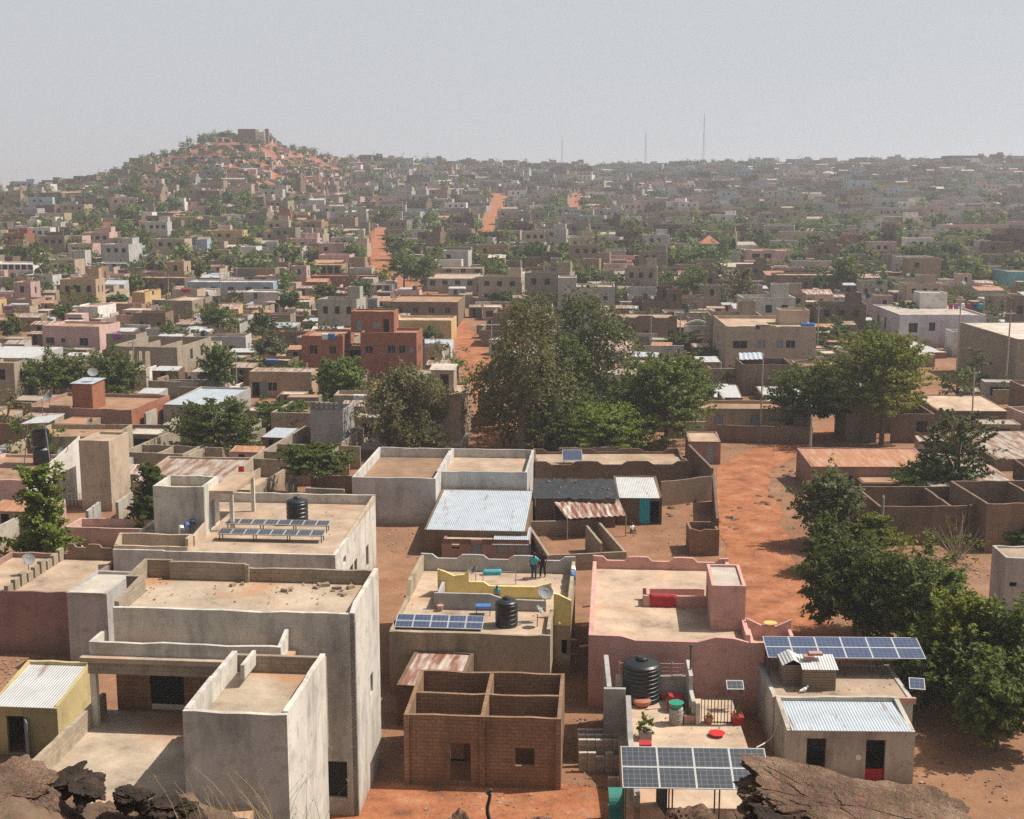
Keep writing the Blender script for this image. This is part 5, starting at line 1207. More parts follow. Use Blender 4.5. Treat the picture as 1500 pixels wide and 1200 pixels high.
g = f_.px(1142, 476, h_-.5); block(r_, 4.6, 4, 2.3, M['sand'], M['rs'], x=g.x, y=g.y, z=h_-.5, par=.3, wname='roof_room', rname='roof_room_top')
cloth('laundry', 'bright blue sheet hanging on the tan two storey house roof', f_.w(*f_.px(1183, 478, h_).xy, h_+.45), 2.2, 1.1, 'bluecl', 0, 'laundry', None, 3)
for k, (px_, m_, nm) in enumerate(((1112,'navy','navy'),(1122,'blackcl','black'),(1132,'yellow','yellow'))):
    cloth('laundry', f'{nm} cloth over the front parapet of the tan two storey house', f_.w(*f_.px(px_, 478, h_).xy, h_+.15), 1.0, .6, m_, 0, 'laundry', None, k)
hs('unfinished_block_house', 'roofless brown house beneath a small blue tin canopy', 'house', 1086, 534, 1162, 580, 7, 'brown', None, yaw=2, ref='the blue canopy house', kind='open', rooms=[(5,.2,5,6.8,2.5)])
m = sheet(at(1082,517,4.9), at(1116,516,4.9), at(1119,526,4.6), at(1083,527,4.6), 20); o = m.build('tin_canopy', M['tinb'], None); o.modifiers.new('Solidify','SOLIDIFY').thickness = .04; tag(o, 'small pale blue tin canopy beside the tan two storey house', 'canopy')
hs('tin_shed', 'brown shed with slatted white roof strips under the acacia', 'shed', 1044, 578, 1088, 596, -562, 'mud', 'tin', yaw=5, kind='tin', par=.02, hfd=.4)
hs('tin_shed', 'shed with curled white tin roof left of the yellow green tree', 'shed', 1128, 592, 1195, 610, -566, 'mud', 'tin', yaw=3, kind='tin', par=.02, hfd=.4)
hs('tin_shed', 'shed with pale rusty roof behind the acacia', 'shed', 878, 513, 932, 532, -498, 'mud', 'rustw', yaw=3, ref='the pale rusty roof shed', kind='tin', par=.02, hfd=.4)
# pyramid roofed kiosk
P = hit(968, 500); R = empty('kiosk', P, -.05, 'kiosk with a tan pyramid roof near the small arch gate', 'kiosk'); hk = atd(968, 479, P.y).z-P.z; wk = (1003-968)*P.y/F
b = MB(); b.panel((0,0),(1,0),wk,.2,0,hk,[(wk*.15,wk*.85,.9,hk-.3)]); b.panel((wk,.2),(0,1),wk-.4,.2,0,hk,[(.3,wk-.7,.9,hk-.3)]); b.panel((wk,wk),(-1,0),wk,.2,0,hk); b.panel((0,wk-.2),(0,-1),wk-.4,.2,0,hk); b.build('wall', M['brown'], R)
b = MB(); c = (wk/2, wk/2, hk+1.7); e = [(-.5,-.5,hk+.01),(wk+.5,-.5,hk+.01),(wk+.5,wk+.5,hk+.01),(-.5,wk+.5,hk+.01)]
for i in range(4): b.face([e[i], e[(i+1)%4], c])
b.face(e[::-1]); b.build('roof', M['rs'], R); reg(P, wk, wk, .05, P.z+hk, 'the pyramid roof kiosk')
P = hit(1002, 502); R = empty('arch_gate', P, -.05, 'white arched gate beside the pyramid roof kiosk', 'gate'); wk = (1040-1002)*P.y/F; b = MB()
for k in range(10):
    t0, t1 = k/10, (k+1)/10; z0, z1 = 3.0+.8*math.sin(math.pi*t0), 3.0+.8*math.sin(math.pi*t1); b.solid([(wk*t0,0,z0),(wk*t1,0,z1),(wk*t1,.5,z1),(wk*t0,.5,z0)], [(wk*t0,0,z0+.35),(wk*t1,0,z1+.35),(wk*t1,.5,z1+.35),(wk*t0,.5,z0+.35)])
b.build('arch', M['white'], R)
for x in (0, wk-.7): b = MB(); b.box(x, x+.7, 0, .6, -.3, 2.999); b.build('pillar', M['white'], R)
b = MB(); b.panel((.7,.62),(1,0),wk-1.4,.2,0,3.0,[(1,2.2,.0,2.2)]); b.build('wall', M['grey'], R); OBB.append((P.x+wk/2, P.y, wk/2, 1, 0))
hs('mud_house', 'house with pinkish stepped parapet left of the kiosk', 'house', 898, 462, 992, 500, 8, 'brown', 'rs', yaw=4, ref='the stepped pink parapet', par=.6, ops=win(3,1,1,1.1), wavy=.4)
# red house
r_, f_, w_, d_, h_ = hs('red_house', 'two storey red banco house with a roof room and white laundry', 'house', 529, 487, 610, 554, -480, 'red', 'rd', yaw=4, ref='the red two storey house', par=.4, ops=[('f',.15,3.7,1.2,1.2,'w'),('f',.55,3.8,1.2,1.2,'w'),('f',.74,3.8,1.0,1.2,'w'),('f',.90,3.8,.8,1.0,'s'),('r',.3,3.6,.7,1.2,'w'),('r',.6,3.6,.7,1.2,'w'),('r',.5,1.0,.7,1.2,'w')])
g = f_.px(514, 487, h_-.4); block(r_, 6.6, 4.5, 3.2, M['red'], M['rd'], x=g.x, y=3.4, z=h_-.4, par=.25, wname='roof_room', rname='roof_room_top', ops=[('f',.2,.2,1.0,1.7,'s'),('f',.6,.7,1.4,.9,'s'),('f',.82,.1,.9,1.9,'o')])
gw = f_.px(438, 497, h_-.5).x; gw = -(529-438)*f_.P.y/F
hL = h_-.7; block(r_, (500-438)*f_.P.y/F, 9, hL, M['red'], M['rd'], x=gw, y=1.4, z=0, par=.4, wname='wing', rname='wing_roof', ops=[('f',.28,3.4,1.3,1.3,'w'),('f',.75,3.4,1.1,1.2,'w')])
block(r_, (529-500)*f_.P.y/F-.02, 5, h_-2.6, M['red'], M['rd'], x=gw+(500-438)*f_.P.y/F+.01, y=3.2, z=0, par=.3, wname='porch', rname='porch_roof', ops=[('f',.5,2.4,1.7,1.9,'o')])
reg(f_.w(gw,1.4,0), 9, 9, f_.a, h_)
for k, (px_, m_) in enumerate(((470,'whitecl'),(477,'bluecl'))):
    cloth('laundry', ('white' if k == 0 else 'blue')+' cloth hanging on the left wing of the red house', f_.w(gw+3.6+k*1.0, 1.45, hL+.3), 1.0, .9, m_, 0, 'laundry', None, k)
# red brown house with tower
r_, f_, w_, d_, h_ = hs('red_house', 'plum red house with notched parapet and three barred windows', 'house', 35, 596, 192, 634, -575, 'plum', 'rd', yaw=9, ref='the plum red house', par=.4, ops=[('f',.17,.5,1.5,.9,'w'),('f',.48,.5,1.5,.9,'w'),('f',.80,.5,1.5,.9,'w')], prof=None)
b = MB(); b.panel((w_+.02,0),(0,1),d_,.1,0,h_); b.build('side_wall', M['red'], r_)
b = MB(); b.box(-.02,1.2,-.02,.22,h_+.001,h_+.5); b.box(w_*.25,w_*.45,-.02,.22,h_+.001,h_+.3); b.build('parapet', M['tan'], r_)
g = f_.px(125, 594, h_-.4); block(r_, (157-125)*f_.P.y/F, 3.2, 3.3, M['red'], M['tinb'], x=g.x, y=1.2, z=h_-.4, par=.0, kind='tin', hf=3.1, wname='stair_tower', rname='tower_roof')
dish('satellite dish on top of the plum red stair tower', f_.w(g.x+2, 2.6, h_+2.9), .6, 20, None)
dish('white dish on the front corner of the plum red house', f_.w(3.2, .5, h_+.2), .6, -20, None)
# other middle houses
hs('pink_house', 'dusty pink house with three dark windows and laundry on its roof', 'house', 64, 477, 145, 523, -470, 'rose', 'rd', yaw=9, ref='the dusty pink house', par=.4, ops=[('f',.13,2.0,1.5,1.3,'w'),('f',.36,2.4,.7,.8,'w'),('f',.72,2.0,1.5,1.3,'w')])
hs('block_house', 'grey block house with white tin roof and orange framed window', 'house', -40, 519, 47, 548, -507, 'grey', 'tin', yaw=7, ref='the orange framed window house', kind='tin', par=.05, hfd=.5, ops=[('f',.62,1.1,1.3,1.3,'w')])
hs('unfinished_block_house', 'two storey unfinished concrete house with open bays and roofless rooms', 'house', 163, 507, 259, 552, -492, 'block', None, yaw=9, ref='the unfinished bay house', kind='open', ops=[('f',.32,1.6,.8,2.4,'o'),('f',.44,1.6,.8,2.4,'o'),('f',.56,1.6,.8,2.4,'o'),('r',.4,2.2,1,1.6,'o'),('r',.7,2.2,1,1.6,'o')], rooms=[(4.4,.2,4.4,8,4.7),(8,.2,8,8,4.7)])
hs('block_house', 'tan house with deep porch and lilac inner wall', 'house', 366, 544, 456, 582, -538, 'tan', 'tino', yaw=5, ref='the lilac porch house', par=.05, ops=[('f',.1,.1,1.0,2.0,'o'),('f',.22,.05,1.1,2.1,'d'),('f',.37,.9,1.3,1.2,'w')])
r_, f_, w_, d_, h_ = hs('grey_house', 'grey plastered house with perforated parapet and sunlit corner', 'house', 456, 600, 502, 668, -590, 'grey', 'rd', yaw=8, ref='the perforated parapet house', par=.5, ops=[(('f',.2+.15*k,h_z,.3,.25,'o')) for k in range(5) for h_z in (5.2,5.6)])
hs('unfinished_block_house', 'low grey block house joined to the perforated parapet house', 'house', 398, 604, 455, 640, 8, 'block', 'rd', yaw=8, par=.5)
r_, f_, w_, d_, h_ = hs('block_house', 'two storey tan brick house with white roof cabin and lit side windows', 'house', 584, 577, 675, 659, -558, 'tan', 'rs', yaw=5, ref='the two storey tan brick house', par=.4, ops=[('r',.25,3.6,.8,1.5,'w'),('r',.6,3.9,.7,1.4,'w'),('r',.3,.8,.8,1.3,'w'),('r',.6,.8,.7,1.3,'w')])
g = f_.px(631, 576, h_-.4); block(r_, 2.6, 2.6, 2.9, M['sand'], M['rw'], x=g.x, y=g.y, z=h_-.4, par=.0, kind='tin', hf=2.6, wname='roof_cabin', rname='cabin_roof', ops=[('f',.6,.05,.95,2.1,'o')])
hs('tan_house', 'plain tan house with bright white end beside the dirt street', 'house', 700, 574, 726, 624, 6, 'ochre', 'rs', yaw=6, ref='the street corner tan house', par=.3, ops=[('r',.5,2.5,.8,1.2,'w')])
hs('tin_hut', 'hut with bright blue white tin roof above the olive tree', 'hut', 552, 564, 604, ('h',3.2), -546, 'tan', 'tinb', yaw=6, ref='the blue white tin hut', kind='tin', par=.08, hfd=.4)
hs('tin_shed', 'white roofed shed tucked under the tan brick house', 'shed', 637, 648, 678, 664, -633, 'sand', 'rw', yaw=5, ref='the white roofed shed', kind='tin', par=.02, hfd=.4)
hs('mud_hut', 'small hut with rag and blue plastic covered roof', 'hut', 522, 655, 562, 668, -641, 'brick', 'rw', yaw=4, kind='tin', par=.02, hfd=.3)
hs('unfinished_block_house', 'roofless grid of low block rooms beside the tall plain tower', 'house', 178, 662, 268, ('h',2.4), -626, 'block', None, yaw=11, ref='the low block rooms', kind='open', rooms=[(3.6,.2,3.6,7,2.3),(7,.2,7,7,2.3),(.2,4.2,9,4.2,2.35)])
hs('unfinished_block_house', 'roofless block rooms with stepped sunlit walls near the airy tree', 'house', 364, 672, 462, ('h',2.5), -624, 'block', None, yaw=9, ref='the stepped block rooms', kind='open', rooms=[(4.5,.2,4.5,9,2.4),(.2,4,9,4,2.45),(.2,8,9,8,2.4)])
hs('block_house', 'grey walled house with blue tin roof behind the airy tree', 'house', 240, 588, 316, 622, -566, 'grey', 'tinb', yaw=9, kind='tin', par=.3, hfd=.4, ref='the grey walled house')
hs('long_house', 'long dark house with a row of four windows and sunlit end', 'house', 570, 442, 671, 478, -432, 'brown', 'rd', yaw=3, ref='the long dark windowed house', par=.3, ops=win(4,2.6,1.2,1.2,'w',.15,.85))
hs('long_house', 'long beige house in front of the long dark windowed house', 'house', 575, 469, 661, 502, -462, 'ochre', 'rs', yaw=4, ref='the long beige house', par=.4)
hs('grey_house', 'grey house with four dark windows beside the street', 'house', 625, 408, 697, 427, -400, 'grey', 'rs', yaw=2, ref='the grey four window house', par=.3, ops=win(4,1.4,1.3,1.3,'w',.12,.88))
hs('grey_house', 'dull upper house behind the grey four window house', 'house', 636, 393, 707, 411, 8, 'stain', 'rs', yaw=2, par=.3, ops=win(3,2.0,1.3,1.1,'w',.3,.9))
r_, f_, w_, d_, h_ = hs('grey_house', 'stained grey house with taller blank block at one end', 'house', 844, 420, 901, 458, 9, 'grey', 'rs', yaw=3, ref='the stained grey house', par=.4, ops=[('f',.75,2.6,1.0,1.0,'w'),('f',.4,2.6,1,1,'w')])
wl = (844-817)*f_.P.y/F; block(r_, wl, 7, h_+1.9, M['grey'], M['rs'], x=-wl-.01, y=0, par=.3, wname='tall_block', rname='block_roof', ops=[('f',.65,2.4,.7,.7,'w')]); reg(f_.w(-wl,0,0), wl, 7, f_.a, h_)
hs('unfinished_block_house', 'roofless brown block rooms near the street bend', 'house', 704, 484, 768, 508, 9, 'brown', None, yaw=4, ref='the street bend rooms', kind='open', rooms=[(5,.2,5,8.8,2.8)])
hs('unfinished_block_house', 'upper storey of bare blocks with upright fins', 'house', 722, 458, 772, 486, 9, 'brown', None, yaw=4, kind='open', rooms=[(4,.2,4,8.8,3.4)])
hs('long_house', 'long pale blue grey house with white annex', 'house', 275, 413, 400, 436, 8, 'blue', 'rw', yaw=3, ref='the long pale blue house', par=.3, ops=win(5,1.3,1.4,1.2,'w',.1,.92))
hs('white_house', 'white stepped house at the end of the pale blue house', 'house', 357, 428, 408, 450, 8, 'lgrey', 'rw', yaw=3, ref='the white stepped house', par=.4, ops=[('f',.35,1.8,.8,1.3,'w')])
hs('white_house', 'cream flat block with a long window row at the edge', 'house', -30, 387, 48, 412, 12, 'white', 'rw', yaw=6, ref='the cream window row block', par=.3, ops=win(7,3.0,1.2,1.3,'w',.25,.95))
hs('ochre_house', 'ochre double block house sunlit on its side', 'house', 194, 428, 212, 449, 8, 'ochre', 'rs', yaw=10, ref='the ochre block house', par=.3, ops=[('r',.5,2.2,1,1.2,'w')])
hs('block_house', 'tan grey house with sunlit windowed side', 'house', 243, 440, 281, 466, 11, 'block', 'rs', yaw=9, ref='the tan grey house', par=.3, ops=[('r',.6,2.3,1,1.2,'w')])
hs('white_house', 'white block house with pink trimmed corner', 'house', 106, 449, 143, 472, 8, 'white', 'rs', yaw=9, ref='the pink trimmed white house', par=.3)
hs('block_house', 'dark brown house with two openings under trees', 'house', 203, 407, 270, 431, 8, 'brown', 'rd', yaw=4, ref='the dark two opening house', par=.3, ops=win(3,1.2,1.2,1.4,'w',.15,.85))
hs('blue_house', 'pale blue house with four square windows', 'house', 136, 386, 185, 402, 8, 'blue', 'rs', yaw=5, ref='the pale blue square house', par=.3, ops=win(4,1.8,1.1,1.0,'w',.12,.9))
hs('pink_house', 'pair of joined bright pink rooms', 'house', 278, 390, 330, 404, 8, 'rose', 'rs', yaw=2, ref='the bright pink rooms', par=.3, ops=win(2,1.2,1.0,1.0,'w',.3,.8))
hs('pink_house', 'wide pink house with two dark windows and wavy roof edge', 'house', 1092, 366, 1160, 391, 10, 'rose', 'rd', yaw=2, ref='the wide pink house', par=.4, ops=win(2,2.4,2.2,1.4,'w',.22,.48), wavy=.3)
hs('brown_house', 'brick red house with four small square windows', 'house', 1238, 345, 1310, 371, 9, 'red', 'rd', yaw=2, ref='the brick red window house', par=.4, ops=win(4,2.2,1.2,1.2,'w',.18,.9))
hs('pink_house', 'long salmon house with a row of openings', 'house', 1388, 330, 1478, 356, 9, 'rose', 'rd', yaw=1, ref='the long salmon house', par=.4, ops=[('f',.42,1.6,3.2,1.8,'w'),('f',.85,1.6,2.2,1.8,'w'),('f',.65,1.6,1.5,1.8,'s')])
hs('grey_house', 'dull pinkish block house behind trees', 'house', 1145, 340, 1208, 366, 9, 'sand', 'rd', yaw=2, ref='the dull block house', par=.4, ops=win(2,2.6,.6,.9,'w',.15,.3))
hs('block_house', 'grey brown house with a roof tower and arched opening', 'house', 1138, 403, 1232, 432, 9, 'brown', 'rs', yaw=2, ref='the arched grey brown house', par=.4, ops=win(3,1.6,1.2,1.2,'w',.18,.75))
hs('teal_house', 'bright teal house at the picture edge', 'house', 1476, 398, 1540, 424, 9, 'teal', 'rd', yaw=-3, ref='the bright teal house', par=.3)
hs('grey_house', 'grey house with four windows under a tan upper block', 'house', 1280, 290, 1338, 311, 10, 'grey', 'rs', yaw=2, ref='the far grey window house', par=.3, ops=win(4,3.2,1.7,1.7,'w',.25,.92))
hs('ochre_house', 'ochre block above the far grey window house', 'house', 1288, 272, 1334, 287, 12, 'ochre', 'rs', yaw=2, par=.3)
hs('white_house', 'pale blue white house on the far slope', 'house', 1240, 264, 1278, 283, 12, 'blue', 'rw', yaw=2, ref='the pale far slope house', par=.3, ops=win(2,4,1.6,1.6,'w',.3,.65))
hs('brown_house', 'big flat brown building on the far ridge', 'house', 1390, 228, 1440, 243, 20, 'brown', 'rd', yaw=2, ref='the ridge top building', par=.3)
r_, f_, w_, d_, h_ = hs('grey_house', 'grey house with a red tiled roof room', 'house', 1004, 367, 1051, 384, 10, 'grey', 'rs', yaw=2, ref='the red tiled roof room', par=.3)
b = MB(); x0 = w_*.52; e = [(x0-.6,.5,h_+2.0),(w_+.8,.5,h_+2.0),(w_+.8,6.5,h_+2.0),(x0-.6,6.5,h_+2.0)]; c = ((x0+w_)/2,3.5,h_+4.4)
for i in range(4): b.face([e[i], e[(i+1)%4], c])
b.face(e[::-1]); b.build('tile_roof', M['terra'], r_)
block(r_, w_-x0, 5.4, 2.2, M['grey'], M['rd'], x=x0, y=.8, z=h_-.2, par=.3, wname='roof_room', rname='room_top')
hs('grey_house', 'two storey house with columned bay and green gabled porch', 'house', 457, 388, 500, 410, 9, 'tan', 'rd', yaw=3, ref='the columned bay house', par=.3, ops=win(4,1.4,1.3,2.2,'o',.15,.85))
hs('white_house', 'white house with red roof edge beside bare blocks', 'house', 415, 362, 442, 389, 8, 'lilac', 'red', yaw=3, ref='the red edged white house', par=.02, ops=[('f',.75,3.4,1.6,1.8,'w')])
hs('block_house', 'wide grey house with three dark bays', 'house', 572, 350, 642, 368, 9, 'grey', 'rs', yaw=2, ref='the three bay house', par=.3, ops=win(3,1.0,2.0,1.8,'o',.28,.58))
hs('long_house', 'long red brown house behind the round dark tree', 'house', 455, 404, 552, 420, 8, 'red', 'rd', yaw=2, ref='the long red brown house', par=.4)
hs('grey_house', 'small grey house with two windows beyond the round tree', 'house', 542, 417, 575, 432, 8, 'grey', 'rs', yaw=3, par=.2, ops=win(2,1.0,1.2,1.2,'w',.4,.75))
# hilltop ruin and masts
r_, f_, w_, d_, h_ = hs('hilltop_ruin', 'brown ruined building with a pale annex and chimney on the hilltop', 'ruin', 349, 189, 374, 208, 12, 'brown', 'rd', yaw=0, ref='the hilltop ruin', par=.3, ops=win(2,2,1.2,1.4,'w',.3,.7))
k_ = f_.P.y/F
block(r_, 13*k_, 8, 7.6, M['white'], M['rd'], x=w_+.01, y=0, z=-1.5, par=.3, wname='annex', rname='annex_roof', ops=[('f',.3,1,1.2,2,'w')])
block(r_, 5*k_, 3, h_+1.2, M['brown'], M['rd'], x=w_+12.5*k_, y=2, z=-1, par=.2, wname='chimney', rname='chimney_top')
for px_, bs_, tp_, lb in ((945,245,196,'slim lattice mast on the ridge, middle of the three'),(1030,243,172,'tallest lattice mast on the ridge'),(823,250,206,'shortest faint lattice mast on the ridge')):
    y = 1320; P = atd(px_, bs_+6, y); T = atd(px_, tp_, y); hh = T.z-P.z; m = MB()
    R_ = empty('radio_mast', P, 0, lb, 'mast', 'radio masts on the ridge')
    n = 16
    for k in range(n):
        a, c = 1.5*(1-.75*k/n), 1.5*(1-.75*(k+1)/n); z0, z1 = hh*k/n, hh*(k+1)/n
        for i in range(3):
            A_ = lambda r, i, z: (r*math.cos(2.1*i), r*math.sin(2.1*i), z)
            m.tube(A_(a,i,z0), A_(c,i,z1), .10, n=4); m.tube(A_(a,i,z0), A_(c,(i+1)%3,z1), .05, n=4)
    m.build('lattice', M['iron'], R_, uv=False); m = MB(); m.tube((0,0,hh),(0,0,hh+4),.12); m.build('antenna', M['iron'], R_, uv=False)
# street poles
pole('pale wooden pole at the road edge by the shuttered tan house', 1113, 646, 520, .11, cross=False)
pole('stout grey pole beside the rusty orange roof', 1185, 698, 610, .15, 'cpole')
pole('grey concrete pole among the trees by the long roofless compound', 1290, 800, 728, .14, 'cpole')
pole('wooden pole in front of the big warehouse side', 1472, 578, 456, .13, 'pole', cross=True)
pole('wooden pole beside the pale lilac house corner', 1400, 560, 436, .12, 'pole', cross=True)
pole('thin grey pole in front of the lilac porch house', 347, 580, 518, .10, 'cpole')
pole('thin pole by the street bend rooms', 720, 520, 470, .10, 'pole')
pole('thin pole in front of the stepped pink parapet', 953, 505, 455, .10, 'pole')
pole('slim pole rising above the grey four window house', 508, 420, 380, .12, 'lgrey' if 0 else 'cpole')
# people in the streets
person('person in white shirt walking up the dirt street', hit(743, 640), 1.75, 10, 'walk', 'whitecl', 'navy')
person('person in dark clothes crouching by the dirt street edge', hit(738, 654), 1.1, 60, 'lean', 'blackcl', 'blackcl')
person('seated woman in white and yellow cloth near the curtain hut', hit(925, 780), 1.6, 150, 'sit', 'whitecl', 'yellow', True, 'redcl')
person('person in blue standing left of the orange heap', hit(979, 527), 1.8, 100, 'stand', 'bluecl', 'navy')
person('woman in violet wrap beside the orange heap', hit(990, 530), 1.7, 0, 'lean', 'purple', 'bluecl', True, 'rose')
person('person in white robe behind the orange heap', hit(999, 524), 1.8, 180, 'stand', 'whitecl', 'whitecl', True)
m = MB(); P = hit(1002, 534); m.lathe([(1.5,0),(1.1,.35),(.5,.75),(.1,.95)], n=18); tag(m.build('grain_heap', M['orange'], None, loc=P, sm=True), 'orange heap of grain beside three people', 'heap')
# ================================================================== TREES THE PHOTO SHOWS
def ptree(label, px, base, top, wpx, kind, mat, n, size, z0f=.28, name='tree', bark='bark', trunks=1, off=0, cat='tree'):
    P = hit(px, base); h = (atd(px, top, P.y).z-P.z)*1.0; R = wpx*P.y/F/2
    seed = int(px*3+base); n = int(n*1.35); size *= 1.2
    t = tree(name, label, (P.x, P.y, P.z), R, h, kind, mat, n, size, seed, h*z0f, bark, None, cat, trunks)
    c = pr(P+Vector((0,0,h*.6))); BOX.append((c[0]-wpx/2, top, c[0]+wpx/2, top+(base-top)*.75, P.y))
    return t
ptree('loose green broadleaf tree in front of the pink terrace house', 68, 846, 672, 140, 'tier', 'lfb', 8000, .17, .05)
ptree('loose dark tree between the tall plain tower and the stair tower', 226, 782, 676, 110, 'tier', 'lfm', 6000, .17, .08)
ptree('flat topped airy tree with a visible trunk beside the blank grey walled house', 462, 728, 652, 112, 'airy', 'lfm', 6500, .16, .45)
ptree('broad airy green tree above the low block rooms', 322, 674, 586, 138, 'airy', 'lfm', 8000, .17, .2)
ptree('spreading low light green tree left of the perforated parapet house', 420, 630, 590, 110, 'airy', 'lfm', 4000, .18, .3)
ptree('small round green tree before the perforated parapet house', 470, 660, 620, 44, 'bush', 'lfm', 2500, .15, .15)
ptree('round very dark mango tree below the red two storey house', 500, 592, 518, 82, 'round', 'lfd', 6500, .20, .12)
ptree('olive brown gum tree beside the two storey tan brick house', 597, 666, 542, 116, 'gum', 'lfo', 7500, .19, .15, trunks=3, name='gum_tree', bark='bark')
ptree('huge olive brown gum tree at the end of the dirt street', 772, 660, 450, 128, 'gum', 'lfo', 8200, .20, .08, name='gum_tree', bark='barkp', trunks=2)
ptree('tall greener gum tree right behind the huge olive gum tree', 856, 640, 436, 128, 'gum', 'lfg', 7500, .21, .1, name='gum_tree', bark='barkp', trunks=2)
ptree('drooping olive tree leaning over the dirt street', 732, 628, 516, 64, 'gum', 'lfo', 2600, .19, .15, name='gum_tree', bark='barkp')
ptree('middle gum tree between the huge olive one and the greener one', 818, 655, 500, 92, 'gum', 'lfm', 4200, .19, .1, name='gum_tree', bark='barkp')
ptree('dark green tree filling the gap between gum trees and acacia', 905, 640, 545, 110, 'round', 'lfg', 6000, .2, .1)
ptree('big spreading dark acacia right of the gum trees', 975, 655, 522, 150, 'airy', 'lfm', 13000, .18, .12, name='acacia_tree')
ptree('dense dark tree peeping out behind the big acacia', 1022, 600, 538, 66, 'round', 'lfd', 2600, .2, .1)
ptree('low light green thorn tree in front of the gum trees', 884, 670, 592, 150, 'airy', 'lfb', 10000, .16, .12, name='acacia_tree')
ptree('conical dark tree beside the grey pole left of the porch house', 320, 582, 498, 58, 'round', 'lfd', 3500, .2, .08)
ptree('green bushy tree behind the plum red house, left one', 80, 592, 512, 104, 'round', 'lfm', 5000, .2, .1)
ptree('dark bushy tree behind the plum red stair tower', 165, 590, 508, 116, 'round', 'lfm', 5000, .2, .1)
ptree('large bright yellow green acacia on the road corner', 1280, 652, 488, 172, 'airy', 'lfy', 14000, .18, .3, name='acacia_tree', trunks=2)
ptree('smaller olive acacia left of the bright yellow green one', 1178, 640, 536, 122, 'airy', 'lfm', 8000, .17, .25, name='acacia_tree')
ptree('dark tree in the shade between the two roadside acacias', 1225, 640, 560, 70, 'round', 'lfd', 3500, .19, .25)
ptree('grey green bushy tree by the stout grey pole', 1212, 800, 682, 106, 'round', 'lfg', 9500, .15, .08)
ptree('dark green bushy tree below the grey green one', 1210, 840, 745, 84, 'bush', 'lfm', 6500, .15, .05)
ptree('huge dense green tree beside the pink house road', 1252, 938, 782, 170, 'round', 'lfm', 13000, .14, .03)
ptree('huge darker green tree right of the dense roadside one', 1346, 972, 796, 176, 'round', 'lfd', 13500, .14, .03)
ptree('yellow green feathery tree in front of the dark trees', 1398, 1034, 868, 136, 'airy', 'lfy', 9000, .14, .05)
ptree('dark broadleaf tree at the picture edge with bluish leaves', 1478, 1050, 876, 150, 'round', 'lfm', 11000, .15, .06)
ptree('dark shady tree behind the cable at the picture edge', 1460, 1100, 952, 150, 'round', 'lfd', 10000, .15, .1)
ptree('dark low tree filling the shade behind the tin fronted house', 1385, 1050, 925, 120, 'round', 'lfd', 9000, .15, .04)
ptree('low dark bush beside the long blue solar array', 1350, 1005, 900, 84, 'bush', 'lfd', 6000, .14, .02)
ptree('small bright bush between the yellow shed and the porch', 131, 1046, 990, 44, 'bush', 'lfb', 1800, .12, .05, cat='bush')
ptree('thin sparse tree with an open crown above the pale tin shed', 1400, 738, 600, 122, 'airy', 'lfg', 3800, .19, .2)
ptree('broad dark green tree in front of the rusty orange roof', 1368, 738, 668, 122, 'round', 'lfd', 7000, .18, .1)
ptree('dark round tree on the edge behind the grey stained edge house', 1490, 806, 766, 70, 'round', 'lfm', 4000, .16, .1)
ptree('flat yellow green shrub between the green tree and grey pole', 1272, 808, 752, 118, 'tier', 'lfy', 6000, .15, .3)
P = hit(1400, 822); R_ = empty('bare_shrub', P, 0, 'leafless thorny shrub in front of the rubbish wall', 'shrub'); g = random.Random(3); m = MB()
for k in range(34):
    a, e, L_ = g.uniform(0,6.28), g.uniform(.5,1.4), g.uniform(1.6,3.6); d = Vector((math.cos(a)*math.cos(e), math.sin(a)*math.cos(e), math.sin(e))); p = d*L_*.5+Vector((0,0,.1)); m.tube((0,0,0), p, .035, .025, 5); m.tube(p, p+(d+Vector((g.uniform(-.3,.3),g.uniform(-.3,.3),.2)))*L_*.5, .025, .008, 5)
m.build('branches', M['barkp'], R_, uv=False); me, _ = crown_mesh('bush', 2.6, 3.4, .6, 500, .12, 4, M['lfy']); o = bpy.data.objects.new('leaves', me); COL.objects.link(o); o.parent = R_
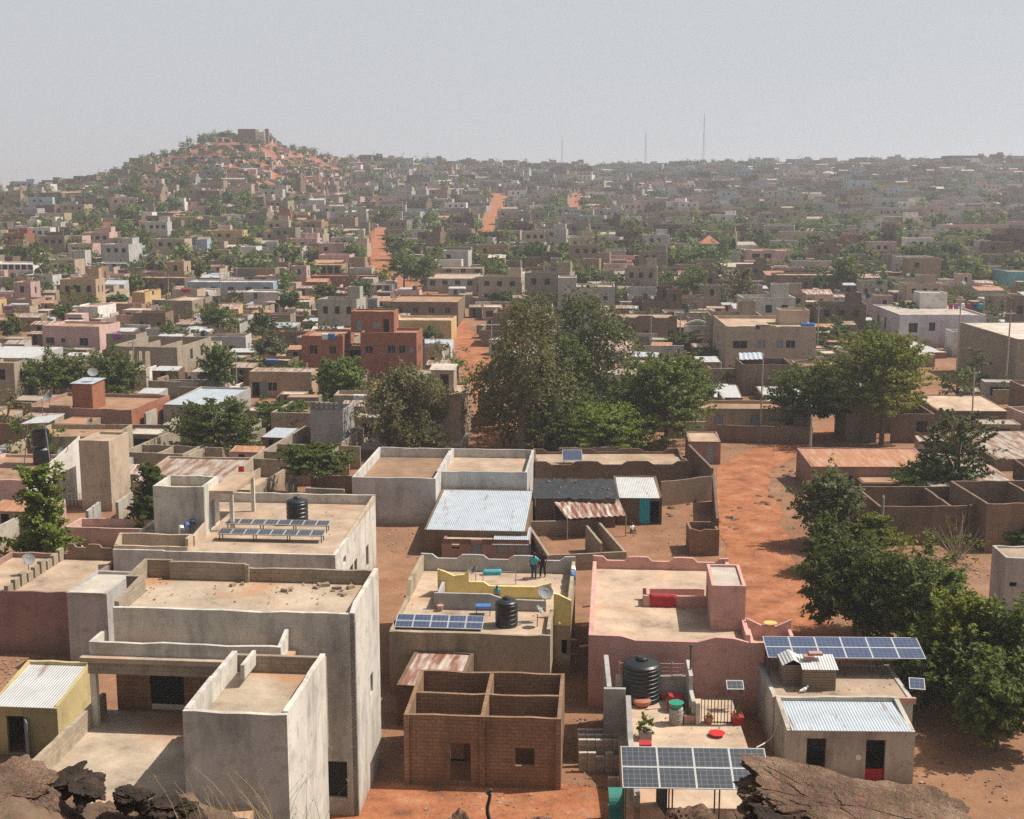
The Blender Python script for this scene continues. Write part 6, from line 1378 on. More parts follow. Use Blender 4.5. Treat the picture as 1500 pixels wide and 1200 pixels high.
mids = [(320,498,440,84,'round','lfm','round green tree in front of the dusty pink house row'),(385,505,452,44,'round','lfg','small grey green tree by the white stepped house'),(530,449,409,42,'round','lfd','round dark tree before the long red brown house'),(425,462,424,38,'round','lfd','dark upright tree right of the white stepped house'),(476,446,416,48,'airy','lfb','light green round tree left of the round dark one'),(592,428,363,58,'round','lfd','tall dark twin tree above the grey four window house'),(622,428,366,46,'round','lfm','green tree right of the tall dark twin tree'),(568,332,297,42,'round','lfm','rounded lone tree on the far slope'),(1008,447,388,60,'round','lfm','big green tree by the stained grey house'),(1085,452,392,52,'airy','lfo','olive tree with bare earth beneath it'),(1240,432,368,56,'round','lfm','leafy tree right of the arched grey brown house'),(1200,434,399,30,'round','lfd','dark round tree in front of the arched grey brown house'),(782,392,346,54,'round','lfm','green tree near the end of the red lane'),(1250,346,309,66,'round','lfd','wide dark tree above the brick red window house'),(1330,352,318,46,'tier','lfy','yellow green tree right of the brick red window house'),(1352,396,346,76,'round','lfm','large green tree below the long salmon house'),(1402,420,395,56,'round','lfm','rounded green tree left of the bright teal house'),(1218,512,478,78,'airy','lfm','green tree against the tan two storey house side'),(998,518,486,62,'airy','lfm','dark flat tree in front of the arched gate'),(582,548,514,48,'bush','lfm','green bush before the red two storey house front'),(630,504,476,24,'round','lfd','small dark tree at the corner of the long beige house'),(16,505,462,34,'round','lfm','dark green tree at the left picture edge'),(402,532,488,56,'round','lfg','dull green tree behind the lilac porch house'),(92,476,444,34,'round','lfm','small green tree left of the pink trimmed white house'),(172,450,430,46,'round','lfm','low green tree beside the ochre block house'),(378,312,296,30,'round','lfd','dark tree in the far left quarter'),(860,335,309,28,'round','lfd','dark tree by the far red bank'),(932,368,323,34,'gum','lfo','tall olive tree right of the red lane houses'),(1015,366,330,34,'gum','lfg','upright green tree left of the red tiled roof room'),(1056,356,330,28,'round','lfd','dark round tree right of the red tiled roof room'),(1105,370,328,34,'round','lfm','green tree behind the wide pink house'),(1190,368,338,40,'round','lfm','green tree beside the dull block house'),(858,420,396,50,'airy','lfb','light green tree over the stained grey house'),(660,470,452,30,'bush','lfm','green bush by the long dark windowed house'),(735,450,424,50,'round','lfm','green trees beside the stained grey house, left one'),(790,458,428,60,'airy','lfm','wide light tree beside the stained grey house'),(1330,490,440,60,'airy','lfm','green hedge like tree left of the lilac house roof'),(590,395,372,30,'round','lfd','small dark tree on the sandy street'),(1072,392,352,22,'round','lfd','thin dark tree left of the wide pink house'),(1366,300,282,20,'round','lfd','round dark tree on the far right slope'),(438,300,286,26,'round','lfm','green tree below the hill shoulder'),(300,410,384,40,'round','lfm','green tree beyond the bright pink rooms')]
for i, (px_, bs_, tp_, w_, kd, mt, lb) in enumerate(mids):
    P = hit(px_, bs_); ptree(lb, px_, bs_, tp_, w_, kd, mt, 1900 if P.y < 330 else 1100, .26 if P.y < 330 else .36, .15, trunks=1)
# ---- dirt roads laid on the ground
def road(pts, name, w0, seed):
    w = [hit(*p) for p in pts]; P_ = []
    for a, b in zip(w, w[1:]):
        n = max(2, int((b-a).length/2.2)); P_ += [a.lerp(b, i/n) for i in range(n)]
    P_.append(w[-1]); m = MB(); nn = 6; V = []
    for i, p in enumerate(P_):
        d = (P_[min(i+1, len(P_)-1)]-P_[max(i-1, 0)]).xy.normalized(); sd = Vector((d.y, -d.x))
        for k in range(nn+1):
            t = k/nn*2-1; q = p.xy+sd*t*w0*(1+.35*mnoise.noise(Vector((i*.31, seed+(2 if t > 0 else 0), 0)))+.15*mnoise.noise(Vector((i*.9, seed+(5 if t > 0 else 0), 0)))); V.append((q.x, q.y, ground(q.x, q.y)+.025+.03*(1-t*t)))
    m.v = V; m.f = [[i*(nn+1)+k, i*(nn+1)+k+1, (i+1)*(nn+1)+k+1, (i+1)*(nn+1)+k] for i in range(len(P_)-1) for k in range(nn)]; m.m = [0]*len(m.f)
    tag(m.build(name, M['road'], None, uv=False, sm=True), kind='structure')
def road_mat():
    m, nt, N, Lk = newmat('orange dirt road'); tc = N('ShaderNodeTexCoord'); P = tc.outputs['Object']
    a = N('ShaderNodeTexNoise', i_Scale=.5, i_Detail=8.0, i_Roughness=.7); Lk(P, a.inputs['Vector']); b = N('ShaderNodeTexNoise', i_Scale=6.0, i_Detail=6.0, i_Roughness=.75); Lk(P, b.inputs['Vector'])
    r = ramp(N, [(.34,(.20,.085,.05)),(.45,(.32,.125,.062)),(.57,(.40,.165,.082)),(.70,(.43,.25,.16))]); Lk(a.outputs['Fac'], r.inputs[0]); c = mix(N, Lk, .6, r.outputs[0], b.outputs['Color'], 'SOFT_LIGHT')
    bs = N('ShaderNodeBsdfPrincipled', i_Roughness=.95); bs.inputs['Specular IOR Level'].default_value = .1; Lk(c, bs.inputs['Base Color']); bp = N('ShaderNodeBump', i_Strength=.6, i_Distance=.1); Lk(b.outputs['Fac'], bp.inputs['Height']); Lk(bp.outputs[0], bs.inputs['Normal'])
    o = N('ShaderNodeOutputMaterial'); Lk(bs.outputs[0], o.inputs[0]); return m
M['road'] = road_mat()
road([(1168,940),(1130,880),(1108,790),(1085,720),(1092,685),(1140,662),(1200,640),(1260,632),(1330,622)], 'dirt_road', 2.7, 3)
road([(738,690),(738,620),(692,520),(668,480),(640,440),(560,402),(552,350),(560,335)], 'dirt_street', 2.7, 8)
road([(706,362),(722,320),(733,284)], 'red_lane', 3.2, 14)
road([(836,318),(845,285)], 'red_path', 2.6, 21)
road([(455,1168),(560,1172),(700,1178),(830,1180),(930,1190)], 'earth_track', 2.0, 31)
# ================================================================== THE REST OF THE TOWN
STREETS = [[(740,690),(738,620),(692,520),(668,480),(640,440),(560,402),(552,350),(560,335)],[(706,362),(722,320),(733,284)],[(838,318),(845,285)],[(1130,915),(1100,760),(1080,690),(1190,642),(1310,622)],[(1310,622),(1390,560),(1400,530)],[(545,830),(640,840)]]
SEG = []
for s in STREETS:
    w = [hit(*p) for p in s]; SEG += [(a.x, a.y, b.x, b.y, 3.2 if s[0][0] not in (1130,) else 8) for a, b in zip(w, w[1:])]
def in_street(x, y, m=0):
    for ax, ay, bx, by, w in SEG:
        dx, dy = bx-ax, by-ay; t = max(0, min(1, ((x-ax)*dx+(y-ay)*dy)/(dx*dx+dy*dy+1e-9)))
        if math.hypot(x-ax-dx*t, y-ay-dy*t) < w+m: return True
    return False
P = hit(1030, 326); o = rock('earth_bank', None, P+Vector((0,4,-1)), (23, 7, 6.5), 61, 'bank', (0, math.radians(-6), math.radians(-5)), 5, .3); tag(o, kind='structure'); OBB.append((P.x, P.y+3, 22, 9, 0))
P = hit(900, 312); o = rock('red_bank', None, P+Vector((0,3,-1)), (20, 5, 4.0), 62, 'road', (0, 0, .03), 5, .3); tag(o, kind='structure'); OBB.append((P.x, P.y+2, 19, 6, 0))
P = hit(598, 800); OBB.append((P.x, P.y, 2.6, 3.5, .08))
# prototypes: built once, far below ground names are the kinds themselves; each is then used for its first spot
CW = {'mud':'brown mud','brown':'dark brown','block':'grey block','tan':'tan','sand':'sand coloured','rose':'pale pink','grey':'grey','white':'white','ochre':'ochre','red':'red brown','blue':'pale blue','lgrey':'light grey','stain':'stained grey','plum':'plum brown','conc':'dusty grey'}
def proto(kind):
    R = empty(kind, (0,0,0))
    A = dict(far=True)
    if kind == 'flat_house': W, D, h = 10, 8, 3.3; block(R, W, D, h, M['mud'], M['rs'], par=.45, ops=[('f',.25,.9,1.1,1.1,'w'),('f',.5,.05,1,2.1,'d'),('f',.78,.9,1.1,1.1,'w'),('r',.5,1,1,1.1,'w')], **A)
    elif kind == 'storey_house':
        W, D, h = 10, 9, 6.4; block(R, W, D, h, M['mud'], M['rs'], par=.6, ops=[('f',.2,4.1,1.2,1.2,'w'),('f',.5,4.1,1.2,1.2,'w'),('f',.8,4.1,1.2,1.2,'w'),('f',.2,1,1.2,1.2,'w'),('f',.75,1,1.2,1.2,'w'),('f',.5,.05,1,2.1,'d'),('r',.3,4,1,1.2,'w'),('r',.7,4,1,1.2,'w')], **A)
        block(R, 3.2, 3.2, 2.6, M['mud'], M['rs'], x=6.3, y=5.2, z=5.6, par=.2, wname='stair_tower', rname='tower_roof')
    elif kind == 'court_house':
        W, D, h = 13, 12, 2.9
        block(R, W, 5, 3.2, M['mud'], M['rs'], y=7.2, x=.001, par=.4, far=True, ops=[('f',.3,.05,1,2,'d'),('f',.6,.9,1,1,'w')])
        m = MB(); m.panel((0,0),(1,0),W,.2,0,2.2,[(5,6.4,0,2.0)]); m.panel((W,.2),(0,1),6.9,.2,0,2.2); m.panel((0,7.1),(0,-1),6.9,.2,0,2.2); m.panel((7.5,.21),(0,1),4.5,.2,0,2.9); m.panel((7.71,4.5),(1,0),W-7.95,.2,0,2.9); m.build('yard_wall', M['mud'], R)
        m = MB(); m.solid([(7.72,.3,2.35),(W-.25,.3,2.35),(W-.25,4.45,2.75),(7.72,4.45,2.75)],[(7.72,.3,2.4),(W-.25,.3,2.4),(W-.25,4.45,2.8),(7.72,4.45,2.8)]); m.build('tin_roof', M['tino'], R)
    elif kind == 'tin_house': W, D, h = 9, 6, 3.3; block(R, W, D, h, M['mud'], M['tin'], kind='tin', par=.12, hf=2.6, ops=[('f',.3,.05,1,2,'d'),('f',.65,.9,1.1,1,'w')], **A)
    elif kind == 'roofless_house': W, D, h = 10, 8, 2.9; block(R, W, D, h, M['mud'], None, kind='open', ops=[('f',.3,.05,1,2,'o'),('f',.7,.9,1,1,'o'),('r',.5,.9,1,1,'o')], rooms=[(5,.2,5,7.8,2.8),(.2,4,4.9,4,2.85),(5.1,4.3,9.8,4.3,2.75)], **A)
    elif kind == 'stepped_house':
        W, D, h = 12, 8, 3.2; block(R, 7.2, D, h, M['mud'], M['rs'], par=.4, ops=[('f',.3,.9,1.1,1.1,'w'),('f',.7,.05,1,2.1,'d')], **A)
        block(R, 4.7, 6, 5.2, M['mud'], M['rs'], x=7.21, y=1.2, par=.3, wname='tall_room', rname='tall_roof', ops=[('f',.5,3.4,1.1,1.1,'w'),('r',.5,3.2,1.0,1.1,'w')], far=True)
    else: W, D, h = 4.5, 4, 2.5; block(R, W, D, h, M['mud'], M['tino'], kind='tin', par=.03, hf=2.15, ops=[('f',.4,.05,.9,1.9,'o')], **A)
    return R, W, D
KINDS = {k: proto(k) for k in ('flat_house','storey_house','court_house','tin_house','roofless_house','stepped_house','small_shed')}
KW = {'flat_house':'flat roofed house','storey_house':'two storey house','court_house':'walled courtyard house','tin_house':'house with slanting roof','roofless_house':'roofless house','stepped_house':'house with a taller room','small_shed':'small shed'}
for R, W, D in KINDS.values():
    for c in R.children_recursive:
        for sl in c.material_slots: sl.link = 'OBJECT'; sl.material = c.data.materials[0]
used = set(); used_labels = {}
def unique_label(base, pt, depth, tree_=False):
    """say which one by the landmarks around it: pairs of references until the phrase is new"""
    c = sorted(REF, key=lambda r: abs(r[0]-pt[0])*1.0+abs(r[1]-pt[1])*1.6)[:9]
    for r in c:
        rel = 'behind' if depth > r[2]+6 else ('in front of' if depth < r[2]-6 else 'beside')
        lb = f'{base} {rel} {r[3]}'
        if lb not in used and len(lb.split()) <= 16: used.add(lb); return lb, None
    for r in c[:6]:
        for q in c[:9]:
            if r is q: continue
            L_, R__ = (r, q) if r[0] < q[0] else (q, r)
            if not (L_[0] <= pt[0] <= R__[0]): continue
            lb = f'{base} between {L_[3]} and {R__[3]}'
            if len(lb.split()) <= 16 and lb not in used: used.add(lb); return lb, None
    for r in c[:5]:
        side = 'right of' if pt[0] > r[0] else 'left of'
        far = 'far behind' if depth > r[2]+60 else ('uphill of' if depth > r[2] else 'downhill of')
        lb = f'{base} {far} and {side} {r[3]}'
        if len(lb.split()) <= 16 and lb not in used: used.add(lb); return lb, None
    lb = f'{base} among others {"on the hillside" if depth > 600 else "in the crowded quarter"} near {c[0][3]}'
    return lb, lb
def pick_wall(D, px):
    r = rnd.random(); left = px < 520
    if D > 560 and rnd.random() < .45: return rnd.choice(['grey','grey','lgrey','conc','block','stain','sand','blue','rose','white','grey','block'])
    tab = [('brown',.15),('mud',.10),('block',.20),('conc',.13),('tan',.09),('sand',.08),('stain',.04),('rose',.07),('red',.008),('grey',.11),('lgrey',.06),('white',.03),('ochre',.01)]
    if left and D > 250: tab = [('sand',.15),('tan',.15),('rose',.10),('white',.03),('block',.20),('brown',.18),('ochre',.04),('blue',.03),('lgrey',.06),('red',.02)]
    t = sum(b for _, b in tab); r *= t
    for k, b in tab:
        r -= b
        if r <= 0: return k
    return tab[0][0]
cand = []
y = 96.0
while y < 1245:
    sp = 8.2 if y < 330 else 8.8
    x = -.46*y-20
    while x < .46*y+20:
        xx, yy = x+rnd.uniform(-3.2,3.2), y+rnd.uniform(-3.4,3.4)
        x += sp
        px = 750+F*xx/yy
        if not -60 < px < 1560: continue
        Dd = math.hypot(xx, yy); Rr = lerp_tab(RID, px)
        if Dd > Rr+18: continue
        # the upper hill is bare and rocky; the dark bank on the right too
        if 190 < px < 520 and lerp_tab(SIL, px) < 238 and Dd > Rr-150 and rnd.random() < .70: continue
        if rnd.random() < (.04 if Dd > 160 else .25): continue
        cand.append((xx, yy, Dd))
    y += 7.2 if y < 330 else 8.4
cand.sort(key=lambda c: c[2])
FLAT = []; NIND = 0; MASS = []; MAXIND = 262
KT = [('flat_house',.27),('storey_house',.24),('court_house',.13),('tin_house',.10),('roofless_house',.10),('stepped_house',.13),('small_shed',.03)]
first = {k: True for k in KINDS}
def blocks_view(pts, depth, own):
    xs = [p[0] for p in pts]; ys = [p[1] for p in pts]; b = (min(xs), min(ys), max(xs), max(ys))
    for (x0, y0, x1, y1, d) in BOX:
        if d < depth: continue
        ox = min(b[2], x1)-max(b[0], x0); oy = min(b[3], y1)-max(b[1], y0)
        if ox > 0 and oy > 0 and ox*oy > .22*(x1-x0)*(y1-y0): return True
    return False
for (x, y, Dd) in cand:
    r = rnd.random(); kd = 'flat_house'
    for k, b in KT:
        r -= b
        if r <= 0: kd = k; break
    if kd == 'storey_house' and Dd < 200: kd = 'flat_house'
    R0, W, D = KINDS[kd]; s = rnd.uniform(.52, .95) if Dd > 260 else rnd.uniform(.6, 1.0); sx, sy, sz = s*rnd.uniform(.8,1.2), s*rnd.uniform(.65,1.0), rnd.uniform(.95,1.4)
    if kd == 'storey_house': sx, sy = max(sx, .75), max(sy, .6); sz *= .88
    if Dd > 520: sx *= 1.4; sz *= .92
    px = 750+F*x/y; up = 190 < px < 520 and lerp_tab(SIL, px) < 238 and Dd > lerp_tab(RID, px)-170
    if up: sz *= .68; kd = 'flat_house' if kd in ('storey_house','stepped_house') else kd; R0, W, D = KINDS[kd]
    ang = math.radians((5.5 if px < 1000 else 1.5)+rnd.gauss(0, 4 if Dd < 400 else 9))
    ok = False
    for tr in range(3):
        w, d = W*sx, D*sy
        if not in_street(x, y, max(w, d)*.45) and not obb_hit((x, y, w/2, d/2, ang)): ok = True; break
        if tr == 0: x += rnd.uniform(-3,3); y += rnd.uniform(-3,3)
        else: kd = 'small_shed'; R0, W, D = KINDS[kd]
    if not ok: continue
    ex = Vector((math.cos(ang), -math.sin(ang), 0)); ey = Vector((math.sin(ang), math.cos(ang), 0))
    z = min(ground(*(Vector((x,y,0))+ex*a*w/2+ey*b*d/2).xy) for a in (-1,1) for b in (-1,1))
    P = Vector((x, y, z))-ex*w/2-ey*d/2
    if Dd < 400:
        hh = 3.3*sz*(2 if kd == 'storey_house' else 1)
        pts = [pr(P+ex*a+ey*b+Vector((0,0,c))) for a in (0,w) for b in (0,d) for c in (0,hh)]
        if blocks_view(pts, y, None): continue
    OBB.append((x, y, w/2, d/2, ang))
    col = pick_wall(Dd, px) if not up else rnd.choice(['brown','mud','block','brown','tan'])
    if NIND < MAXIND:
        NIND += 1
        if first[kd]: o = R0; first[kd] = False
        else: o = copy_tree(R0)
        if kd in ('flat_house','stepped_house') and Dd < 420: FLAT.append((P, ex, ey, w*(1 if kd == 'flat_house' else .55), d, 3.25*sz, y))
        o.location = P-Vector((0,0,.05)); o.rotation_euler.z = -ang; o.scale = (sx, sy, sz)
        rc = rnd.choice(['rs','rg','rd','rg','rw','rd']); tn = rnd.choice(['tin','tino','tino','rust','tinb','rustw'])
        for c in o.children:
            nm = c.name.split('.')[0]
            if nm in ('wall','stair_tower','tall_room','yard_wall'): c.material_slots[0].material = M[col]
            elif nm in ('roof','tower_roof','tall_roof'): c.material_slots[0].material = M[tn if kd in ('tin_house','small_shed') else rc]
            elif nm == 'tin_roof': c.material_slots[0].material = M[tn]
        rw = {'rs':'sandy','rd':'earth','rg':'concrete','rw':'pale','tin':'zinc','tino':'dull tin','rust':'rusty','tinb':'bluish tin','rustw':'peeling rusty'}
        rt = '' if kd == 'roofless_house' else f' with {rw[tn if kd in ("tin_house","small_shed") else rc]} roof'
        base = f'{CW[col]} {KW[kd]}'+rt if kd not in ('tin_house','stepped_house','court_house') else f'{CW[col]} {KW[kd]}'
        lb, gp = unique_label(base, pr(P+ex*w/2+Vector((0,0,2))), y)
        if gp: gp = 'lookalike '+gp
        tag(o, lb, 'shed' if kd == 'small_shed' else 'house', gp or 'flat houses filling the town')
    else: MASS.append((P, w, d, ang, sz*2.4 if kd == 'small_shed' else sz, kd, col, Dd))
# yard walls and sheds fill the gaps
NS = NW = 0; wp = None
for _ in range(26000):
    y = 100+1140*rnd.random()**.8; x = rnd.uniform(-.44,.44)*y; px = 750+F*x/y; Dd = math.hypot(x, y)
    if not -40 < px < 1540 or Dd > lerp_tab(RID, px)+10: continue
    if 190 < px < 520 and lerp_tab(SIL, px) < 232 and Dd > lerp_tab(RID, px)-110 and rnd.random() < .8: continue
    ang = math.radians((5.5 if px < 1000 else 1.5)+rnd.gauss(0, 5)); wall_ = rnd.random() < .6
    if wall_: w, d = (rnd.uniform(3,9), .25) if rnd.random() < .55 else (.25, rnd.uniform(3,9))
    else: w, d = rnd.uniform(2.4,5), rnd.uniform(2.4,4.5)
    if in_street(x, y, max(w, d)*.4) or obb_hit((x, y, w/2, d/2, ang), .15): continue
    z = ground(x, y)-.2; ex = Vector((math.cos(ang), -math.sin(ang), 0)); ey = Vector((math.sin(ang), math.cos(ang), 0)); P = Vector((x, y, z))-ex*w/2-ey*d/2
    hh = rnd.uniform(1.7,2.6) if wall_ else rnd.uniform(2.1,2.9)
    if Dd < 400 and blocks_view([pr(P+ex*a+ey*b+Vector((0,0,c))) for a in (0,w) for b in (0,d) for c in (0,hh)], y, None): continue
    OBB.append((x, y, w/2, d/2, ang)); col = pick_wall(Dd, px)
    if wall_ and NW < 140:
        NW += 1; m = MB(); L = max(w, d); top = [(0,hh)]+[(L*t, hh-rnd.choice([0,0,.1,.3])) for t in (.3,.5,.7)]+[(L,hh)]
        if w > d: m.panel((0,0),(1,0),w,d,0,top)
        else: m.panel((w,0),(0,1),d,w,0,top)
        o = m.build('yard_wall', M[col], None, loc=P, rz=-ang); lb, gp = unique_label(f'{CW[col]} yard wall', pr(P+Vector((0,0,1))), y); tag(o, lb, 'wall', ('lookalike '+gp) if gp else 'yard walls through the town', 'thing')
    elif not wall_ and NS < 90:
        NS += 1; o = copy_tree(KINDS['small_shed'][0]); o.location = P; o.rotation_euler.z = -ang; o.scale = (w/4.5, d/4, hh/2.5); tn = rnd.choice(['tin','tino','tino','rust','tinb','rustw'])
        for c in o.children:
            nm = c.name.split('.')[0]
            if nm == 'wall': c.material_slots[0].material = M[col]
            elif nm == 'roof': c.material_slots[0].material = M[tn]
        lb, gp = unique_label(f'{CW[col]} small shed', pr(P+Vector((0,0,1))), y); tag(o, lb, 'shed', ('lookalike '+gp) if gp else 'sheds in the yards')
    else: MASS.append((P, w, d, ang, hh, 'yard' if wall_ else 'small_shed', col, Dd))
for k, v in first.items():
    if v:
        for c in list(KINDS[k][0].children_recursive): bpy.data.objects.remove(c)
        bpy.data.objects.remove(KINDS[k][0])
# the houses beyond the nearest ones read as one mass
cols = ['mud','brown','block','tan','sand','rose','grey','white','ochre','red','blue','lgrey','stain','conc']
roofs = ['rs','rd','rg','rw','tino','rust']
mb = MB(); mi_d = len(cols)+len(roofs)
for (P, w, d, a, sz, kd, col, Dd) in MASS:
    wm = cols.index(col); rm = len(cols)+(rnd.choice([0,0,1,2,3]) if kd not in ('tin_house','small_shed') else rnd.choice([4,4,5,3]))
    h = {'flat_house':3.3,'storey_house':6.3,'court_house':3,'tin_house':3,'roofless_house':2.9,'stepped_house':3.2,'small_shed':1.0,'yard':1}[kd]*sz
    n0 = len(mb.v); t = .25
    def shell(x0, x1, y0, y1, z0, z1, par, rmi):
        for (X0,X1,Y0,Y1) in ((x0,x1,y0,y0+t),(x0,x1,y1-t,y1),(x0,x0+t,y0+t,y1-t),(x1-t,x1,y0+t,y1-t)): mb.box(X0,X1,Y0,Y1,z0,z1,wm)
        if rmi is not None: mb.box(x0+t,x1-t,y0+t,y1-t,z1-par-.2,z1-par,rmi)
    if kd == 'yard':
        mb.box(0,w,0,d,-.6,sz,wm); h = 0
    elif kd == 'court_house':
        shell(0,w,0,d*.5,-.6,2.2,0,None); shell(0,w,d*.5,d,-.6,h,.4,rm); mb.box(w*.6,w-.3,.3,d*.45,1.9,2.5,len(cols)+rnd.choice([4,5]))
    elif kd == 'tin_house':
        mb.box(0,w,0,d,-.6,h*.8,wm); mb.solid([(-.2,-.2,h*.8+.01),(w+.2,-.2,h*.8+.01),(w+.2,d+.2,h),(-.2,d+.2,h)],[(-.2,-.2,h*.8+.1),(w+.2,-.2,h*.8+.1),(w+.2,d+.2,h+.1),(-.2,d+.2,h+.1)],rm)
    elif kd == 'roofless_house': shell(0,w,0,d,-.6,h,0,None); mb.box(w*.5,w*.5+t,t,d-t,-.6,h-.1,wm)
    elif kd == 'stepped_house': shell(0,w*.6,0,d,-.6,h,.4,rm); shell(w*.55,w,d*.15,d*.9,-.6,h*1.45,.3,rm)
    elif kd == 'storey_house': shell(0,w,0,d,-.6,h,.5,rm); (shell(w*.55,w*.95,d*.4,d*.9,h-.5,h+1.6,.2,rm) if rnd.random() < .4 else None)
    else: shell(0,w,0,d,-.6,h,.4 if kd != 'small_shed' else .05,rm)
    for k in range(rnd.choice([1,2,3])):
        u = w*(k+.7)/3.6; zz_ = (h-2.2 if kd == 'storey_house' else .9)
        if zz_+1.1 < h-.2: mb.box(u,u+1.1,-.03,.05,zz_,zz_+1.15,mi_d)
    if h > 2.3 and rnd.random() < .35: mb.box(w*.4,w*.4+1,-.03,.05,0,2.0,mi_d)
    c, s = math.cos(a), math.sin(a)
    for i in range(n0, len(mb.v)):
        X, Y, Z = mb.v[i]; mb.v[i] = (P.x+X*c+Y*s, P.y-X*s+Y*c, P.z+Z)
if MASS:
    o = mb.build('far_houses', [M[k] for k in cols]+[M[k] for k in roofs]+[M['dark']], None, uv=True); tag(o, kind='stuff')
print('individual houses', NIND, 'mass', len(MASS))
# ---- what stands and hangs on those roofs
rnd.shuffle(FLAT)
for i, (P, ex, ey, w, d, h, y) in enumerate(FLAT[:84]):
    q = P+ex*w*rnd.uniform(.25,.75)+ey*d*rnd.uniform(.4,.8)+Vector((0,0,h-.42)); pt = pr(q)
    if i < 16:
        lb, gp = unique_label('black water tank on a roof', pt, y); water_tank(lb, q, rnd.uniform(.45,.62), rnd.uniform(1.1,1.5), 4, ('lookalike '+gp) if gp else 'black plastic water tanks')
    elif i < 40:
        lb, gp = unique_label('grey satellite dish on a roof', pt, y); dish(lb, q, rnd.uniform(.4,.55), rnd.uniform(-60,60), ('lookalike '+gp) if gp else 'satellite dishes')
    elif i < 62:
        m_, nm = rnd.choice((('whitecl','white'),('bluecl','blue'),('redcl','red'),('cyan','turquoise'),('purple','violet'),('navy','navy'),('yellow','yellow'))); e = P+ex*w*rnd.uniform(.2,.8)+Vector((0,0,h+.08))
        lb, gp = unique_label(f'{nm} cloth drying over a roof edge', pt, y); cloth('laundry', lb, e-ey*.05, rnd.uniform(.8,1.9), rnd.uniform(.6,.9), m_, -5, 'laundry', ('lookalike '+gp) if gp else 'laundry drying on roofs', i)
    else:
        m = MB(); hh = rnd.uniform(2.2,4.2); m.tube((0,0,0),(0,0,hh),.035,n=6); m.tube((-.5,0,hh-.15),(.6,0,hh-.15),.02,n=4)
        for k in range(5): m.tube((-.45+.24*k,-.28+.03*k,hh-.15),(-.45+.24*k,.28-.03*k,hh-.15),.014,n=4)
        lb, gp = unique_label('thin television aerial on a roof', pt, y); tag(m.build('roof_aerial', M['steel'], None, loc=q, uv=False), lb, 'aerial', ('lookalike '+gp) if gp else 'aerials on roofs')
np_ = 0
for _ in range(600):
    y = rnd.uniform(120, 420); x = rnd.uniform(-.38,.38)*y; px = 750+F*x/y
    if np_ >= 22 or not 10 < px < 1490 or in_street(x, y, .5) or (1000 < px < 1200 and y < 150) or obb_hit((x, y, .25, .25, 0), .1): continue
    hh = rnd.uniform(6, 8.5); z = ground(x, y)
    if blocks_view([pr((x-.2,y,z)), pr((x+.2,y,z+hh))], y, None): continue
    np_ += 1; R_ = empty('utility_pole', (x,y,z), rnd.uniform(-.3,.3)); m = MB(); m.tube((0,0,-.3),(rnd.uniform(-.15,.15),0,hh),.11,.075,8); m.box(-.6,.6,-.04,.04,hh-.6,hh-.5); m.build('shaft', M[rnd.choice(['pole','cpole'])], R_, uv=False); m = MB(); m.lathe([(.03,0),(.05,.06),(.03,.14)],.5,0,hh-.5,8); m.lathe([(.03,0),(.05,.06),(.03,.14)],-.5,0,hh-.5,8); m.build('insulator', M['white_pl'], R_, uv=False)
    OBB.append((x, y, .3, .3, 0)); lb, gp = unique_label('slender street pole', pr((x,y,z+hh*.6)), y); tag(R_, lb, 'pole', ('lookalike '+gp) if gp else 'poles standing in the streets')
# ---- trees of the town: shared crowns
TK = []
for i, (kd, mt, z0) in enumerate((('round','lfm',.15),('round','lfd',.12),('bush','lfd',.08),('airy','lfb',.25),('gum','lfo',.12),('round','lfg',.15),('tier','lfm',.2),('bush','lfm',.06))):
    me, cl = crown_mesh(kd, .5, 1.0, z0, 620, .042, 100+i, M[mt]); t = MB(); t.tube((0,0,-.1),(0,0,.5),.03,.018,6); g = random.Random(i)
    for c in g.sample(list(range(len(cl))), 7): t.tube((0,0,.35),cl[c][:3],.015,.005,4)
    o = t.build('trunk', M['bark'], None, uv=False); tm = o.data; bpy.data.objects.remove(o); TK.append((me, tm, kd, mt))
TW = {'lfm':'green','lfd':'dark green','lfb':'light green','lfo':'olive','lfg':'grey green'}; KS = {'round':'rounded tree','bush':'bushy tree','airy':'airy tree','gum':'tall narrow tree','tier':'layered tree'}
tc = []
for _ in range(20000):
    y = 120+1120*rnd.random()**.75; x = rnd.uniform(-.44,.44)*y; px = 750+F*x/y; Dd = math.hypot(x, y)
    if not -40 < px < 1540 or Dd > lerp_tab(RID, px)+22: continue
    dens = .55+.45*mnoise.noise(Vector((x*.012, y*.012, 3)))
    up = 190 < px < 520 and Dd > lerp_tab(RID, px)-140
    edge = Dd > lerp_tab(RID, px)-30
    if rnd.random() > (dens if not edge else .8)*(.6 if up else (.95 if Dd < 560 else .42)): continue
    tc.append((x, y, Dd, up))
tc.sort(key=lambda c: c[2]); NT = 0; TM = []
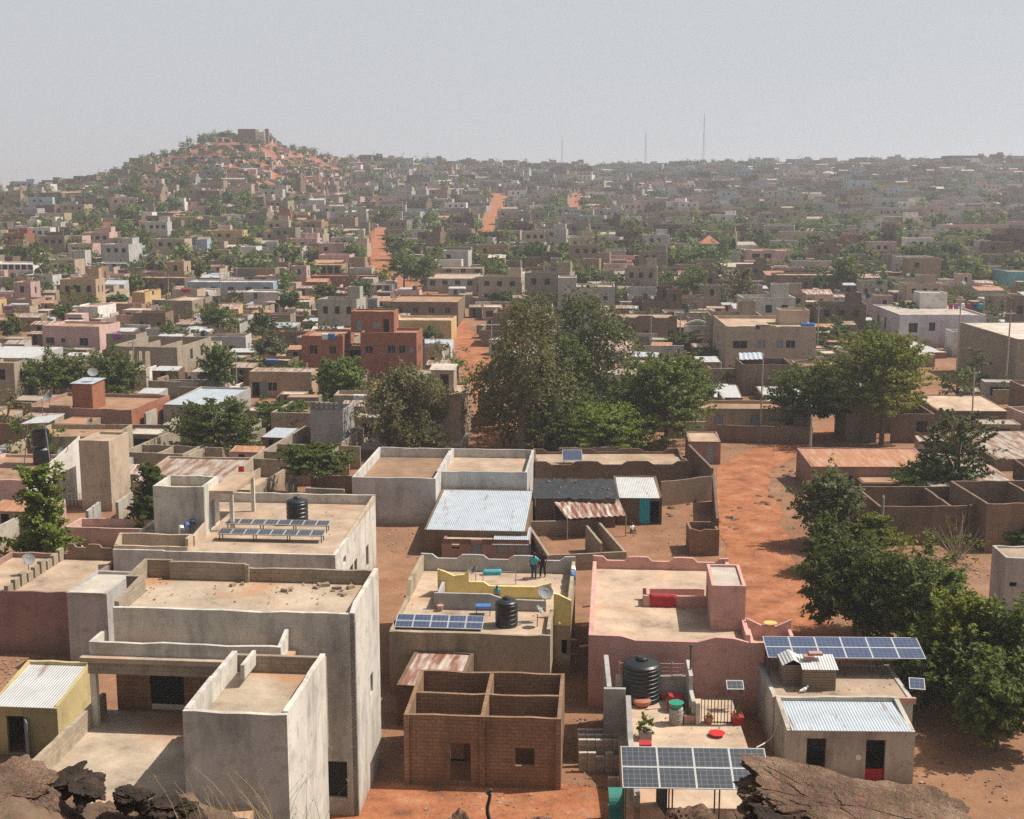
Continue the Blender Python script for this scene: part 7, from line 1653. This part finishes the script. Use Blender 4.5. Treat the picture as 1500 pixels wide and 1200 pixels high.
for (x, y, Dd, up) in tc:
    big = rnd.random(); R = (rnd.uniform(1.3,2.6) if big < .55 else rnd.uniform(2.4,4.2))*(1.0 if not up else .8)
    if Dd < 330: R *= .85
    if in_street(x, y, R*.3) or obb_hit((x, y, R*.12, R*.12, 0), 0): continue
    h = R*2*rnd.uniform(.8,1.15)
    if Dd < 360:
        c = pr((x,y,ground(x,y)+h*.6)); rr = R*F/y; pts = [(c[0]-rr, c[1]-rr), (c[0]+rr, c[1]+rr*.6)]
        if blocks_view(pts, y, None): continue
    OBB.append((x, y, R*.5, R*.5, 0)); me, tm, kd, mt = TK[rnd.choice([0,0,1,1,2,3,4,5,6,7])]
    z = ground(x, y)
    if NT < 300:
        NT += 1; lb, gp = unique_label(f'{TW[mt]} {KS[kd]}', pr((x,y,z+h*.6)), y)
        r = empty('town_tree', (x,y,z), rnd.uniform(0,6.28), lb, 'tree', ('lookalike '+gp) if gp else 'trees growing through the town')
        a = bpy.data.objects.new('crown', me); b = bpy.data.objects.new('trunk', tm)
        for q in (a, b): COL.objects.link(q); q.parent = r
        r.scale = (2*R, 2*R, h)
    else: TM.append((x, y, z, R, h, kd, mt))
by = {}
for (x, y, z, R, h, kd, mt) in TM: by.setdefault(mt, []).append((x, y, z, R, h))
CC, UU, WW, MI = [], [], [], []; g = np.random.default_rng(5)
for mi, (mt, L_) in enumerate(by.items()):
    for (x, y, z, R, h) in L_:
        n = int(150 if y < 700 else 90); d = g.normal(size=(n,3)); d /= np.linalg.norm(d,axis=1)[:,None]; rr = g.uniform(.4,1.05,n)[:,None]
        lump = (1+.25*np.sin(3*np.arctan2(d[:,1],d[:,0])+x)+.15*np.sin(4*d[:,2]+y))[:,None]
        C = np.array([x,y,z+h*.52])+d*rr*lump*np.array([R,R,h*.48]); nr = d+np.array([0,0,.5])+g.normal(size=(n,3))*.5; nr /= np.linalg.norm(nr,axis=1)[:,None]; U = np.cross(nr, g.normal(size=(n,3))); U /= np.linalg.norm(U,axis=1)[:,None]; Wv = np.cross(nr, U)
        s = R*g.uniform(.14,.30,n)[:,None]; CC.append(C); UU.append(U*s); WW.append(Wv*s*.7); MI += [mi]*n
if CC:
    me = quads(np.concatenate(CC).astype(np.float32), np.concatenate(UU).astype(np.float32), np.concatenate(WW).astype(np.float32))
    for mt in by: me.materials.append(M[mt])
    me.polygons.foreach_set('material_index', np.array(MI, np.int32)); o = bpy.data.objects.new('far_trees', me); COL.objects.link(o); tag(o, kind='stuff')
print('trees', NT, 'mass', len(TM))
# ---- litter and stones on the red ground
mb = MB(); mats = ['lgrey','rock','grey','block','tan','wood']
def scrap(px, py, s, mi, flat, zr=None):
    p = hit(px, py) if zr is None else at(px, py, zr)
    if flat: a = rnd.uniform(0,3.14); q = [p+Vector((s*math.cos(a+k*1.57)*rnd.uniform(.6,1.2), s*math.sin(a+k*1.57)*rnd.uniform(.6,1.2), rnd.uniform(.02,.10))) for k in range(4)]; mb.face(q, mi)
    else: q = [p+Vector((s*math.cos(k*1.26)*rnd.uniform(.6,1.1), s*math.sin(k*1.26)*rnd.uniform(.6,1.1), -.03)) for k in range(5)]; mb.solid(q, [v*1.0+Vector(((p.x-v.x)*.35,(p.y-v.y)*.35,s*rnd.uniform(.5,1))) for v in q], mi)
for (x0,x1,y0,y1,n,fl) in ((1050,1190,640,800,420,.25),(1050,1200,800,900,140,.3),(575,890,1150,1198,330,.15),(830,900,1050,1160,140,.1),(545,650,775,820,120,.5),(690,760,560,650,140,.4),(1330,1480,1040,1180,240,.05),(1300,1460,805,850,260,.7),(920,1010,765,812,60,.4),(0,60,950,1005,120,.5),(560,700,480,560,60,.4),(1180,1320,600,650,80,.3),(640,780,1165,1185,90,.3)):
    for _ in range(int(n*.8)):
        f_ = rnd.random() < fl; scrap(rnd.uniform(x0,x1), rnd.uniform(y0,y1), rnd.uniform(.035,.13)*(1.5 if f_ and rnd.random() < .3 else 1), rnd.choice([0,0,0,2,3]) if f_ else rnd.choice([1,1,3,4,5]), f_)
for (pts_, zr, n) in (((190,535,845,885),zf+.0,95),((280,500,745,812),zf2+.0,60),((10,160,800,850),h3-.3,0),((870,1055,840,915),zf9,60),((585,830,845,915),zf5,70),((1140,1330,985,1018),zu-.05,40),((930,1090,1045,1088),zc,45)):
    for _ in range(n): scrap(rnd.uniform(*pts_[:2]), rnd.uniform(*pts_[2:]), rnd.uniform(.025,.10), rnd.choice([0,1,3,3,4,5]), rnd.random() < .3, zr)
for _ in range(520):
    p_ = (rnd.uniform(-5,330), rnd.uniform(1098,1200)); q = hit(*p_)
    if q.y < 30: scrap(p_[0], p_[1], rnd.uniform(.03,.08)*(2 if rnd.random() < .1 else 1), rnd.choice([1,1,1,5,4]), False)
tag(mb.build('litter', [M[k] for k in mats], None, uv=False), kind='stuff')
for i, (px_, py_, n) in enumerate(((1168,690,9),(1120,735,8),(1080,752,6),(1070,770,5),(1340,1040,12),(1365,1020,8),(1420,1060,6),(1000,745,8))):
    for k in range(n):
        p = hit(px_+rnd.uniform(-22,22), py_+rnd.uniform(-12,12)); s = rnd.uniform(.18,.5); where = ('by the stout grey pole','on the grey patch of road','beside the yard wall corner','near the square brick ruin','right of the dovecote house','below the dark trees','on the shaded ground at the edge','in the curtain hut yard')[i]
        rock('stone', f'loose reddish stone in the heap {where}', p, (s, s*.7, s*.5), 70+i*9+k, 'rock', (0,0,k), 2, .35, 'stone', f'stones {where}')
# ================================================================== LIGHT, SKY, AIR, CAMERA
SUN_EL, SUN_AZ = 55.0, 80.0     # azimuth clockwise from +y
sd = bpy.data.lights.new('sun', 'SUN'); sd.energy = 5.0; sd.angle = math.radians(.6); sd.color = (1.0, .93, .82)
so = bpy.data.objects.new('sun', sd); COL.objects.link(so)
v = Vector((math.sin(math.radians(SUN_AZ))*math.cos(math.radians(SUN_EL)), math.cos(math.radians(SUN_AZ))*math.cos(math.radians(SUN_EL)), math.sin(math.radians(SUN_EL))))
so.rotation_euler = v.to_track_quat('Z', 'Y').to_euler()
w = bpy.data.worlds.new('World'); scene.world = w; w.use_nodes = True; nt = w.node_tree
bg = nt.nodes['Background']; sk = nt.nodes.new('ShaderNodeTexSky'); sk.sky_type = 'NISHITA'; sk.sun_disc = False; sk.sun_elevation = math.radians(SUN_EL); sk.sun_rotation = math.radians(SUN_AZ); sk.dust_density = 4.0; sk.ozone_density = 1.0; sk.air_density = 1.0
hs_ = nt.nodes.new('ShaderNodeHueSaturation'); hs_.inputs['Saturation'].default_value = .30; nt.links.new(sk.outputs[0], hs_.inputs['Color']); 
tcw = nt.nodes.new('ShaderNodeTexCoord'); sxw = nt.nodes.new('ShaderNodeSeparateXYZ'); nt.links.new(tcw.outputs['Generated'], sxw.inputs[0])
rw_ = nt.nodes.new('ShaderNodeValToRGB'); nt.links.new(sxw.outputs[2], rw_.inputs[0]); e_ = rw_.color_ramp.elements; e_[0].position = .14; e_[0].color = (0,0,0,1); e_[1].position = .34; e_[1].color = (1,1,1,1)
dim_ = nt.nodes.new('ShaderNodeMix'); dim_.data_type = 'RGBA'; dim_.blend_type = 'MULTIPLY'; dim_.inputs[0].default_value = 1.0; dim_.inputs[7].default_value = (.54,.555,.58,1); nt.links.new(hs_.outputs[0], dim_.inputs[6])
mw_ = nt.nodes.new('ShaderNodeMix'); mw_.data_type = 'RGBA'; mw_.inputs[6].default_value = (4.05,4.25,4.45,1)   # the dusty band above the horizon is evenly pale
nt.links.new(rw_.outputs[0], mw_.inputs[0]); nt.links.new(dim_.outputs[2], mw_.inputs[7]); nt.links.new(mw_.outputs[2], bg.inputs[0])
bg.inputs[1].default_value = .13
mb = MB(); mb.box(-9000, 9000, -60, 17000, -8, 130)
hz, nt, N, Lk = newmat('haze air'); pv = N('ShaderNodeVolumePrincipled'); pv.inputs['Color'].default_value = (.74,.83,.94,1); pv.inputs['Density'].default_value = .00035; pv.inputs['Anisotropy'].default_value = .3
o_ = N('ShaderNodeOutputMaterial'); Lk(pv.outputs[0], o_.inputs['Volume'])
HAZE = mb.build('haze', hz, None, uv=False); tag(HAZE, kind='stuff')
cd = bpy.data.cameras.new('camera'); cd.sensor_width = 36; cd.lens = 36*F/1500; cd.clip_end = 30000; cd.clip_start = .1
co = bpy.data.objects.new('camera', cd); COL.objects.link(co); co.location = (0,0,H); co.rotation_euler = (math.pi/2-PIT, 0, 0); scene.camera = co
vs = scene.view_settings; vs.view_transform = 'Standard'; vs.look = 'None'; vs.exposure = .14; vs.gamma = 1
cy = scene.cycles; cy.volume_bounces = 2; cy.max_bounces = 5; cy.diffuse_bounces = 3; cy.transparent_max_bounces = 4; cy.use_denoising = False
